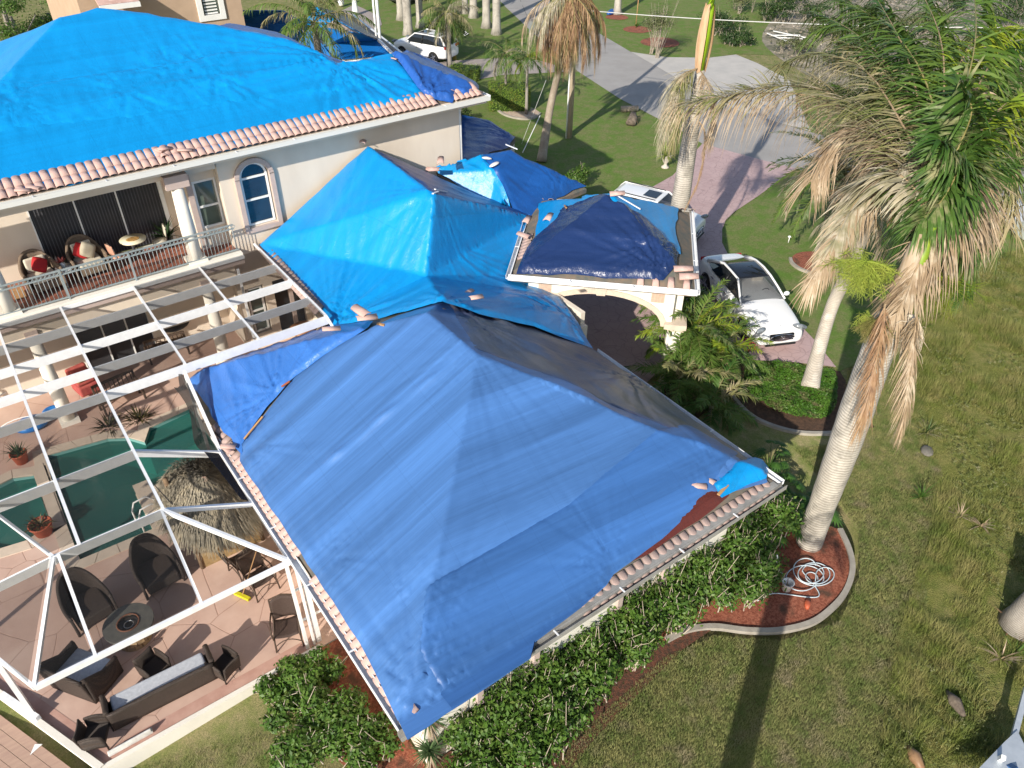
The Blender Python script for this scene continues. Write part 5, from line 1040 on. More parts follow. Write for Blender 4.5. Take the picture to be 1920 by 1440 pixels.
def bench(label, loc, rz, mat=WICKM):
    t = thing('garden_bench', label, 'bench', (*loc, 0), rz)
    for sx in (-.6, .6):
        for sy in (-.2, .2): MB().box((sx - .03, sy - .03, 0), (sx + .03, sy + .03, .45 if sy < 0 else .9)).build('leg', mat, t)
        MB().box((sx - .03, -.24, .62), (sx + .03, .2, .66)).build('armrest', mat, t)
    for k in range(5): MB().box((-.66, -.24 + k * .095, .44), (.66, -.165 + k * .095, .465)).build('slat', mat, t)
    MB().box((-.6, .17, .84), (.6, .21, .92)).build('top_rail', mat, t)
    for k in range(9): MB().box((-.52 + k * .13 - .015, .18, .47), (-.52 + k * .13 + .015, .20, .84)).build('back_slat', mat, t)
    return t
bench('dark slatted bench between the pool and the house columns', P2(232, 758, 0), math.radians(10)); bench('dark slatted bench in the shade left of the right-hand column', P2(318, 668, 0), math.radians(175))
REDF = M('faded_red_fabric', (.30, .045, .05), .85, (.42, .10, .08), ns=4); 
t = thing('red_chaise', 'faded red upholstered chaise under the balcony', 'chaise', (*P2(165, 735, 0), 0), math.radians(12))
MB().box((-.3, -.35, .1), (.3, .35, .45)).build('seat', REDF, t, bevel=.06, seg=3); MB().box((-.3, .2, .45), (.3, .38, .85)).build('backrest', REDF, t, bevel=.06, seg=3)
for k, (m_, z) in enumerate(((REDF, .47), (M('mustard_fabric', (.55, .40, .10), .85, (.45, .3, .08), ns=5), .60), (REDF, .73))): MB().box((-.27 + .02 * k, -.3, z), (.25, .15, z + .11)).build('folded_cushion', m_, t, bevel=.045, seg=3)
BLU = M('blue_vinyl', (.015, .13, .42), .35, (.02, .18, .5), ns=3, bump=.5, bs=8)
t = thing('pool_float', 'deflated blue vinyl pool float heaped by the left column', 'pool float', (*P2(62, 800, 0), 0)); MB().lathe((0, 0, 0), [(.42, 0), (.5, .12), (.38, .25), (.1, .3)], 18, 1, .8).build('float', BLU, t, subs=1); MB().lathe((.62, .25, 0), [(.28, 0), (.34, .1), (.25, .2), (.1, .12)], 16).build('float_lobe', BLU, t, subs=1)
MB().tube([(-.3 + .5 * math.cos(a), .1 * math.sin(a), .25 + .12 * math.sin(a)) for a in np.linspace(0, 2 * math.pi, 16)], .015, 6).build('cord', WHITE, t)
for px, py, rz, lb in ((8, 745, .5, 'white plastic sun chair at the left edge of the frame under the cage'),):
    t = thing('plastic_chair', lb, 'chair', (*P2(px, py, 0), 0), rz)
    for k in range(6): MB().box((-.28, -.3 + k * .1, .3), (.28, -.22 + k * .1, .33)).build('slat', WHITE, t)
    for k in range(5): MB().bar((-.26 + k * .13, .3, .33), (-.26 + k * .13, .62, .85), .07, .02).build('back_slat', WHITE, t)
    for sx in (-.27, .27):
        for sy in (-.28, .28): MB().box((sx - .03, sy - .03, 0), (sx + .03, sy + .03, .5)).build('leg', WHITE, t)
        MB().box((sx - .04, -.3, .5), (sx + .04, .35, .53)).build('armrest', WHITE, t)
t = thing('cafe_table', 'round brown table at the living room door seen beside the blue sheet', 'table', (*P2(575, 650, 0), 0)); MB().lathe((0, 0, 0), [(.45, .72), (.46, .75), (.02, .75)], 24).build('table_top', M('brown_table', (.30, .14, .06), .5, (.24, .11, .05), ns=4), t); MB().lathe((0, 0, 0), [(.22, 0), (.05, .05), (.04, .72)], 12).build('pedestal', WICK, t)
MB().tube([(.06 + .1 * i, 0, .55 + .35 * math.sin(i * .55)) for i in range(6)], .02, 8)
gr = thing('pool_handrail', 'curved white handrail at the pool steps', 'handrail', (*P2(292, 985, 0), 0), .2)
for dy in (0, .35): MB().tube([(-.3, dy, -.2), (-.3, dy, .5), (-.2, dy, .72), (.1, dy, .72), (.28, dy, .5), (.3, dy, 0)], .022, 8).build('tube', WHITE, gr)
ch = thing('shaded_table_set', 'dark round table set in the shade under the balcony', 'table', (*P2(335, 640, 0), 0)); MB().lathe((0, 0, 0), [(.5, .70), (.52, .74), (.02, .74)], 22).build('table_top', SHADE, ch); MB().lathe((0, 0, 0), [(.25, 0), (.05, .05), (.05, .7)], 12).build('pedestal', WICK, ch)
# ================================================================== ON THE BALCONY
def lounge(label, x, y, rz):
    t = armchair('balcony_armchair', label, 'armchair', .86, .85, .36, .98, .60, WICKL, CUSHC); wing_pad(t, CUSHC, .86, .85, .48); t.location = (x, y, 3.805); t.rotation_euler.z = rz; return t
lounge('tan wicker armchair with a red pillow at the left end of the balcony', .72, 22.75, .15); lounge('tan wicker armchair with red and beige pillows before the balcony doors', 1.95, 22.95, .1)
REDP = M('red_pillow', (.50, .02, .02), .8, (.4, .015, .02), ns=5); BEI = M('beige_pillow', (.45, .40, .30), .85, (.36, .31, .22), ns=5)
def pillow(label, x, y, z, rx, rz, mat): 
    def f(s, q, sg): 
        a, b = s * 2 - 1, q * 2 - 1; k = (1 - a ** 4) * (1 - b ** 4); return (a * .21 * (1 - .12 * b * b), sg * .085 * k ** .5, b * .21 * (1 - .12 * a * a))
    mb = MB(); mb.grid(lambda s, q: f(s, q, 1), 10, 10); mb.grid(lambda s, q: f(1 - s, q, -1), 10, 10); o = mb.build('throw_pillow', mat); o.location = (x, y, z); o.rotation_euler = (rx, .6, rz); tag(o, label, 'pillow'); return o
pillow('red throw pillow on the left balcony armchair', .76, 22.72, 4.55, -.5, .2, REDP); pillow('red throw pillow on the armchair before the balcony doors', 1.88, 22.93, 4.55, -.4, 0, REDP); pillow('beige throw pillow leaning on the red one before the balcony doors', 2.03, 22.85, 4.56, -.4, .1, BEI)
IRON = M('dark_iron', (.06, .05, .045), .5)
t = thing('side_table', 'small white-topped side table between the balcony armchairs', 'side table', (1.32, 22.75, 3.805)); MB().lathe((0, 0, 0), [(.24, .44), (.25, .48), (.02, .48)], 18).build('table_top', WHITE, t); 
for a in (0, 2.1, 4.2): MB().tube([(.2 * math.cos(a), .2 * math.sin(a), 0), (.12 * math.cos(a), .12 * math.sin(a), .45)], .015, 6).build('leg', IRON, t)
t = thing('flower_arrangement', 'red flower arrangement on the balcony side table', 'flowers', (1.30, 22.78, 4.29)); MB().lathe((0, 0, 0), [(.05, 0), (.08, .08), (.05, .14)], 12).build('vase', WHITE, t); blades(26, .18, .03, (.3, 1.4), M('red_petals', (.5, .015, .02), .6, (.6, .2, .15), ns=20), t, 'petals', base=(0, 0, .13)); blades(12, .2, .02, (.1, 1), ALOE, t, 'leaves', base=(0, 0, .12))
t = thing('bistro_table', 'round cream bistro table with a brown mosaic centre on the balcony', 'table', (3.25, 22.85, 3.805)); MB().lathe((0, 0, 0), [(.36, .70), (.37, .73), (.02, .73)], 26).build('table_top', M('cream_top', (.70, .64, .46), .4), t); MB().lathe((0, 0, 0), [(.19, .731), (.17, .737), (.01, .737)], 16, 1, .8).build('mosaic_centre', M('brown_mosaic', (.25, .12, .04), .5, (.55, .35, .12), ns=14), t)
for a in (0, 2.1, 4.2): MB().tube([(.25 * math.cos(a), .25 * math.sin(a), 0), (.05 * math.cos(a), .05 * math.sin(a), .4), (.12 * math.cos(a), .12 * math.sin(a), .7)], .015, 6).build('leg', IRON, t)
def iron_chair(label, x, y, rz, seatm):
    t = thing('bistro_chair', label, 'chair', (x, y, 3.805), rz, 'iron chairs round the bistro table')
    MB().lathe((0, 0, 0), [(.2, .43), (.21, .46), (.02, .47)], 16).build('seat', seatm, t)
    for sx in (-.15, .15):
        for sy in (-.15, .15): MB().tube([(sx * 1.2, sy * 1.2, 0), (sx, sy, .44)], .012, 6).build('leg', IRON, t)
    MB().tube([(-.19, .17, .44), (-.2, .22, .8), (0, .24, .95), (.2, .22, .8), (.19, .17, .44)], .014, 6).build('back_frame', IRON, t); mb = MB(); mb.grid(lambda s, q: ((s - .5) * .32, .2 + .03 * q, .55 + .33 * q), 4, 4); mb.build('backrest', seatm, t, solid=.02); return t
SAL = M('salmon_seat', (.50, .26, .18), .8)
iron_chair('salmon-backed iron chair left of the bistro table on the balcony', 2.75, 22.6, 1.9, SAL); iron_chair('iron chair behind the bistro table near the plant', 3.95, 22.9, -1.6, CUSHC); iron_chair('dark iron chair right of the balcony column', 5.15, 22.5, -.6, CUSHC)
t = thing('balcony_plant', 'leafy green plant in a dark pot in the balcony corner', 'potted plant', (4.25, 23.3, 3.805)); MB().lathe((0, 0, 0), [(.13, 0), (.18, .3), (.02, .28)], 16).build('pot', SHADE, t); blades(40, .7, .05, (.3, 1.5), leaf_mat('dark_houseplant', (.02, .05, .018), (.04, .08, .03), sc=5), t, base=(0, 0, .3), r0=.1)
t = thing('crate', 'small wooden crate at the left end of the balcony by the column', 'crate', (.02, 22.7, 3.805)); 
for k in range(3): MB().box((-.15, -.15, .03 + k * .09), (.15, -.13, .10 + k * .09)).build('slat', WOOD, t); MB().box((-.15, .13, .03 + k * .09), (.15, .15, .10 + k * .09)).build('slat', WOOD, t)
MB().box((-.15, -.13, 0), (.15, .13, .03)).build('floor_board', WOOD, t)
# ================================================================== PLANTS
def curve(pts, k=10): return np.array(smooth_line([tuple(p) for p in pts], k))
def frond_arrays(path, n=60, ll=.7, lw=.018, hang=.5, alpha=(70, 25), t0=.12, jit=.25, seg=4, prof=.8, rise=.15, ragg=.2, twist=1.0, minl=.3, both=True):
    path = np.asarray(path); m = len(path); d = np.diff(path, axis=0); L = np.r_[0, np.cumsum(np.linalg.norm(d, axis=1))]; L /= L[-1]
    tt = np.repeat(np.linspace(t0, .995, n), 2) if both else np.linspace(t0, .995, n); N = len(tt); tt = np.clip(tt + rng.normal(0, .3 / n, N), 0, 1)
    side = np.tile([1, -1], n) if both else rng.choice([-1, 1], n)
    pos = np.stack([np.interp(tt, L, path[:, i]) for i in range(3)], 1); T = np.stack([np.interp(np.clip(tt + .03, 0, 1), L, path[:, i]) - np.interp(np.clip(tt - .03, 0, 1), L, path[:, i]) for i in range(3)], 1); T /= np.linalg.norm(T, axis=1)[:, None] + 1e-9
    up = np.array([0, 0, 1.0]); S_ = np.cross(T, up); S_ /= np.linalg.norm(S_, axis=1)[:, None] + 1e-6; U_ = np.cross(S_, T)
    al = np.radians(alpha[0] + (alpha[1] - alpha[0]) * tt + rng.normal(0, 8, N)); el = rise + rng.normal(0, jit, N)
    D = T * np.cos(al)[:, None] + S_ * (side * np.sin(al) * np.cos(el))[:, None] + U_ * (np.sin(al) * np.sin(el))[:, None]
    le = ll * (minl + (1 - minl) * np.sin(np.pi * np.clip(tt, 0, 1) ** prof * .93 + .05)) * (1 + rng.uniform(-ragg, ragg * .5, N)); hg = hang * (1 + rng.normal(0, .3, N))
    W = np.cross(D, up) * .8 + T * .6 * twist + rng.normal(0, .25, (N, 3)); W /= np.linalg.norm(W, axis=1)[:, None]
    vs = []
    for j in range(seg + 1):
        s_ = j / seg; p = pos + D * (le * (s_ - .25 * np.clip(hg, 0, 1.4) * s_ * s_))[:, None]; p[:, 2] -= le * hg * s_ ** 1.7 * .8; ww = lw * (1 - s_ ** 2.2) * (.55 + .45 * min(1, s_ * 5)) + .0008
        vs += [p - W * ww / 1, p + W * ww / 1]
    V = np.stack(vs, 1).reshape(-1, 3); k = 2 * (seg + 1); b = np.arange(N)[:, None, None] * k + (np.arange(seg) * 2)[None, :, None] + np.array([0, 1, 3, 2])[None, None, :]
    return V, b.reshape(-1, 4)
def frond(path, mat, parent, rmat=None, r=.022, world=False, **kw):
    V, F = frond_arrays(path, **kw); path = np.asarray(path); mb = MB(); n = len(path); st = max(1, n // 10); q = [tuple(p) for p in path[::st]]; mb.tube(q, [r * (1 - .85 * i / (len(q) - 1)) for i in range(len(q))], 5)
    nv = len(V); V2 = np.array([tuple(p) for p in mb.v]); F2 = [f for f in mb.f if len(f) == 4]; V = np.r_[V, V2]; F = np.r_[F, np.array(F2) + nv]
    o = put('frond', fast_mesh('frond', V, F, 4), mat, parent, world)
    if rmat is not None:
        o.data.materials.append(rmat); mi = np.zeros(len(o.data.polygons), dtype=np.int32); k = len(F2)
        mi[-k:] = 1; o.data.polygons.foreach_set('material_index', mi)
    return o
def arc(c, az, el, L, sag, k=12, side=0):
    """path leaving c at azimuth/elevation (deg), bending down by sag degrees"""
    p = np.array(c, float); out = [p.copy()]
    for i in range(k):
        t = i / (k - 1); e = math.radians(el - sag * t ** 1.3); a = math.radians(az + side * t); p = p + np.array([math.cos(e) * math.cos(a), math.cos(e) * math.sin(a), math.sin(e)]) * L / k; out.append(p.copy())
    return np.array(out)
GRN = leaf_mat('palm_green', (.075, .145, .022), (.13, .20, .04), None, sc=1.5); GRND = leaf_mat('palm_deep_green', (.035, .09, .014), (.085, .16, .03), (.30, .29, .15), sc=1.2)
YGR = leaf_mat('palm_yellow_green', (.16, .24, .02), (.28, .34, .03), None, sc=2); OLI = leaf_mat('palm_olive_tattered', (.16, .185, .05), (.33, .28, .15), (.46, .38, .26), sc=1.1, tl=.2)
TAN = leaf_mat('palm_dead_tan', (.42, .32, .21), (.30, .215, .135), (.50, .42, .31), sc=1.6, tl=.15); BRN = leaf_mat('palm_dead_brown', (.26, .145, .075), (.38, .25, .14), (.16, .09, .05), sc=1.5, tl=.12); GRY = leaf_mat('palm_grey_olive', (.24, .23, .13), (.40, .35, .25), (.50, .44, .35), sc=2, tl=.15)
SIL = leaf_mat('date_palm_leaf', (.12, .17, .07), (.20, .24, .12), (.34, .30, .18), sc=2, tl=.2)
RACH = M('frond_stalk', (.20, .19, .06), .6, (.30, .24, .10), ns=4); RACHD = M('dead_frond_stalk', (.34, .25, .15), .8, (.24, .17, .10), ns=4)
def bark(name, a, b_, ring=9, c3=None, bump=.5):
    m = M(name, a, .9, b_, ns=3, stretch=(1, 1, .35), col3=c3, ns3=2.5); nt = m.node_tree; b = nt.nodes['Principled BSDF']; N = nt.nodes.new; L = nt.links.new
    tc = N('ShaderNodeTexCoord'); w_ = N('ShaderNodeTexWave'); w_.bands_direction = 'Z'; w_.inputs['Scale'].default_value = ring; w_.inputs['Distortion'].default_value = 2.5; w_.inputs['Detail'].default_value = 3; w_.inputs['Detail Scale'].default_value = 1.5; L(tc.outputs['Object'], w_.inputs[0])
    r = N('ShaderNodeMapRange'); r.inputs[3].default_value = .82; r.inputs[4].default_value = 1.05; L(w_.outputs[0], r.inputs[0]); x = N('ShaderNodeMix'); x.data_type = 'RGBA'; x.blend_type = 'MULTIPLY'; x.inputs[0].default_value = 1
    L(b.inputs['Base Color'].links[0].from_socket, x.inputs[6]); L(r.outputs[0], x.inputs[7]); L(x.outputs[2], b.inputs['Base Color'])
    n = N('ShaderNodeTexNoise'); n.inputs['Scale'].default_value = 25; n.inputs['Detail'].default_value = 5; L(tc.outputs['Object'], n.inputs[0]); ad = N('ShaderNodeMath'); L(w_.outputs[0], ad.inputs[0]); L(n.outputs[0], ad.inputs[1])
    bb = N('ShaderNodeBump'); bb.inputs['Strength'].default_value = bump; bb.inputs['Distance'].default_value = .012; L(ad.outputs[0], bb.inputs['Height']); L(bb.outputs[0], b.inputs['Normal']); return m
BARKW = bark('royal_palm_bark', (.50, .46, .40), (.34, .31, .265), 4, (.27, .25, .215), bump=.9); BARKT = bark('coconut_palm_bark', (.36, .30, .23), (.26, .21, .16), 8, (.42, .37, .30)); BARKG = bark('weathered_palm_bark', (.33, .30, .26), (.24, .21, .18), 8)
def trunk(pts, radii, mat, parent, name='trunk', n=16, base=None):
    q = smooth_line(pts, 6); R_ = np.interp(np.linspace(0, 1, len(q)), np.linspace(0, 1, len(radii)), radii); rr = [float(r * (1 + .012 * math.sin(i * 2.1))) for i, r in enumerate(R_)]
    o = MB().tube(q, rr, n).build(name, mat, parent, world=True); return o
def up_from(base, px, py): return (base[0], base[1], above(base, px, py))
# ---- the big royal palm on the right
b0 = P(1516, 1018, -.05); rp = thing('royal_palm', 'huge pale royal palm in the red mulch bed with half dead storm-torn fronds', 'palm tree', b0)
tz = above(b0, 1722, 432); TOP = Vector((b0[0], b0[1], tz))
def near(px, py, dz=0, dist=None):   # a point near the crown seen at (px,py): height from the crown level
    return P(px, py, tz + dz)
trunk([b0, (b0[0] - .0, b0[1], 1.6), (b0[0] + .02, b0[1], 3.2), (b0[0] + .02, b0[1] + .02, 5.0), (b0[0], b0[1] + .02, 6.6), (b0[0], b0[1], above(b0, 1683, 590))], [.33, .31, .34, .36, .33, .28, .22], BARKW, rp, n=24)
z1 = above(b0, 1683, 590)
MB().tube([(b0[0], b0[1], z1 - .05), (b0[0] + .02, b0[1], z1 + .5), (b0[0] + .03, b0[1], tz - .35), (b0[0] + .02, b0[1], tz - .05)], [.21, .20, .15, .06], 16).build('crownshaft', M('crownshaft_husk', (.46, .38, .29), .8, (.28, .19, .11), ns=3, stretch=(4, 4, .6), bump=.4), rp, world=True)
MB().tube([(b0[0] + .08, b0[1] - .12, z1 + .3), (b0[0] + .1, b0[1] - .14, z1 + .9), (b0[0] + .12, b0[1] - .1, tz + .1)], [.10, .12, .08], 12).build('green_sheath', M('green_sheath', (.22, .30, .02), .45, (.12, .22, .02), ns=3), rp, world=True)
def FR(pp, mat, rm=RACHD, **k):
    q = curve([near(*p) for p in pp], 6); frond(q, mat, rp, rm, r=k.pop('r', .03), world=True, **k)
# long frond reaching left
FR([(1735, 390, .2), (1690, 290, .75), (1600, 190, .8), (1480, 160, .5), (1370, 178, .1), (1290, 190, -.2)], OLI, n=170, ll=1.35, lw=0.0200, hang=.42, jit=.35, alpha=(80, 50), t0=.08, seg=5, minl=.6, rise=.25)
FR([(1735, 395, .2), (1690, 280, .7), (1600, 188, .75), (1480, 160, .45), (1370, 178, .05), (1290, 192, -.25)], GRY, n=130, ll=1.3, lw=0.0175, hang=.25, jit=.4, alpha=(75, 45), t0=.08, seg=5, minl=.6, rise=.5)
FR([(1735, 400, .15), (1680, 300, .65), (1590, 205, .7), (1470, 172, .4), (1340, 185, -.05), (1262, 195, -.3)], TAN, n=190, ll=1.15, lw=0.0137, hang=1.05, jit=.4, alpha=(78, 55), t0=.1, seg=5, minl=.65, rise=-.3)
# fronds toward the upper right and the camera
FR([(1745, 380, .2), (1790, 290, .9), (1830, 215, 1.3), (1870, 130, 1.45), (1930, 60, 1.3)], GRND, RACH, n=111, ll=1.16, lw=0.0338, hang=.35, jit=.3, alpha=(75, 30), t0=.12, seg=5)
FR([(1745, 385, .2), (1800, 270, 1.2), (1822, 205, 1.9), (1800, 160, 2.3)], GRND, RACH, n=102, ll=1.23, lw=0.0338, hang=.45, jit=.5, alpha=(85, 55), t0=.3, seg=5, minl=.7)
FR([(1750, 380, .2), (1850, 290, .7), (1905, 270, .4), (1960, 330, -.4)], GRND, RACH, n=102, ll=1.02, lw=0.0338, hang=.7, jit=.3, alpha=(75, 35), seg=5)
FR([(1745, 380, .2), (1760, 250, 1.2), (1720, 120, 1.9), (1650, 40, 2.0), (1560, -10, 1.6)], GRN, RACH, n=130, ll=1.38, lw=0.0338, hang=.85, jit=.3, alpha=(70, 40), seg=5, minl=.6)
FR([(1745, 380, .3), (1800, 200, 1.6), (1830, 60, 2.4), (1820, -60, 2.6)], GRN, RACH, n=111, ll=1.31, lw=0.0338, hang=.7, jit=.3, alpha=(70, 40), seg=5)
FR([(1748, 380, .3), (1730, 190, 1.0), (1760, 110, 1.2), (1830, 80, .9), (1900, 110, .6)], YGR, RACH, n=74, ll=0.85, lw=0.0338, hang=.5, jit=.4, alpha=(65, 35), seg=4)
FR([(1745, 385, .2), (1800, 330, .3), (1850, 370, -.5), (1862, 450, -1.3)], GRND, RACH, n=111, ll=1.10, lw=0.0338, hang=1.0, jit=.3, alpha=(60, 30), seg=5, minl=.5)
FR([(1745, 390, .1), (1790, 400, .1), (1815, 470, -.7), (1812, 540, -1.4)], GRND, RACH, n=83, ll=0.87, lw=0.0331, hang=1.0, jit=.3, alpha=(55, 25), seg=5)
# dead fronds hanging
FR([(1760, 330, .4), (1770, 380, .3), (1735, 470, -.4), (1690, 560, -1.2), (1655, 640, -1.9)], TAN, n=158, ll=0.81, lw=0.0238, hang=.55, jit=.35, alpha=(30, 15), t0=.05, seg=5, minl=.6)
FR([(1735, 330, .4), (1700, 290, .5), (1640, 340, 0), (1590, 410, -.5), (1545, 490, -1.1), (1520, 530, -1.5)], TAN, n=167, ll=0.91, lw=0.0238, hang=.7, jit=.45, alpha=(40, 22), t0=.15, seg=5, minl=.55)
FR([(1735, 350, .3), (1690, 320, .4), (1620, 360, -.1), (1570, 440, -.7), (1560, 500, -1.2)], GRY, n=139, ll=0.91, lw=0.0238, hang=.8, jit=.5, alpha=(45, 25), t0=.2, seg=5)
FR([(1740, 300, .5), (1700, 260, .6), (1690, 330, -.1), (1685, 400, -.8)], BRN, n=102, ll=0.72, lw=0.0238, hang=.9, jit=.5, alpha=(50, 25), seg=4)
FR([(1745, 340, .4), (1780, 250, .8), (1760, 300, .5), (1700, 390, -.2)], GRY, n=111, ll=0.78, lw=0.0266, hang=.8, jit=.6, alpha=(60, 30), seg=4)
FR([(1760, 300, .6), (1800, 300, .9), (1770, 370, .5), (1720, 420, .1)], GRND, RACH, n=102, ll=1.10, lw=0.0331, hang=.6, jit=.5, alpha=(80, 40), seg=5)
FR([(1740, 370, .3), (1730, 300, .8), (1770, 240, 1.2), (1860, 240, 1.2)], GRY, n=130, ll=0.91, lw=0.0266, hang=.7, jit=.6, alpha=(80, 40), seg=4)

for k, (pp, m_) in enumerate([([(1745, 380, .2), (1700, 250, .9), (1640, 190, 1.0), (1560, 160, .8)], GRND), ([(1745, 380, .2), (1820, 330, .6), (1890, 310, .5), (1950, 290, .2)], GRND), ([(1745, 390, .2), (1690, 330, .6), (1650, 330, .4), (1600, 350, 0)], GRY),
    ([(1745, 380, .2), (1790, 320, .9), (1800, 300, 1.2), (1760, 260, 1.7)], GRND), ([(1745, 380, .3), (1860, 220, 1.4), (1920, 180, 1.5), (1990, 170, 1.2)], YGR), ([(1745, 380, .2), (1690, 180, 1.4), (1640, 110, 1.6), (1560, 70, 1.5)], OLI),
    ([(1745, 385, .1), (1790, 360, .3), (1800, 420, -.3), (1760, 500, -1.2)], OLI), ([(1745, 380, .1), (1700, 330, .3), (1720, 360, 0), (1700, 450, -.9)], GRND), ([(1745, 380, .1), (1830, 250, .9), (1860, 230, .9), (1900, 240, .6)], OLI), ([(1745, 370, .3), (1780, 330, .6), (1790, 360, .4), (1750, 430, -.2)], GRND)]):
    FR(pp, m_, n=93, ll=0.95, lw=0.0309, hang=.75, jit=.5, alpha=(75, 35), seg=5, minl=.55, t0=.15)

for k, (pp, m_) in enumerate([([(1750, 360, .3), (1720, 180, 1.5), (1690, 80, 2.0), (1640, -10, 2.2)], GRND), ([(1750, 360, .3), (1770, 170, 1.7), (1760, 60, 2.3), (1720, -30, 2.6)], GRN), ([(1750, 360, .3), (1830, 170, 1.7), (1880, 90, 1.9), (1940, 40, 1.8)], GRND),
    ([(1750, 360, .3), (1680, 150, 1.5), (1600, 60, 1.7), (1520, 20, 1.3)], GRN), ([(1750, 360, .3), (1860, 250, 1.1), (1910, 210, 1.1), (1960, 230, .6)], GRND), ([(1750, 330, .5), (1760, 230, 1.2), (1790, 190, 1.5), (1830, 180, 1.6)], TAN), ([(1750, 340, .4), (1700, 260, .8), (1670, 260, .7), (1640, 300, .2)], TAN), ([(1750, 340, .4), (1800, 340, .5), (1830, 360, .2), (1840, 420, -.5)], TAN), ([(1750, 360, .3), (1720, 200, 1.3), (1650, 170, 1.3), (1590, 210, .8)], OLI)]):
    FR(pp, m_, n=105, ll=1.06, lw=0.0338, hang=.8, jit=.45, alpha=(75, 35), seg=5, minl=.55, t0=.15)

for k, (pp, m_) in enumerate([([(1750, 350, .4), (1690, 230, 1.2), (1620, 130, 1.5), (1530, 100, 1.2), (1460, 120, .7)], OLI), ([(1750, 350, .4), (1740, 170, 1.6), (1690, 60, 1.9), (1600, 30, 1.7), (1530, 60, 1.2)], GRN), ([(1750, 350, .4), (1690, 250, .9), (1620, 230, .8), (1560, 270, .3), (1520, 340, -.4)], TAN),
    ([(1750, 350, .4), (1830, 250, 1.0), (1880, 260, .8), (1900, 340, 0), (1895, 430, -.9)], OLI), ([(1750, 350, .4), (1800, 120, 2.0), (1850, 60, 2.2), (1910, 60, 1.9), (1960, 110, 1.3)], YGR), ([(1755, 330, .5), (1830, 300, .7), (1800, 400, .1), (1730, 500, -.7), (1680, 590, -1.4)], TAN)]):
    FR(pp, m_, n=150, ll=1.15, lw=.022, hang=.75, jit=.4, alpha=(72, 35), seg=5, minl=.6, t0=.12)
for k in range(2): FR([(1660 + 60 * k, 570 + 20 * k, -1.0), (1650 + 62 * k, 640, -1.6), (1632 + 70 * k, 740, -2.4), (1612 + 80 * k, 800, -3.0)], [BRN, TAN][k], n=130, ll=.55, lw=.013, hang=1.2, jit=.7, alpha=(40, 15), t0=.02, seg=4, minl=.6, r=.015)
# flower stalks
def spray(c, n, L, mat, parent, name='flower_stalk', down=1.0, w=.004, sub=18, world=True, az=None):
    mb = MB(); c = Vector(c)
    for i in range(n):
        a = random.uniform(0, 6.28) if az is None else az + random.gauss(0, .7); e = random.uniform(-1.2, .4); d = Vector((math.cos(a) * math.cos(e), math.sin(a) * math.cos(e), math.sin(e))); p = c.copy(); pts = [p.copy()]; l = L * random.uniform(.6, 1)
        for j in range(5): d = (d + Vector((0, 0, -.28 * down))).normalized(); p = p + d * l / 5; pts.append(p.copy())
        mb.tube(pts, [w * 1.6, w * 1.4, w * 1.2, w, w * .8, w * .5], 3, cap=False)
        for s_ in range(sub):
            t = random.uniform(.2, 1) * 5; j = min(4, int(t)); q = pts[j].lerp(pts[j + 1], t - j); dd = (d * .5 + Vector((random.gauss(0, 1), random.gauss(0, 1), random.gauss(-.3 * down, .7))).normalized()).normalized() * L * random.uniform(.12, .28)
            mb.tube([q, q + dd * .6, q + dd + Vector((0, 0, -.03 * down))], [w * .8, w * .7, w * .4], 3, cap=False)
    return mb.build(name, mat, parent, world=world)
SPG = M('green_flower_stalk', (.20, .28, .03), .6, (.30, .34, .05), ns=3); SPP = M('pale_dead_stalk', (.60, .53, .42), .8, (.45, .37, .27), ns=4); SPO = M('olive_flower_stalk', (.17, .17, .04), .7, (.26, .22, .07), ns=5)
spray(near(1625, 490, -.7), 75, .80, SPG, rp, down=.6, sub=26, w=.006); spray(near(1750, 520, -1.2), 40, 1.1, YGR, rp, down=.35, sub=22, az=-.6); spray(near(1640, 600, -1.5), 60, .5, SPO, rp, down=.8, sub=18); spray(near(1705, 590, -1.3), 90, .85, SPP, rp, 'dead_flower_stalk', down=2.4, sub=6, w=.008, az=-.6); spray(near(1622, 590, -1.5), 20, .38, SPG, rp, down=.9)
# ---- second palm behind the portico
bB = P(1249, 548, 0); bB = (bB[0] + .15, bB[1] + .1, 0); p2_ = thing('royal_palm', 'pale royal palm behind the portico with a bright green crownshaft and one drooping frond', 'palm tree', bB)
zt = above(bB, 1298, 212); trunk([bB, (bB[0], bB[1], zt * .5), (bB[0], bB[1], zt)], [.36, .33, .30, .24], BARKW, p2_, n=20)
zc0, zc1 = above(bB, 1303, 130), above(bB, 1318, -5); 
MB().tube([(bB[0], bB[1], zt - .02), (bB[0], bB[1], zc0)], [.21, .14], 14).build('trunk_top', BARKW, p2_, world=True)
MB().tube([(bB[0], bB[1], zc0), (bB[0], bB[1], (zc0 + zc1) / 2), (bB[0] + .05, bB[1], zc1)], [.12, .15, .10], 14).build('crownshaft', M('lime_crownshaft', (.27, .42, .02), .35, (.20, .34, .015), ns=2, stretch=(3, 3, .5)), p2_, world=True)
for k, (a, c) in enumerate(((3.3, 'husk'), (5.6, 'husk'))):
    mb = MB(); mb.grid(lambda s, q: (bB[0] + (.15 + .10 * math.sin(s * 3)) * math.cos(a + (q - .5) * 1.3 * (1 - .3 * s)), bB[1] + (.15 + .10 * math.sin(s * 3)) * math.sin(a + (q - .5) * 1.3), zc1 - .15 - s * (zc1 - zc0 - .1) + .03 * math.sin(q * 9)), 10, 6); mb.build('leaf_sheath', M('dry_sheath', (.52, .36, .22), .8, (.40, .24, .13), ns=4, stretch=(3, 3, .4)), p2_, world=True)
def FB(pts, mat, **k): frond(curve(pts, 6), mat, p2_, RACHD, world=True, **k)
def nb_(px, py, z): return P(px, py, z)
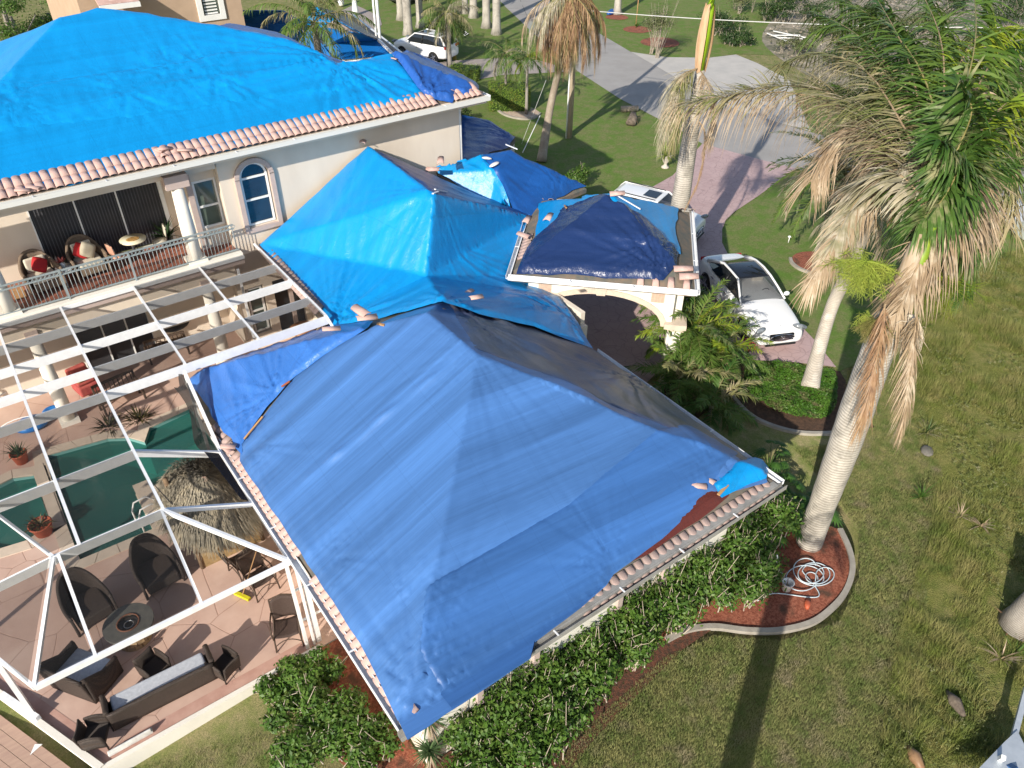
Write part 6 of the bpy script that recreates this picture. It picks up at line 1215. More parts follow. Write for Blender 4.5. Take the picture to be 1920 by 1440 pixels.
FB([(bB[0], bB[1], zc0 + .1), nb_(1275, 145, zc0 - .1), nb_(1258, 190, zc0 - .7), nb_(1248, 245, zc0 - 1.4)], GRY, n=150, ll=.85, lw=.011, hang=1.1, jit=.5, alpha=(45, 20), t0=.12, seg=5, minl=.7)
FB([(bB[0], bB[1], zc0 + .1), nb_(1280, 150, zc0 - .1), nb_(1275, 200, zc0 - .8), nb_(1262, 260, zc0 - 1.5)], OLI, n=120, ll=.7, lw=.011, hang=1.1, jit=.6, alpha=(45, 20), t0=.12, seg=5, minl=.7)
FB([(bB[0], bB[1], zc0), nb_(1330, 165, zc0 - .2), nb_(1340, 210, zc0 - .9), nb_(1330, 260, zc0 - 1.5)], TAN, n=110, ll=.6, lw=.010, hang=1.2, jit=.6, alpha=(45, 20), t0=.1, seg=5, minl=.7)
FB([(bB[0], bB[1], zt - .1), nb_(1322, 250, zt - .5), nb_(1312, 330, zt - 1.6), nb_(1285, 390, zt - 2.6)], BRN, n=120, ll=.22, lw=.007, hang=.9, jit=.4, alpha=(20, 10), t0=.02, seg=3, minl=.6)
# its living crown is above the picture
for i in range(9): frond(arc((bB[0] + .05, bB[1], zc1), i * 40 + 10, 78 - (i % 3) * 14, 3.2, 60), GRN, p2_, RACH, r=.025, world=True, n=60, ll=.7, lw=.018, hang=.5, seg=3)
# ---- shared crowns for the smaller palms (one mesh set, copied)
def palm_crown(parent, c, nf, L, mats, el=(75, -35), sag=(40, 80), ll=.5, lw=.016, n=42, hang=.6, world=True, seg=3, rm=RACH, r=.014, seedaz=0, **k):
    for i in range(nf):
        f = i / max(1, nf - 1); frond(arc(c, i * 137.5 + seedaz, el[0] + (el[1] - el[0]) * f + random.uniform(-6, 6), L * random.uniform(.85, 1.08), sag[0] + (sag[1] - sag[0]) * f, 10), mats[i % len(mats)] if not callable(mats) else mats(f), parent, rm, r=r, world=world, n=n, ll=ll, lw=lw, hang=hang, seg=seg, **k)
def palm(label, b, top, radii, mat, nf, L, mats, cat='palm tree', group=None, name='palm_tree', mid=None, n=12, **k):
    t = thing(name, label, cat, b, group=group); trunk([b] + (mid or []) + [top], radii, mat, t, n=n); palm_crown(t, top, nf, L, mats, **k); return t
bb_ = P(1533, 492, 0); palm('date palm with arching silvery green fronds beside the driveway curve', bb_, up_from(bb_, 1575, 325), [.24, .2, .2, .24], BARKG, 54, 3.0, [GRY, SIL, SIL, GRN], name='date_palm', el=(80, -25), sag=(55, 75), ll=.46, lw=.030, n=60, hang=.2, alpha=(65, 40), r=.02, rise=.3)
bb_ = P(1518, 728, 0); tt_ = P(1633, 400, 5.9); tt_ = (tt_[0], tt_[1], 5.9)
t3 = palm('slim white-trunked palm rising from the green ground cover bed', bb_, tt_, [.30, .22, .20, .20, .20, .19], bark('pale_slim_bark', (.50, .45, .38), (.40, .35, .29), 6, (.58, .54, .47)), 12, 1.9, [TAN, BRN, GRY, TAN], mid=[P(1537, 650, .95), P(1560, 575, 2.0), P(1585, 520, 3.2)], name='slim_palm', el=(60, -60), sag=(50, 60), ll=.5, lw=.010, n=70, hang=1.0, r=.015)
blades(26, .35, .05, (-.1, .5), M('rotting_sheath', (.07, .05, .035), .9, (.16, .11, .07), ns=8), t3, 'fallen_sheath', base=(.15, .1, .05), r0=.25)
bb_ = P(1015, 303, 0); tt_ = P(1068, -12, 7.8)
palm('leaning palm on the lawn with a skirt of dead brown fronds', bb_, tt_, [.26, .19, .17, .16, .17], BARKT, 46, 3.0, [BRN, TAN, BRN, OLI, GRY], mid=[P(1032, 200, 2.4), P(1052, 110, 4.8)], name='dead_palm', el=(-5, -84), sag=(80, 5), ll=.65, lw=.020, n=46, hang=1.4, r=.02, alpha=(45, 15), minl=.6)
bb_ = P(948, 196, 0); palm('bushy young palm rising behind the clipped square hedge', bb_, up_from(bb_, 962, 100), [.09, .07, .07], BARKG, 16, 1.7, [GRN, GRND, GRY], name='young_palm', el=(60, -40), sag=(70, 60), ll=.45, lw=.016, n=40, hang=.9)
bb_ = P(987, 213, 0); palm('young palm in front of the square hedge inside the gravel ring', bb_, up_from(bb_, 998, 108), [.10, .08, .07], BARKG, 15, 1.6, [GRN, GRND, YGR], name='young_palm', el=(65, -30), sag=(60, 60), ll=.42, lw=.016, n=40, hang=.7)
bb_ = P(843, 129, 0); palm('palm with a rough grey trunk and drooping crown beside the parked white car', bb_, up_from(bb_, 841, 22), [.20, .17, .17, .20], BARKG, 22, 2.2, [GRN, OLI, GRY], name='queen_palm', el=(60, -65), sag=(60, 40), ll=.5, lw=.018, n=40, hang=1.1)
bb_ = P(596, 92, 5.2); bb_ = (bb_[0], bb_[1], 0); zz = above(bb_, 585, 42); palm('palm with arching fronds growing behind the hip of the main roof', bb_, (bb_[0], bb_[1], zz), [.2, .16, .16], BARKG, 26, 3.1, [GRN, GRN, OLI, GRN], name='queen_palm', el=(75, -20), sag=(60, 85), ll=.55, lw=.026, n=50, hang=.9)
# avenue of thick royal palms along the street: one built, the rest copied
av = thing('royal_palm', 'avenue', 'palm tree', (0, 0, 0), group='row of thick royal palms along the far street')
MB().tube([(0, 0, -.05), (0, 0, .5), (0, 0, 1.6), (0, 0, 3.4), (0, 0, 5.4), (0, 0, 7)], [.50, .34, .31, .34, .30, .20], 14).build('trunk', BARKW, av)
MB().tube([(0, 0, 7), (0, 0, 7.8), (0, 0, 8.6)], [.17, .18, .08], 12).build('crownshaft', MATS['lime_crownshaft'], av)
for i in range(11): frond(arc((0, 0, 8.5), i * 137.5, 70 - i * 8, 3.0, 55, 8), GRN, av, RACH, r=.03, n=26, ll=.75, lw=.045, hang=.7, seg=2)
avl = [((766, 64), 'thick royal palm trunk nearest the roof of the neighbouring house, left one', 1), ((788, 50), 'royal palm trunk set back behind the left-most street palm', .85), ((931, 63), 'royal palm trunk at the lawn edge closest to the street corner', .95), ((912, 51), 'royal palm trunk left of the one nearest the street', .95), ((888, 32), 'royal palm trunk third from the street edge', .95), ((872, 24), 'royal palm trunk fourth from the street edge', .8), ((1157, 26), 'single royal palm in a red mulch ring on the corner lawn', .9), ((752, 36), 'royal palm trunk partly behind the white flagpole', .9), ((1005, -12), 'royal palm at the far end of the street', 1)]
for i, ((px, py), lb, sc_) in enumerate(avl): o = place(av, i > 0, P(px, py, 0), i * 1.3, lb, scale=sc_)
# ---- leaf clouds
def leafcloud(blobs, n, size, asp=.45, shell=.55, upb=.4, seed=0, curlz=0):
    B = np.array(blobs, float); vol = B[:, 3] * B[:, 4] * B[:, 5]; vol = vol ** .67; idx = rng.choice(len(B), n, p=vol / vol.sum()); b = B[idx]
    d = rng.normal(0, 1, (n, 3)); d[:, 2] = np.abs(d[:, 2]) * 1.0 - .25; d /= np.linalg.norm(d, axis=1)[:, None]; r = (shell + (1 - shell) * rng.uniform(0, 1, n)) * (1 + .16 * vnoise(d[:, 0] * 3 + idx * 7.1, d[:, 1] * 3 + d[:, 2] * 2.2, seed))
    p = b[:, :3] + d * r[:, None] * b[:, 3:6]
    nn = d + np.array([0, 0, upb]) + rng.normal(0, .55, (n, 3)); nn /= np.linalg.norm(nn, axis=1)[:, None]; a = np.cross(nn, rng.normal(0, 1, (n, 3))); a /= np.linalg.norm(a, axis=1)[:, None]; c = np.cross(nn, a)
    s_ = size * rng.uniform(.6, 1.3, n)[:, None]; q0 = p - a * s_ * .5; q1 = p + c * s_ * asp * .5 - nn * s_ * .06; q2 = p + a * s_ * .5; q3 = p - c * s_ * asp * .5 - nn * s_ * .06
    return np.stack([q0, q1, q2, q3], 1).reshape(-1, 3), np.arange(n * 4).reshape(-1, 4)
def bush(label, blobs, n, size, mat, name='shrub', cat='shrub', group=None, stems=6, stemmat=None, core=True, **k):
    c = np.array(blobs)[:, :2].mean(0); t = thing(name, label, cat, (float(c[0]), float(c[1]), 0), group=group); V, F = leafcloud(blobs, n, size, **k); o = put('foliage', fast_mesh('foliage', V, F, 4), mat, t, True); o['kind'] = 'stuff'
    if stems:
        mb = MB(); bl = list(blobs)
        for i in range(stems * len(bl)):
            b = bl[i % len(bl)]; a = random.uniform(0, 6.28); r = random.random(); top = Vector((b[0] + math.cos(a) * r * b[3] * .9, b[1] + math.sin(a) * r * b[4] * .9, b[2] + b[5] * random.uniform(.3, 1.25))); ba = Vector((b[0] + random.gauss(0, .08), b[1] + random.gauss(0, .08), 0)); m_ = (ba + top) / 2 + Vector((random.gauss(0, .1), random.gauss(0, .1), .1))
            mb.tube([ba, m_, top], [.018, .012, .006], 4, cap=False)
        o = mb.build('stems', stemmat or M('twig', (.48, .42, .34), .9, (.32, .26, .2), ns=5), t, world=True); o['kind'] = 'stuff'
    return t
HED = leaf_mat('hedge_leaf', (.045, .105, .014), (.095, .185, .025), (.17, .23, .05), sc=3.5); HEDD = leaf_mat('dark_shrub_leaf', (.018, .042, .010), (.045, .085, .018), None, sc=1.5); BOX = leaf_mat('clipped_hedge_leaf', (.13, .22, .02), (.19, .28, .04), (.22, .19, .04), sc=1.6); OLV = leaf_mat('sparse_leaf', (.09, .11, .04), (.15, .16, .07), None, sc=2)
def bl(px, py, z, r, rz=None, ry=None): p = P(px, py, z); return (p[0], p[1], z, r, ry or r, rz or r)
hd = [((1432, 985), .75, 1.0, 'tall dense hedge shrub at the far corner of the garage wall beside the royal palm'), ((1378, 1030), .85, 1.0, 'dense hedge shrub second from the royal palm'), ((1405, 1085), .6, .55, 'low spreading green shrub on the mulch by the white bucket'), ((1300, 1075), .7, .9, 'hedge shrub in front of the right-hand garage window'),
      ((1340, 1100), .62, .8, 'hedge shrub spreading onto the mulch below the far window'), ((1425, 1055), .55, .7, 'hedge shrub beside the white irrigation pipe'), ((1228, 1135), .72, .95, 'loose hedge shrub between the two garage windows'), ((1160, 1175), .62, .9, 'twiggy hedge shrub right of the left garage window'), ((1085, 1225), .72, .85, 'hedge shrub below the left garage window'), ((1010, 1270), .62, .9, 'dark hedge shrub left of the left garage window'), ((945, 1325), .75, .85, 'hedge shrub two from the yucca'), ((890, 1375), .6, .8, 'hedge shrub next to the corner yucca'), ((1255, 1150), .6, .7, 'outer hedge shrub nearest the kerb end'), ((1190, 1205), .6, .7, 'outer hedge shrub on the lawn side, second from the kerb'), ((1120, 1262), .6, .75, 'outer hedge shrub on the lawn side below the left window'), ((1055, 1325), .6, .75, 'outer hedge shrub with bare twigs on the lawn side'), ((1010, 1400), .6, .7, 'outer hedge shrub near the bottom edge'), ((985, 1370), .55, .6, 'lower shrub leaning onto the lawn near the bottom edge'), ((900, 1440), .6, .6, 'shrub cut by the bottom edge of the picture')]
for (px, py), r, h, lb in hd:
    p = P(px, py + 22, 0); r *= 1.3; h *= 1.45; bls = [(p[0] + random.uniform(-.45, .45), p[1] + random.uniform(-.3, .3), h * random.uniform(.3, .75), r * random.uniform(.4, .7), r * random.uniform(.35, .6), h * random.uniform(.3, .5)) for _ in range(11)]
    bush(lb, bls, 3000, .105, HED, group='hedge shrubs along the garage wall', stems=5, shell=.2, asp=.5)
for (px, py), r, h, lb in [((575, 1285), .6, .75, 'green shrub by the patio corner on the left side of the garage'), ((545, 1345), .55, .55, 'shrub spreading on the grass left of the garage'), ((640, 1345), .6, .7, 'shrub against the left gutter of the garage'), ((600, 1410), .65, .6, 'shrub at the bottom edge left of the garage'), ((530, 1290), .5, .5, 'low shrub touching the patio kerb'), ((655, 1400), .6, .7, 'shrub in the middle of the group left of the garage gutter'), ((560, 1420), .55, .5, 'low shrub at the bottom edge on the grass side'), ((610, 1300), .5, .7, 'upright shrub next to the cage posts'), ((690, 1420), .6, .7, 'shrub at the bottom edge next to the garage corner mulch')]:
    p = P(px, py, 0); bls = [(p[0] + random.uniform(-.4, .4), p[1] + random.uniform(-.3, .3), h * random.uniform(.3, .75), r * random.uniform(.4, .65), r * random.uniform(.35, .55), h * random.uniform(.3, .5)) for _ in range(9)]
    bush(lb, bls, 2900, .10, HED, group='shrubs at the left side of the garage', stems=4, shell=.2, asp=.5)
# clipped hedges
def box_hedge(label, c, hx, hy, h, rz, n, mat, name='clipped_hedge', size=.07):
    t = thing(name, label, 'hedge', (c[0], c[1], 0), rz); f = rng.integers(0, 5, n); u = rng.uniform(-1, 1, n); v = rng.uniform(-1, 1, n); X = np.where(f == 0, 1, np.where(f == 1, -1, u)); Y = np.where(f == 2, 1, np.where(f == 3, -1, np.where(f < 2, u, v))); Z = np.where(f == 4, 1.0, (v + 1) / 2)
    p = np.c_[X * hx, Y * hy, Z * h] + rng.normal(0, .05, (n, 3)); nn = np.c_[X * (np.abs(X) > .98), Y * (np.abs(Y) > .98), (Z > .98) * 1.0] + rng.normal(0, .5, (n, 3)); nn /= np.linalg.norm(nn, axis=1)[:, None]; a = np.cross(nn, rng.normal(0, 1, (n, 3))); a /= np.linalg.norm(a, axis=1)[:, None]; b = np.cross(nn, a); s_ = size * rng.uniform(.6, 1.3, n)[:, None]
    V = np.stack([p - a * s_ * .5, p + b * s_ * .25, p + a * s_ * .5, p - b * s_ * .25], 1).reshape(-1, 3); o = put('foliage', fast_mesh('foliage', V, np.arange(n * 4).reshape(-1, 4), 4), mat, t); o['kind'] = 'stuff'
    MB().box((-hx * .93, -hy * .93, 0), (hx * .93, hy * .93, h * .95)).build('inner_growth', HEDD, t); return t
box_hedge('clipped square box hedge in the gravel ring on the front lawn', P(955, 200, 0), 1.15, .85, 1.25, math.radians(-35), 9000, BOX)
box_hedge('small clipped hedge with a brown end beside the neighbour driveway', P(872, 147, 0), .95, .6, .75, math.radians(-50), 3000, BOX)
bush('leafy shrub in the house shadow on the lawn', [bl(1080, 335, .5, .55, .5), bl(1092, 325, .6, .4, .45)], 1800, .10, HED, stems=6); bush('small dark shrub at the far edge of the low wing', [bl(868, 215, .5, .5, .5)], 800, .1, HEDD)
bush('thin many-stemmed shrub on a red mulch ring on the corner lawn', [bl(1240, 45, 2.2, 1.3, 1.4), bl(1225, 50, 1.8, .9, 1.0)], 2600, .12, OLV, stems=16, shell=.1)
for (px, py), lb, r, h in [((1350, 60), 'dark shrub mass beyond the corner driveway, left part', 1.9, 1.6), ((1385, 85), 'round dark shrub at the end of the corner driveway', 1.3, 1.0), ((1400, 20), 'tall dark shrub behind the corner driveway', 2.3, 2.2), ((1450, 40), 'grey green shrub among the pale debris', 1.8, 1.5), ((1540, 70), 'dark green shrub right of the broken white rails', 1.4, 1.2), ((1500, -10), 'large shrub at the top edge above the debris', 2.6, 2.4), ((1640, 80), 'shrub behind the royal palm crown', 2.0, 1.6), ((1760, 60), 'dark shrub right of centre behind the crown', 2.5, 2.0), ((1890, 50), 'dark shrub at the upper right edge', 2.6, 2.2), ((1900, 150), 'shrub at the right edge above the road', 1.9, 1.4), ((1800, 190), 'low shrub by the far road edge', 1.5, 1.1)]:
    p = P(px, py, 0); bls = [(p[0] + random.uniform(-.7, .7) * r, p[1] + random.uniform(-.6, .6) * r, h * random.uniform(.25, .7), r * random.uniform(.35, .6), r * random.uniform(.35, .6), h * random.uniform(.3, .5)) for _ in range(8)]
    bush(lb, bls, 2600, .16, HEDD if px % 20 else OLV, group='storm-battered shrubs beyond the corner driveway', stems=3, shell=.2)
for (px, py), lb, r, h in [((30, 60), 'dense leafy tree behind the main roof at the upper left corner', 2.8, 3.4), ((95, 40), 'leafy tree right of the corner tree behind the main roof', 2.3, 3.0), ((0, 10), 'pale green tree at the extreme upper left', 3.0, 4.2), ((125, 5), 'tall thin tree against the tan house', 1.7, 4.0)]:
    p = P(px, py, 2.5); q = (p[0], p[1]); t = thing('leafy_tree', lb, 'tree', (*q, 0), group='trees behind the main roof')
    MB().tube([(*q, 0), (q[0] + .1, q[1], h * .5), (q[0], q[1] + .1, h)], [.22, .16, .1], 8).build('trunk', BARKG, t, world=True)
    for _ in range(5): a = random.uniform(0, 6.28); MB().tube([(*q, h * .5), (q[0] + math.cos(a) * r * .5, q[1] + math.sin(a) * r * .5, h)], [.08, .03], 5).build('limb', BARKG, t, world=True)
    bls = [(q[0] + random.uniform(-.7, .7) * r, q[1] + random.uniform(-.6, .6) * r, h * random.uniform(.55, 1.2), r * random.uniform(.3, .55), r * random.uniform(.3, .55), r * random.uniform(.25, .4)) for _ in range(10)]
    V, F = leafcloud(bls, 5200, .16, shell=.2); o = put('crown', fast_mesh('crown', V, F, 4), HED if px < 100 else OLV, t, True)
t = bush('yellow-striped bamboo-like clump beside the grey trunked palm', [bl(826, 55, 1.5, 1.2, 1.5), bl(815, 70, 1.0, 1.0, 1.0), bl(850, 60, 1.8, 1.1, 1.2)], 3000, .22, leaf_mat('clump_leaf', (.06, .10, .02), (.12, .16, .03), sc=1), name='bamboo_clump', cat='bamboo', stems=14, stemmat=M('yellow_cane', (.42, .32, .05), .6, (.3, .24, .05), ns=4), asp=.22)
# feathery palm clump by the portico
def clump(label, px, py, z, nf, L, mats, el=(80, -15), **k):
    b = P(px, py, z); t = thing('areca_palm', label, 'palm clump', (b[0], b[1], 0), group='feathery palms between the portico and the sedan'); MB().tube([(b[0], b[1], 0), (b[0], b[1], z)], [.10, .07], 8).build('stem', BARKG, t, world=True)
    palm_crown(t, (b[0], b[1], z), nf, L * 1.35, mats, el=el, sag=(60, 55), ll=.44, lw=.021, n=46, hang=.35, r=.010, alpha=(62, 35), rise=.2, **k)
clump('large feathery green palm clump right of the portico column', 1300, 625, 1.5, 40, 1.5, [GRN, GRN, YGR, GRND]); clump('feathery palm nearest the front of the white sedan', 1345, 665, .9, 26, 1.25, [GRN, YGR, GRND], seedaz=30); clump('feathery palm clump with browning tips below the larger one', 1275, 715, .7, 24, 1.3, [GRN, OLI, GRND], seedaz=60); clump('feathery palm against the portico column at the roof edge', 1270, 570, 1.6, 20, 1.0, [GRND, GRN], seedaz=80); clump('low arching palm frond clump above the kerb of the green bed', 1335, 760, .4, 16, 1.2, [GRND, GRN, OLI], seedaz=10)
# ground cover bed
ex = smooth_line(G((1398, 690), (1440, 683), (1500, 690), (1560, 697), (1568, 740), (1555, 780), (1500, 785), (1440, 765), (1400, 735)), 4, True)
def scatter_in(poly, n): 
    xs = [p[0] for p in poly]; ys = [p[1] for p in poly]; x = rng.uniform(min(xs), max(xs), n * 3); y = rng.uniform(min(ys), max(ys), n * 3); k = in_poly(x, y, poly); return x[k][:n], y[k][:n]
def leafcarpet(name, poly, n, size, h, mat, asp=.5, kind='stuff', hn=.5):
    x, y = scatter_in(poly, n); n = len(x); hh = h * (.55 + .45 * fbm(x * 1.7, y * 1.7, 5, 2)); z = hh * rng.uniform(.4, 1, n); p = np.c_[x, y, z]; nn = rng.normal(0, hn, (n, 3)) + np.array([0, 0, 1.0]); nn /= np.linalg.norm(nn, axis=1)[:, None]; a = np.cross(nn, rng.normal(0, 1, (n, 3))); a /= np.linalg.norm(a, axis=1)[:, None]; b = np.cross(nn, a); s_ = size * rng.uniform(.6, 1.3, n)[:, None]
    V = np.stack([p - a * s_ * .5, p + b * s_ * asp * .5, p + a * s_ * .5, p - b * s_ * asp * .5], 1).reshape(-1, 3); return tag(put(name, fast_mesh(name, V, np.arange(n * 4).reshape(-1, 4), 4), mat), 'low glossy green ground cover filling the kerbed bed by the driveway', 'ground cover', kind=kind)
leafcarpet('ground_cover', ex, 15000, .075, .32, leaf_mat('ground_cover_leaf', (.05, .13, .012), (.10, .21, .025), (.17, .16, .07), sc=1.6))
# yucca at the garage corner
t = thing('yucca', 'shaggy yucca with two spiky heads and dead skirts at the garage corner', 'yucca', (*P2(815, 1425, 0), 0)); YUC = leaf_mat('yucca_leaf', (.06, .12, .04), (.11, .17, .07), sc=5)
for dx, dy, h in ((0, .1, 1.35), (-.15, -.15, .75), (.25, .25, .5)):
    MB().tube([(0, 0, 0), (dx, dy, h)], [.10, .08], 8).build('stem', BARKT, t); blades(60, .42, .022, (-.2, 1.4), YUC, t, base=(dx, dy, h), r0=.05); blades(50, .42, .02, (-1.3, -.5), TAN, t, 'dead_skirt', base=(dx, dy, h - .02), r0=.05, curl=.1)
# philodendrons round the royal palm
def philo(label, px, py, n, L):
    b = P(px, py, 0); t = thing('philodendron', label, 'plant', b, group='split-leaf philodendrons round the royal palm'); PH = leaf_mat('philodendron_leaf', (.035, .10, .015), (.075, .165, .03), sc=2.5)
    for i in range(n):
        a = i * 2.4 + random.uniform(-.3, .3); e = random.uniform(.35, 1.25); l = L * random.uniform(.7, 1.1); tip = Vector((math.cos(a) * math.cos(e), math.sin(a) * math.cos(e), math.sin(e))) * l; mb = MB(); mb.tube([(0, 0, 0), tip * .6 + Vector((0, 0, .1)), tip], [.014, .011, .008], 5)
        d = Vector((math.cos(a), math.sin(a), -.35)).normalized(); s_ = Vector((-math.sin(a), math.cos(a), 0)); R_ = .30 * random.uniform(.7, 1.15); nl = 13
        for j in range(nl):
            th = (j / (nl - 1) - .5) * 4.6; dd = d * math.cos(th) + s_ * math.sin(th); rl = R_ * (.75 + .35 * math.cos(th)); w_ = dd.cross(Vector((0, 0, 1))).normalized() * .028
            p0 = tip; p1 = tip + dd * rl * .55 + Vector((0, 0, -.02)); p2 = tip + dd * rl + Vector((0, 0, -.07)); mb.add([p0 - w_ * .5, p0 + w_ * .5, p1 + w_, p1 - w_, p2], [(0, 1, 2, 3), (3, 2, 4)])
        mb.build('leaf', PH, t)
for px, py, n, L, lb in ((1455, 985, 16, .8, 'philodendron left of the royal palm trunk by the garage corner'), (1450, 930, 14, .8, 'philodendron above the far garage corner'), (1525, 965, 12, .6, 'philodendron right behind the royal palm trunk'), (1488, 960, 12, .6, 'philodendron squeezed between the royal palm and the gutter corner'), (1440, 880, 10, .8, 'dark philodendron in the shade beyond the garage corner')): philo(lb, px, py, n, L)
# spiky weeds and litter on the rough ground
for px, py, n, L, m_, lb in ((1738, 812, 34, .5, OLI, 'tall spiky weed with a dark stem beside a flat stone'), (1728, 932, 26, .45, GRN, 'spiky seedling palm with a spread of straw leaves'), (1800, 968, 26, .40, TAN, 'flattened straw coloured grass clump on the rough ground'), (1840, 985, 20, .40, TAN, 'pale dead leaf litter right of the straw clump'), (1878, 1235, 18, .5, TAN, 'arched dry grass tuft near the grey log'), (1905, 1225, 16, .45, GRN, 'green grass tuft under the grey log at the right edge')):
    t = thing('weed_clump', lb, 'weed', (*P2(px, py, 0), 0)); blades(n, L, .018, (.1, 1.3), m_, t, r0=.1)
    if px in (1738, 1728): blades(5, .75, .016, (1.2, 1.5), GRND, t, 'upright_leaves')
# ---- grass blades and rough growth as real geometry
def grass(name, polyf, n, h, w, mat, zf=None, lean=.6, label=None, clump=0):
    x, y = polyf(n); n = len(x)
    z = zf(x, y) if zf else np.full(n, -.05); a = rng.uniform(0, 2 * np.pi, n); l = h * rng.uniform(.5, 1.2, n)
    if clump: l = l * np.clip(.55 + 1.0 * fbm(x * clump, y * clump, 77, 3), .15, 1.8)
    le = np.clip(rng.normal(lean, .25, n), 0, 1.3); dx, dy, dz = np.cos(a) * np.sin(le) * l, np.sin(a) * np.sin(le) * l, np.cos(le) * l; px_, py_ = -np.sin(a) * w, np.cos(a) * w
    V = np.stack([np.c_[x - px_, y - py_, z], np.c_[x + px_, y + py_, z], np.c_[x + dx, y + dy, z + dz]], 1).reshape(-1, 3)
    return tag(put(name, fast_mesh(name, V, np.arange(n * 3).reshape(-1, 3), 3), mat), label, 'grass', kind='stuff')
NEARL = [P2(x, y, 0) for x, y in ((480, 1340), (420, 1480), (1000, 1500), (1700, 1500), (1720, 1100), (1760, 900), (1690, 700), (1560, 640), (1600, 800), (1500, 830), (1560, 900), (1610, 1000), (1610, 1080), (1570, 1160), (1470, 1195), (1340, 1190), (1200, 1220), (1000, 1420), (760, 1500), (700, 1450), (520, 1290))]
GB = M('lawn_blade', (.15, .20, .05), .8, (.30, .29, .11), ns=2.2, nd=6, mix=(.38, .62), col3=(.30, .26, .15), ns3=1.6, tl=.25); GF = M('rough_grass_blade', (.19, .23, .045), .8, (.33, .30, .11), ns=1.8, nd=6, mix=(.38, .62), col3=(.11, .16, .03), ns3=1.0, tl=.25)
def samp(poly): return lambda n: scatter_in(poly, n)
grass('lawn_blades', samp([p for p in NEARL[6:]][0:0] + [P2(x, y, 0) for x, y in ((1010, 1500), (1720, 1500), (1740, 1100), (1770, 900), (1700, 640), (1590, 690), (1575, 830), (1490, 840), (1560, 920), (1612, 1000), (1612, 1080), (1575, 1165), (1470, 1200), (1340, 1192), (1250, 1230), (1080, 1380))]), 190000, .09, .006, GB, label='short patchy lawn grass in the foreground right of the garage')
grass('lawn_blades', lambda n: scatter_in([(-6, 3), (3.0, 3), (3.0, 6.6), (1.6, 8.2), (1.45, 10.35), (-1.9, 10.35)], n), 45000, .09, .006, GB, zf=lawn_z, label='lawn grass below the raised patio wall at the lower left')
FIELDP = [P2(x, y, 0) for x, y in ((1640, 1500), (1680, 1200), (1745, 1000), (1760, 880), (1700, 760), (1695, 620), (1730, 545), (1900, 470), (2050, 430), (2050, 1500))]
flat('rough_ground', FIELDP, -.035, FIELD)
grass('rough_grass', samp(FIELDP), 230000, .30, .007, GF, clump=1.3, lean=.75, label='overgrown rough grass with dry straw patches along the right side')
x, y = scatter_in(FIELDP, 9000); k = fbm(x * .9, y * .9, 31, 3) > .1; x, y = x[k], y[k]; n = len(x)
bls = np.c_[x, y, np.full(n, .10), np.full(n, .05), np.full(n, .05), np.full(n, .06)]
V, F = leafcloud(bls, 26000, .04, shell=.3); tag(put('creeping_weeds', fast_mesh('creeping_weeds', V, F, 4), leaf_mat('weed_leaf', (.12, .16, .035), (.19, .21, .07), (.30, .28, .16), sc=3)), 'creeping leafy weeds matted through the rough grass', 'weeds', kind='stuff')
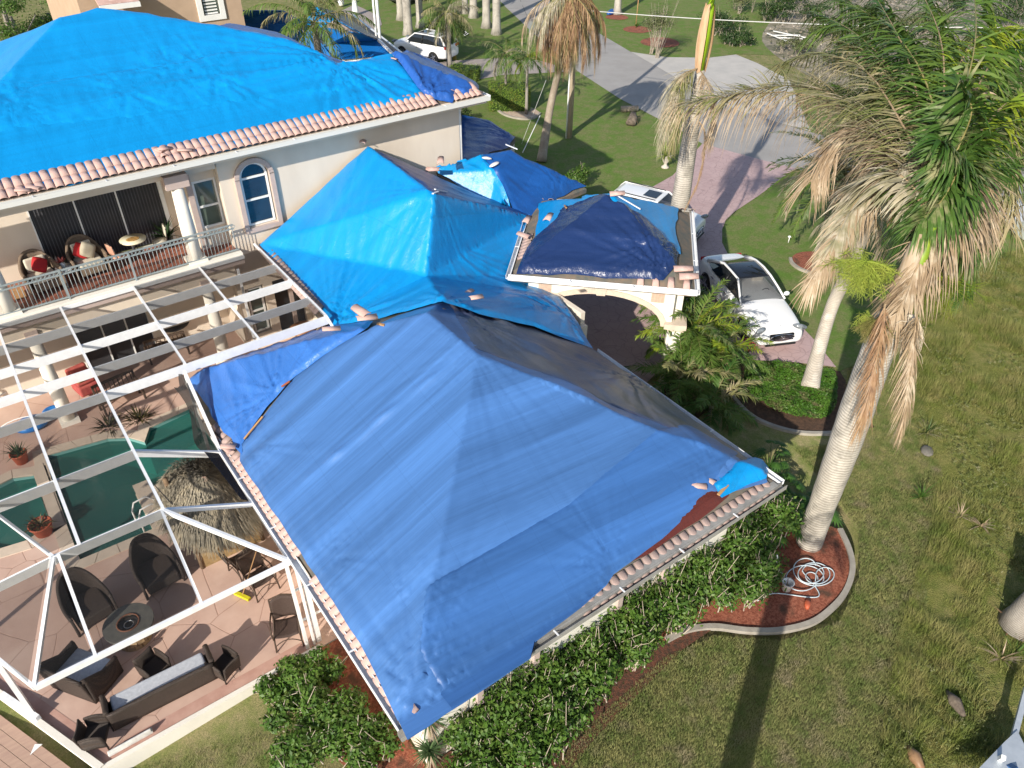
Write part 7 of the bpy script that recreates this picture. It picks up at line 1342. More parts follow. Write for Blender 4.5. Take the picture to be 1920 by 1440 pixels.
# ================================================================== VEHICLES
PAINT = M('white_car_paint', (.82, .82, .82), .25, spec=.5, coat=.6); TYRE = M('tyre_rubber', (.015, .015, .016), .85); RIM = M('alloy_rim', (.45, .46, .48), .25, metal=.8); CGL = M('car_glass', (.012, .014, .016), .04, spec=.9)
BLK = M('black_trim', (.012, .012, .013), .35); CHR = M('chrome', (.7, .7, .72), .12, metal=1); LAMP = M('headlamp', (.30, .33, .36), .08, (.08, .09, .1), ns=9, spec=.9); REDL = M('tail_lamp', (.35, .008, .008), .15); SEATM = M('cream_leather', (.55, .50, .43), .6)
def car(name, label, cat, kind='sedan', paint=PAINT, L=5.2, W=.95):
    t = thing(name, label, cat)
    if kind == 'sedan':
        st = [(2.60, .66, .55, .30), (2.55, .80, .68, .24), (2.35, .88, .76, .20), (1.9, .93, .86, .18), (1.3, .95, .95, .18), (.85, .95, 1.0, .18), (0, .95, 1.0, .18), (-1.2, .95, 1.02, .18), (-1.8, .94, 1.05, .2), (-2.3, .90, 1.02, .24), (-2.52, .84, .96, .30), (-2.60, .72, .80, .36)]
        cab = dict(f=.98, rf=.12, rr=-1.02, r=-2.02, z0=.98, z1=1.46, w0=.83, w1=.62, zr=1.03)
    else:
        st = [(2.28, .66, .62, .32), (2.24, .80, .86, .26), (2.1, .88, .96, .24), (1.6, .92, 1.04, .22), (1.1, .93, 1.10, .22), (.8, .93, 1.13, .22), (0, .93, 1.14, .22), (-1.2, .93, 1.18, .22), (-1.8, .92, 1.2, .24), (-2.15, .88, 1.2, .28), (-2.25, .80, 1.1, .34), (-2.30, .7, .8, .4)]
        cab = dict(f=1.05, rf=.35, rr=-1.85, r=-2.22, z0=1.11, z1=1.68, w0=.84, w1=.66, zr=1.18)
    def section(x, w, zt, zb):
        h = zt - zb; return [(x, 0, zt + .03), (x, w * .45, zt + .025), (x, w * .80, zt), (x, w * .95, zt - h * .12), (x, w, zt - h * .38), (x, w * .985, zb + h * .25), (x, w * .93, zb), (x, 0, zb)]
    vs = []; m = 14
    for s_ in st:
        half = section(*s_); full = half + [(p[0], -p[1], p[2]) for p in half[-2:0:-1]]; vs += full; m = len(full)
    fs = [tuple(range(m)), tuple((len(st) - 1) * m + i for i in range(m))[::-1]]
    for i in range(len(st) - 1):
        for k in range(m): fs.append((i * m + k, (i + 1) * m + k, (i + 1) * m + (k + 1) % m, i * m + (k + 1) % m))
    MB().add(vs, fs, True).build('body', paint, t, subs=2)
    c = cab; F0 = [(c['f'], c['w0'] * s_, c['z0']) for s_ in (1, -1)]; F1 = [(c['rf'], c['w1'] * s_, c['z1'] - .02) for s_ in (1, -1)]; R1 = [(c['rr'], c['w1'] * s_, c['z1'] - .03) for s_ in (1, -1)]; R0 = [(c['r'], c['w0'] * .9 * s_, c['zr']) for s_ in (1, -1)]
    S0 = [(-.4, (W - .06) * s_, c['z0'] + .02) for s_ in (1, -1)]
    MB().sheet([F0[1], F0[0], F1[0], F1[1]]).build('windscreen', M('windscreen_glass', (.10, .11, .11), .05, (.03, .03, .035), ns=1.5, spec=.9, alpha=.55), t)
    MB().sheet([R0[0], R0[1], R1[1], R1[0]]).build('rear_window', CGL, t)
    for i, s_ in enumerate((1, -1)):
        q = [F0[i], (c['rr'] - .35, .90 * s_ * .98, c['z0'] + .03), R0[i], R1[i], F1[i]]; q = q if i == 0 else q[::-1]; MB().sheet([tuple(p) for p in (q if i else q)]).build('side_window', CGL, t)
    mb = MB(); mb.grid(lambda a, b: (c['rf'] + (c['rr'] - c['rf']) * a, (b - .5) * 2 * c['w1'] * (1 + .03 * math.sin(math.pi * a)), c['z1'] - .02 + .045 * math.sin(math.pi * a) * (1 - (2 * b - 1) ** 2 * .6) - .01 * (2 * b - 1) ** 2), 10, 8); mb.build('roof', paint if kind != 'sedan' else M('black_glass_roof', (.012, .013, .016), .06, spec=.8), t, solid=.02)
    for i in (0, 1):
        MB().tube([F0[i], tuple((np.array(F0[i]) * .5 + np.array(F1[i]) * .5) + np.array([0, 0, .02])), F1[i], (c['rf'] * .5 + c['rr'] * .5, F1[i][1] * 1.03, c['z1'] + .005), R1[i], tuple(np.array(R1[i]) * .5 + np.array(R0[i]) * .5 + np.array([0, 0, .02])), R0[i]], [.035, .035, .04, .04, .045, .07, .08], 8).build('roof_pillar', paint, t)
        s_ = (1, -1)[i]; MB().tube([(-.35, .93 * s_, c['z0']), (-.38, c['w1'] * s_ * 1.03, c['z1'] - .02)], .03, 6).build('door_pillar', BLK, t)
        o = MB().lathe((0, 0, 0), [(.02, -.07), (.08, -.05), (.1, .02), (.06, .08), (.01, .09)], 10, .9, 1.3).build('wing_mirror', paint, t, subs=1); o.location = (.72, 1.02 * s_, c['z0'] + .04)
        for x in ((1.58, -1.58) if kind == 'sedan' else (1.36, -1.34)):
            R_ = .35; wl = MB().tube([(x, s_ * (W - .20), R_), (x, s_ * (W - .01), R_)], R_, 24).build('wheel', TYRE, t)
            MB().tube([(x, s_ * (W - .02), R_), (x, s_ * (W + .005), R_)], .245, 20).build('rim', BLK, wl)
            for k in range(5): a = k * 1.2566; MB().bar((x, s_ * (W + .012), R_), (x + .23 * math.cos(a), s_ * (W + .012), R_ + .23 * math.sin(a)), .05, .02, up=(0, 1, 0)).build('spoke', RIM, wl)
            MB().tube([(x + (R_ + .03) * math.cos(a), s_ * (W + .002), R_ + (R_ + .03) * math.sin(a)) for a in np.linspace(-.2, math.pi + .2, 14)], .022, 5).build('wheel_arch', BLK, t)
        xf_ = st[2][0] - .02; h0 = st[1][2]
        o = MB().lathe((0, 0, 0), [(.02, -.08), (.13, -.05), (.15, .02), (.08, .07), (.01, .08)], 12, .6, 1.5).build('headlight', LAMP, t, subs=1); o.location = (xf_ + .06, .70 * s_, h0 + .075); o.rotation_euler = (0, .75, -.45 * s_); o.scale = (1.25, 1.25, 1.25)
        MB().bar((xf_ + .14, .52 * s_, .34), (xf_ + .04, .78 * s_, .36), .12, .10).build('air_intake', BLK, t, bevel=.02)
        o = MB().box((-.06, -.2, -.08), (.04, .2, .08)).build('tail_light', REDL, t, bevel=.03); o.location = (st[-2][0] + .02, .62 * s_, st[-3][2] - .16)
        MB().bar((2.0, .955 * s_, .30), (-2.0, .955 * s_, .30), .03, .03).build('sill_strip', CHR if kind == 'sedan' else BLK, t)
        MB().bar((.9, (W + .004) * s_, .72), (-1.4, (W + .004) * s_, .76), .012, .03).build('door_crease', paint, t)
        for x in (.1, -1.0): MB().bar((x, (W + .012) * s_, .84), (x - .2, (W + .012) * s_, .845), .02, .03).build('door_handle', CHR, t)
    xg = st[0][0]
    g = MB().box((xg - .08, -.44, .42), (xg + .03, .44, .68)).build('grille', BLK, t, bevel=.05)
    for k in range(4): MB().bar((xg + .035, -.40 + .02 * k, .46 + k * .06), (xg + .035, .40 - .02 * k, .46 + k * .06), .02, .022).build('grille_bar', CHR, g)
    MB().tube([(xg + .03, .43 * math.cos(a), .55 + .13 * math.sin(a)) for a in np.linspace(0, 2 * math.pi, 21)[:-1]], .016, 5, closed=True).build('grille_frame', CHR, g)
    MB().tube([(xg + .05, .07 * math.cos(a), .56 + .07 * math.sin(a)) for a in np.linspace(0, 2 * math.pi, 13)[:-1]], .010, 5, closed=True).build('badge', CHR, g)
    for a in (1.571, 3.67, 5.76): MB().bar((xg + .052, 0, .56), (xg + .052, .07 * math.cos(a), .56 + .07 * math.sin(a)), .014, .01).build('badge_arm', CHR, g)
    MB().bar((xg + .0, -.55, .27), (xg + .0, .55, .27), .08, .07).build('lower_intake', BLK, t, bevel=.02)
    MB().tube([(xg - .25, 0, st[2][2] + .05), (xg - .25, 0, st[2][2] + .12)], .006, 5).build('hood_ornament', CHR, t)
    for yy in (-.42, .42):
        MB().box((-.35, yy - .24, .5), (.15, yy + .24, .78)).build('seat', SEATM, t, bevel=.06); MB().box((-.45, yy - .22, .75), (-.3, yy + .22, 1.25)).build('seat_back', SEATM, t, bevel=.05)
    MB().box((.45, -.75, .8), (.85, .75, c['z0'] + .0)).build('dashboard', BLK, t, bevel=.05); MB().tube([(.35, .40 + .16 * math.cos(a), .95 + .13 * math.sin(a)) for a in np.linspace(0, 2 * math.pi, 17)[:-1]], .014, 5, closed=True).build('steering_wheel', BLK, t)
    if kind != 'sedan':
        for s_ in (1, -1): MB().bar((.2, .6 * s_, c['z1'] + .05), (-1.7, .6 * s_, c['z1'] + .05), .03, .03).build('roof_rail', BLK, t)
        MB().box((-.5, -.35, c['z1'] + .014), (.15, .35, c['z1'] + .034)).build('sunroof', CGL, t)
    return t
cs1 = car('sedan', 'white four-door sedan with a black glass roof parked on the pink driveway', 'car'); cs1.location = (21.12, 14.18, 0); cs1.rotation_euler.z = math.atan2(-.907, -.42)
cs2 = car('suv', 'white sport utility car beside the far lawn under the grey palm trunk', 'car', 'suv'); a = P(808, 108, 0); cs2.location = (a[0] - .2, a[1] + .3, 0); cs2.rotation_euler.z = math.atan2(.93, -.36)
cs3 = copy_tree(cs2); cs3['label'] = 'white car half hidden behind the portico and the palm trunk'; a = P(1222, 432, 0); cs3.scale = (.92, .95, .95); cs3.location = (a[0], a[1], 0); cs3.rotation_euler.z = math.atan2(-.93, .37)
cs4 = car('suv', 'dark car at the very top edge behind the street palms', 'car', 'suv', paint=M('dark_car_paint', (.03, .03, .035), .2, coat=.5)); a = P(772, 2, 0); cs4.location = (*a[:2], 0); cs4.rotation_euler.z = .3
# ================================================================== POLE, WIRES, NEIGHBOURS
pb_ = P(1067, 258, -.03); pole = thing('utility_pole', 'wooden utility pole with a white conduit standing on the front lawn', 'utility pole', pb_)
MB().tube([(0, 0, 0), (0, 0, 5), (0, 0, 10.5)], [.16, .14, .11], 12).build('timber', M('weathered_pole', (.46, .38, .28), .9, (.35, .28, .20), ns=3, stretch=(6, 6, .4), bump=.3), pole)
MB().tube([(-.19, .02, 0), (-.17, .02, 6)], .045, 8).build('conduit', WHITE, pole); MB().box((-.9, -.05, 9.8), (.9, .05, 9.92)).build('crossarm', MATS['weathered_pole'], pole)
for x in (-.8, 0, .8): MB().lathe((x, 0, 9.92), [(.03, 0), (.06, .05), (.05, .12), (.02, .16)], 8).build('insulator', M('brown_porcelain', (.12, .05, .03), .3), pole)
WIRE = M('pale_cable', (.50, .50, .48), .6)
def cable(label, a, b, sag, r=.012, mat=WIRE, cat='cable'):
    a, b = Vector(a), Vector(b); pts = [a.lerp(b, t) - Vector((0, 0, sag * 4 * t * (1 - t))) for t in np.linspace(0, 1, 24)]; o = MB().tube([p - a for p in pts], r, 5).build('overhead_cable', mat); o.location = a; tag(o, label, cat)
zc_ = above(pb_, 1085, 18); far = P(2050, 52, 8.0); cable('pale overhead cable crossing the upper right of the scene', (pb_[0], pb_[1], zc_), far, .25, .022)
g1 = P(1020, 165, 3.4); cable('white guy wire slanting down beside the leaning palm', P(1013, 216, 1.1), P(980, 286, .0), 0, .025, WHITE, 'guy wire'); cable('thin guy wire left of the leaning palm', P(1024, 150, 3.0), P(978, 270, .0), 0, .010, WIRE, 'guy wire')
# tan two-storey neighbour
nb = thing('neighbour_house', 'tan stucco neighbour house with a white-framed window above the main roof', 'house', (9, 45, 0)); TANW = M('tan_stucco', (.47, .34, .24), .9, (.42, .30, .21), ns=1.5, bump=.2)
NV = 42.0; ua, ub = Pv(150, 20, NV)[0], Pv(455, 20, NV)[0]; wx0, wz1 = Pv(376, 0, NV)[0], Pv(390, -15, NV)[2]; wx1, wz0 = Pv(408, 0, NV)[0], Pv(392, 28, NV)[2]
mb = MB(); wall_with_openings(mb, (ua, NV), (ub, NV), 0, wz1 + 1.6, [(wx0 - ua, wx1 - ua, wz0, wz1)]); mb.build('wall', TANW, nb, world=True); MB().box((ub - .2, NV + .21, 0), (ub, NV + 9, wz1 + 1.6)).build('side_wall', TANW, nb, world=True); MB().box((ua, NV + .21, 0), (ua + .2, NV + 9, wz1 + 1.6)).build('side_wall', TANW, nb, world=True)
fr = MB().box((wx0 - .25, NV - .08, wz0 - .25), (wx0, NV + .05, wz1 + .2)).box((wx1, NV - .08, wz0 - .25), (wx1 + .25, NV + .05, wz1 + .2)).box((wx0, NV - .08, wz0 - .25), (wx1, NV + .05, wz0)).build('window', WHITE, nb, world=True); MB().box((wx0, NV + .06, wz0), (wx1, NV + .1, wz1)).build('pane', GLASSG, fr)
for k in range(7): z = wz0 + (wz1 - wz0) * (k + .5) / 7; MB().box((wx0 + .1, NV + .03, z - .05), (wx1 - .1, NV + .05, z + .02)).build('blind_slat', WHITE, fr)
zt_ = wz1 + 1.6; MB().slab([(ua - .5, NV - .6, zt_ - .05), (ub + .6, NV - .6, zt_ - .05), (ub - 3, NV + 4.6, zt_ + 2), (ua + 3, NV + 4.6, zt_ + 2)], .15).build('roof', TILEM, nb, world=True); MB().slab([(ua + 3, NV + 4.6, zt_ + 2), (ub - 3, NV + 4.6, zt_ + 2), (ub + .6, NV + 9.6, zt_ - .05), (ua - .5, NV + 9.6, zt_ - .05)], .15).build('roof', TILEM, nb, world=True)
for a, b, c_ in (((ub + .6, NV - .6), (ub + .6, NV + 9.6), (ub - 3, NV + 4.6)), ((ua - .5, NV + 9.6), (ua - .5, NV - .6), (ua + 3, NV + 4.6))): MB().slab([(*a, zt_ - .05), (*b, zt_ - .05), (*c_, zt_ + 2)], .15).build('roof', TILEM, nb, world=True)
pa, pb2 = Pv(185, 10, NV - 1.2), Pv(262, 6, NV - 1.2)   # small tiled canopy with a white gutter
MB().slab([(pa[0], NV - 1.2, pa[2]), (pb2[0], NV - 1.2, pa[2]), (pb2[0], NV, pa[2] + .6), (pa[0], NV, pa[2] + .6)], .1).build('canopy_roof', TILEM, nb, world=True); MB().box((pa[0], NV - 1.32, pa[2] - .22), (pb2[0], NV - 1.2, pa[2] - .02)).build('gutter', WHITE, nb, world=True); MB().bar((pa[0] + .1, NV - .9, 0), (pa[0] + .1, NV - .9, pa[2] - .2), .12).build('downspout', WHITE, nb, world=True)
# second neighbour: low hipped roof under tarpaulins
n2 = thing('neighbour_bungalow', 'low neighbour bungalow with a grey tile eave and white gutter under blue tarpaulins', 'house', (20, 45, 0))
GT = M('grey_roof_tile', (.30, .25, .22), .9, (.22, .18, .16), ns=9, stretch=(1, 3, 1))
def far_sheet(nm, pts, mat, lb=None, parent=None, t=.04):
    q = [P(x, y, z) for x, y, z in pts]; o = MB().slab(q, t).build(nm, mat, parent, world=parent is not None)
    if parent is None:
        c_ = Vector(q[0]); o.data.transform(Matrix.Translation(-c_)); o.location = c_; tag(o, lb, 'tarpaulin', 'tarpaulins on the roofs behind')
    return o
F1 = [(590, 10, 5.6), (570, 45, 4.4), (625, 61, 4.4), (663, 60, 4.9), (687, 66, 4.6), (601, 19, 5.4)]
F2 = [(599, 13, 5.5), (601, 19, 5.4), (687, 66, 4.6), (710, 73, 3.9), (639, 24, 4.2)]
F3 = [(639, 24, 4.15), (710, 73, 3.85), (740, 105, 3.2), (754, 101, 3.1), (662, 30, 3.1)]
F4 = [(625, 61, 4.4), (600, 90, 3.6), (642, 112, 3.3), (736, 103, 3.3), (709, 76, 3.9), (687, 67, 4.5), (663, 60, 4.9)]
F5 = [(335, 44, 3.6), (430, 54, 3.4), (520, 72, 3.4), (628, 114, 3.4), (600, 90, 3.6), (575, 46, 4.3), (530, 20, 5), (430, 20, 5)]
low = lambda L_, d=.12: [(x, y, z - d) for x, y, z in L_]
for L_ in (F1, F2, F4): far_sheet('roof', low(L_), GT, parent=n2)
far_sheet('tile_slope', F3, GT, parent=n2)
MB().prism([P2(600, 92, 3.3), P2(642, 112, 3.3), P2(736, 105, 3.2), P2(750, 99, 3.1), P2(662, 33, 3.1), P2(595, 15, 3.3)], 0, 2.9).build('wall', WALLC, n2, world=True)
MB().bar(P(642, 113, 3.2), P(737, 106, 3.2), .16, .14).build('gutter', ALU, n2, world=True); MB().bar(P(662, 29, 3.1), P(755, 102, 3.1), .14, .12).build('gutter', ALU, n2, world=True); MB().bar(P(709, 74, 3.95), P(740, 105, 3.3), .14, .12).build('gutter', ALU, n2, world=True)
far_sheet('neighbour_tarpaulin', F1, TB, 'bright blue tarpaulin on the upper slope of the bungalow behind'); far_sheet('neighbour_tarpaulin', F2, TE, 'grey blue tarpaulin on the shaded right slope of the bungalow behind'); far_sheet('neighbour_tarpaulin', F4, M('flat_blue_tarp', (.006, .11, .36), .4), 'deep blue triangular tarpaulin on the front slope of the bungalow behind')  # right-slope sheet reuses the material with shade painted in
n3 = thing('garage_wing', 'low wing of the bungalow wholly under faded blue sheeting beside the tan house', 'building', (13, 42, 0)); far_sheet('roof', low(F5), GT, parent=n3); MB().prism([P2(345, 45, 3.3), P2(430, 56, 3.3), P2(520, 74, 3.3), P2(620, 112, 3.3), P2(575, 50, 3.6), P2(530, 26, 3.6), P2(430, 26, 3.6)], 0, 3.0).build('wall', WALLC, n3, world=True)
far_sheet('neighbour_tarpaulin', F5, M('faded_blue_tarp', (.03, .19, .50), .45, (.02, .15, .43), ns=.8), 'faded blue sheeting between the tan house and the arching palm')
lp = P(713, 80, 3.3); t = thing('light_pole', 'pair of slim white poles rising in front of the bungalow gutter', 'pole', (lp[0], lp[1], 0)); MB().tube([(0, 0, 0), (0, 0, 9.5)], .09, 10).build('pole', WHITE, t); MB().tube([(-.22, 0, 0), (-.22, 0, 9.5)], .06, 8).build('thin_pole', WHITE, t)
for px, py, lb in ((667, 28, 'white shrouded garden ornament on the neighbour lawn'), (640, 12, 'small white garden ornament behind the bungalow roof')):
    MBo = MB().lathe((0, 0, 0), [(.25, 0), (.3, .3), (.18, .8), (.22, 1.1), (.05, 1.35)], 12).build('garden_ornament', WHITE, subs=1); MBo.location = (*P2(px, py, 0), 0); tag(MBo, lb, 'ornament')
# ================================================================== SMALL THINGS OUTDOORS
def at(o, px, py, z=0, rz=0): o.location = (*P2(px, py, 0), z); o.rotation_euler.z = rz; return o
b_ = thing('wheelie_bin', 'grey rubbish bin at the edge of the street', 'bin'); MB().box((-.28, -.3, .05), (.28, .3, .95)).build('bin_body', M('bin_plastic', (.16, .18, .19), .6), b_, bevel=.04); MB().box((-.3, -.33, .955), (.3, .33, 1.0)).build('lid', M('bin_lid', (.12, .13, .14), .6), b_, bevel=.02); at(b_, 1001, 64, 0, .4)
u_ = thing('stone_urn', 'pale stone urn planter on the lawn left of the palm trunk', 'urn'); MB().lathe((0, 0, 0), [(.20, 0), (.20, .05), (.09, .12), (.08, .22), (.22, .42), (.27, .62), (.30, .66), (.24, .66), (.02, .62)], 18).build('bowl', M('pale_stone', (.55, .50, .44), .85, (.45, .40, .35), ns=9, bump=.3), u_); at(u_, 1247, 313, -.03)
yp = blades(60, .85, .05, (.1, 1.35), YGR, u_, 'leaves', base=(0, 0, .62), r0=.12)
lg = thing('cut_log', 'pale sawn palm log lying by the street edge', 'log'); MB().tube([(-.5, 0, .16), (.5, 0, .16)], .17, 12).build('log', BARKT, lg); at(lg, 1180, 208, -.03, -.5)
st_ = thing('root_stump', 'upturned dark root ball and stump behind the sawn log', 'stump'); MB().tube([(-.5, 0, .25), (.1, .1, .45), (.6, .3, .8)], [.35, .34, .2], 12).build('stump', M('charred_wood', (.07, .055, .045), .95, (.20, .16, .12), ns=5, bump=.8), st_); blades(40, .7, .02, (-.3, 1.2), BRN, st_, 'roots', base=(.2, .1, .4), r0=.3); at(st_, 1187, 232, -.03, .4); st_.scale = (.8, .8, .6)
gl = thing('fallen_log', 'grey weathered palm stump at the right edge of the picture', 'log'); MB().tube([(0, 0, -.02), (.05, .02, .35), (.25, .1, .8), (.6, .25, 1.25)], [.46, .36, .30, .28], 16).build('log', BARKG, gl); blades(40, .35, .02, (-.2, .9), BRN, gl, 'root_fringe', r0=.4, base=(0, 0, .03)); at(gl, 1912, 1172, -.05, math.radians(-20))
for px, py, s_, lb in ((1788, 1322, .24, 'short grey log half sunk in the rough grass'), (1713, 1425, .22, 'reddish piece of dead frond base by the bottom edge')):
    o = thing('log_piece', lb, 'log'); MB().tube([(-.3, 0, .06), (0, .02, .12), (.28, 0, .05)], [.05, .13, .03], 10).build('wood', MATS['charred_wood'] if px > 1750 else BRN, o); at(o, px, py, .02, 1.1)
for px, py, lb in ((1738, 846, 'flat grey stone under the tall spiky weed'),):
    o = MB().lathe((0, 0, 0), [(.22, 0), (.26, .04), (.2, .08), (.02, .09)], 9, 1, .7).build('flat_stone', M('grey_stone', (.20, .185, .16), .9, (.13, .12, .10), ns=9, bump=.6)); at(o, px, py, -.02, .5); tag(o, lb, 'stone')
# hose, bucket, downspout
hp_ = P(1522, 1082, 0); hs = []
for i in range(220):
    t_ = i / 219; a = t_ * 2 * math.pi * 5.3; r_ = .30 + .16 * math.sin(t_ * 17) + .05 * math.sin(t_ * 41); hs.append((.17 * math.sin(t_ * 9.5) + r_ * 1.15 * math.cos(a), .14 * math.cos(t_ * 13) + r_ * .8 * math.sin(a), .03 + .03 * (1 + math.sin(t_ * 31))))
e0 = P(1420, 1127, 0); hs += smooth_line([hs[-1], (-.35, -.45, .03), (e0[0] - hp_[0] + .5, e0[1] - hp_[1] - .10, .03), (e0[0] - hp_[0], e0[1] - hp_[1], .03)], 8)
o = MB().tube(hs, .0135, 6).build('garden_hose', M('grey_blue_hose', (.42, .50, .54), .5, (.50, .57, .60), ns=8)); o.location = (hp_[0], hp_[1], -.02); tag(o, 'tangled pale grey garden hose on the red mulch', 'hose')
bk = thing('white_bucket', 'white plastic pot with dead stalks on the mulch beside the hose', 'bucket'); MB().lathe((0, 0, 0), [(.10, 0), (.135, .26), (.145, .27), (.12, .26), (.10, .05), (.01, .04)], 18).build('bucket_body', WHITE, bk); blades(12, .28, .006, (.9, 1.5), BRN, bk, 'stalks', base=(0, 0, .1)); MB().tube([(.14 * math.cos(a), .02, .26 + .12 * math.sin(a)) for a in np.linspace(0, math.pi, 9)], .004, 5).build('handle', CHR, bk); at(bk, 1474, 1104, -.02)
ds = thing('irrigation_pipe', 'white pvc irrigation pipe standing in the mulch left of the hose', 'pipe'); MB().tube([(0, 0, 0), (0, 0, .5), (.12, .14, .56)], .022, 8).build('pipe', WHITE, ds); MB().tube([(.1, -.25, .02), (.02, -.02, .3)], .022, 8).build('elbow_pipe', WHITE, ds); at(ds, 1450, 1075, -.02)
o = MB().lathe((0, 0, 0), [(.03, 0), (.10, .02), (.09, .09), (.02, .10)], 10, 1.5, .7).build('clay_shard', TERRA); at(o, 1513, 1135, 0, .6); tag(o, 'small orange clay shard on the red mulch', 'shard')
# trailer tongue at the lower right corner
tr = thing('boat_trailer', 'galvanised boat trailer with a white winch post cut by the lower right corner', 'trailer', (0, 0, 0)); GAL = M('galvanised_steel', (.52, .56, .60), .45, (.42, .46, .5), ns=4, metal=.3); q = [P(1905, 1372, .5), P(1958, 1480, .5), P(1800, 1478, .5), P(1880, 1395, .5)]
tr.location = (*P2(1900, 1420, .5), 0); MB().slab(q, .06).build('deck_plate', GAL, tr, world=True); MB().bar(P(1900, 1385, .46), P(1925, 1290, .55), .10, .12).build('tongue', GAL, tr, world=True); MB().bar(P(1880, 1430, .45), P(1905, 1445, .60), .12, .1).build('winch', M('blue_winch', (.03, .10, .25), .4), tr, world=True); MB().bar(P(1872, 1425, .5), P(1882, 1420, .75), .08, .08).build('winch_post', WHITE, tr, world=True)
wheel_ = P(1935, 1465, .2); MB().tube([wheel_, (wheel_[0] + .2, wheel_[1] - .1, .2)], .22, 16).build('wheel', TYRE, tr, world=True)
# white hull and wreckage by the road on the right
bt = thing('upturned_boat', 'broken white fibreglass hull stranded at the right edge by the road', 'boat', (*P2(1925, 445, 0), 0)); q = [P(1873, 398, .5), P(1880, 372, .7), P(1912, 372, .9), P(1935, 410, .8), P(2030, 440, .8), P(2040, 500, .1), P(1960, 478, .05), P(1905, 440, .1)]
mb = MB(); cen = P(1940, 425, 1.05)
for i in range(len(q)): mb.sheet([q[i], q[(i + 1) % len(q)], cen])
mb.build('hull', M('white_gelcoat', (.74, .76, .78), .35, (.62, .65, .68), ns=2), bt, world=True); MB().bar(q[1], q[2], .05, .06).build('rub_rail', CHR, bt, world=True); MB().slab([P(1908, 388, .9), P(1935, 378, 1.1), P(1950, 372, .4), P(1915, 366, .4)], .05).build('torn_canopy', BLK, bt, world=True)
dbk = thing('broken_patio_screen', 'broken white patio frame lying among debris beyond the corner driveway', 'frame', (*P2(1470, 72, 0), 0))
for a, b in (((1438, 62), (1475, 78)), ((1450, 58), (1512, 72)), ((1460, 70), (1505, 74)), ((1445, 66), (1500, 67))): MB().bar((*P2(*a, .2), .2), (*P2(*b, .2), .25), .09, .05).build('slat', WHITE, dbk, world=True)
RUB = M('pale_rubble', (.36, .31, .24), .95, (.16, .15, .10), ns=.8, nd=7, mix=(.4, .6), bump=.8, bs=6, col3=(.07, .08, .04), ns3=.5)
flat('bare_plot', smooth_line(G((1430, 62), (1480, 10), (1560, -30), (1700, -30), (1980, -20), (1990, 90), (1900, 140), (1780, 150), (1700, 190), (1600, 195), (1530, 150), (1450, 100)), 3, True), -.026, RUB)
n = 5000; x, y = scatter_in(G((1430, 62), (1560, -30), (1980, -20), (1990, 90), (1780, 150), (1600, 195), (1530, 150), (1450, 100)), n); bls = np.c_[x, y, np.full(len(x), .15), np.full(len(x), .1), np.full(len(x), .1), np.full(len(x), .1)]
V, F = leafcloud(bls, 11000, .2, shell=.1, asp=.3); tag(put('storm_debris', fast_mesh('storm_debris', V, F, 4), M('mixed_debris', (.30, .25, .19), .9, (.06, .07, .035), ns=.9, nd=5, mix=(.45, .55), col3=(.55, .5, .44), ns3=3)), 'scattered storm debris on the bare plot', 'debris', kind='stuff')
for i in range(16):
    px, py = random.choice([(1440, 30), (1480, 5), (1530, 40), (1580, 10), (1600, 100), (1640, 30), (1700, 60), (1700, 130), (1780, 20), (1820, 100), (1880, 90), (1560, 130), (1500, 100), (1650, 160), (1900, 10), (1760, 110)][i:i + 1]); p = P(px, py, 0); r, h = random.uniform(1.2, 2.0), random.uniform(.9, 1.8)
    bls = [(p[0] + random.uniform(-.7, .7) * r, p[1] + random.uniform(-.6, .6) * r, h * random.uniform(.25, .7), r * random.uniform(.3, .5), r * random.uniform(.3, .5), h * random.uniform(.3, .5)) for _ in range(6)]
    bush(['olive', 'dark green', 'dense dark'][i % 3] + ' storm-beaten shrub among the debris of the bare plot, ' + ['near the driveway corner', 'at the top edge', 'behind the broken rails', 'left of the royal crown', 'just above the long frond', 'against the white rails', 'behind the royal crown', 'by the upper road verge', 'at the top right', 'right of the royal crown', 'at the far right edge', 'between rails and frond', 'under the broken rails', 'above the date palm', 'in the top right corner', 'beyond the crown centre'][i], bls, 1300, .17, HEDD if i % 3 else OLV, group='wild shrubs on the bare plot', stems=3, shell=.2)
# mulch rings
for px, py, r_, nm in ((1157, 32, .95, 'mulch_ring'), (1195, 55, 1.1, 'mulch_ring'), (1238, 79, 1.45, 'mulch_ring'), (1530, 492, .95, 'mulch_ring')):
    p = P(px, py, 0); flat(nm, [(p[0] + r_ * math.cos(a) * (1 + .05 * math.sin(3 * a)), p[1] + r_ * math.sin(a)) for a in np.linspace(0, 2 * math.pi, 25)[:-1]], -.008, MULCH)
p = P(1530, 492, 0); curb('tree_ring_kerb', [(p[0] + 1.0 * math.cos(a), p[1] + 1.0 * math.sin(a)) for a in np.linspace(2.2, 6.6, 14)], .12, .12)
yt = thing('young_tree', 'staked sapling on the small mulch ring of the corner lawn', 'tree', P(1192, 50, 0)); MB().tube([(0, 0, 0), (0, 0, 3.2)], .035, 6).build('stake', WOOD, yt); blades(14, .5, .06, (.2, 1.2), HED, yt, 'leaves', r0=.2, base=(.1, 0, .05))
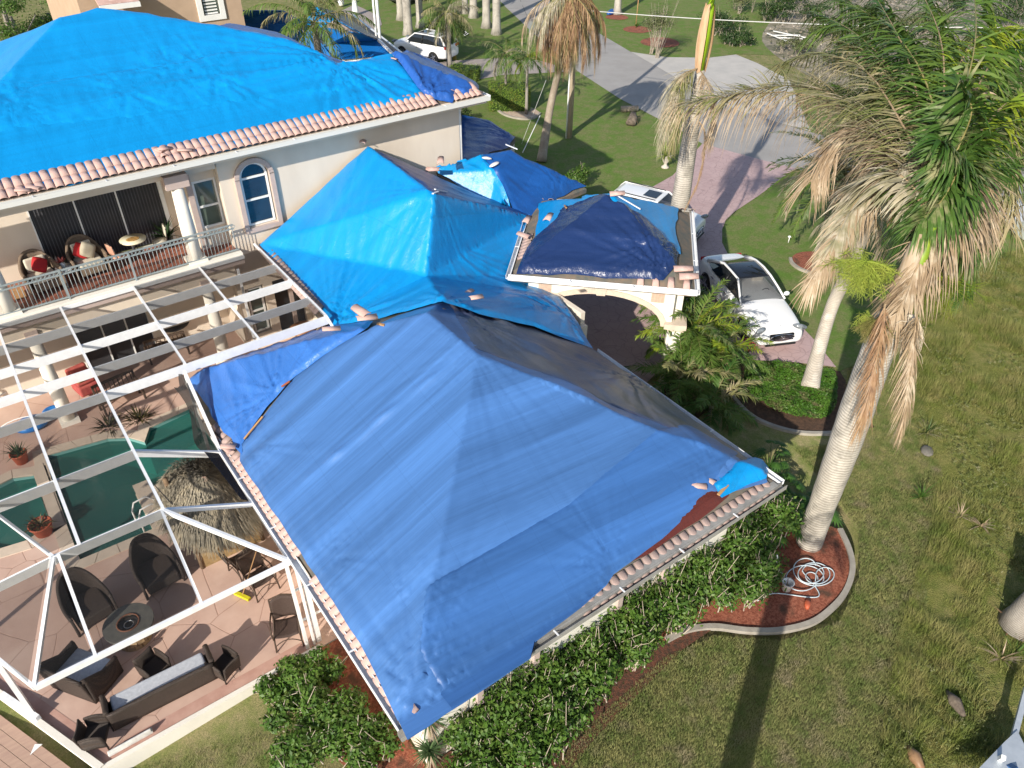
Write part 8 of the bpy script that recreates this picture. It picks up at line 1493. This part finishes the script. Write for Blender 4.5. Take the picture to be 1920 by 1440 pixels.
o = MB().lathe((0, 0, 0), [(.5, 0), (.55, .15), (.3, .35), (.05, .4)], 10, 1.5, .6).build('blue_tarp_bundle', TD, subs=1); at(o, 1146, 26, -.02, .4); tag(o, 'crumpled blue bundle at the foot of the single royal palm', 'bundle')
o = MB().slab([(-.2, -.1, .02), (.2, -.15, .1), (.15, .15, .25), (-.15, .1, .1)], .02).build('white_scrap', WHITE); at(o, 873, 66, 0, .3); tag(o, 'white scrap of sheeting on the far lawn by the bamboo clump', 'scrap')
o = MB().slab([(-.12, -.05, .005), (.14, -.04, .02), (.05, .08, .02)], .008).build('paper_scrap', WHITE); at(o, 62, 1400, -.09, .3); tag(o, 'small white paper scrap on the boards outside the cage', 'scrap')
mbx = thing('garden_light', 'small white landscape light on the lawn near the date palm', 'light', (*P2(1478, 455, 0), 0)); MB().tube([(0, 0, 0), (0, 0, .25)], .02, 6).build('stem', WHITE, mbx); MB().lathe((0, 0, .25), [(.07, 0), (.08, .03), (.02, .09)], 10).build('cap', WHITE, mbx)
# red ixora at the foot of the clump
t = thing('red_flowering_shrub', 'small red flowering shrub beside the front wheel of the sedan', 'shrub', (*P2(1398, 668, 0), 0)); V, F = leafcloud([(0, 0, .3, .25, .25, .3)], 260, .07); o = put('foliage', fast_mesh('foliage', V, F, 4), HED, t); V, F = leafcloud([(0, 0, .4, .25, .25, .28)], 90, .07, shell=.9); put('petals', fast_mesh('petals', V, F, 4), M('red_blossom', (.5, .04, .02), .6), t)
# a royal palm that stands below the picture and throws the long trunk shadow
bp = (2.9, .6); op = thing('royal_palm', 'royal palm outside the lower edge whose trunk shadow crosses the lawn', 'palm tree', (*bp, -.05)); MB().tube([(0, 0, 0), (0, 0, 1.2), (0, 0, 3.2), (0, 0, 6.1)], [.30, .27, .29, .24], 16).build('trunk', BARKW, op)
for i in range(9): frond(arc((0, 0, 6.3), i * 40, 60 - (i % 3) * 25, 1.5, 70, 8), GRN, op, RACH, r=.02, n=40, ll=.5, lw=.016, hang=.7, seg=3)
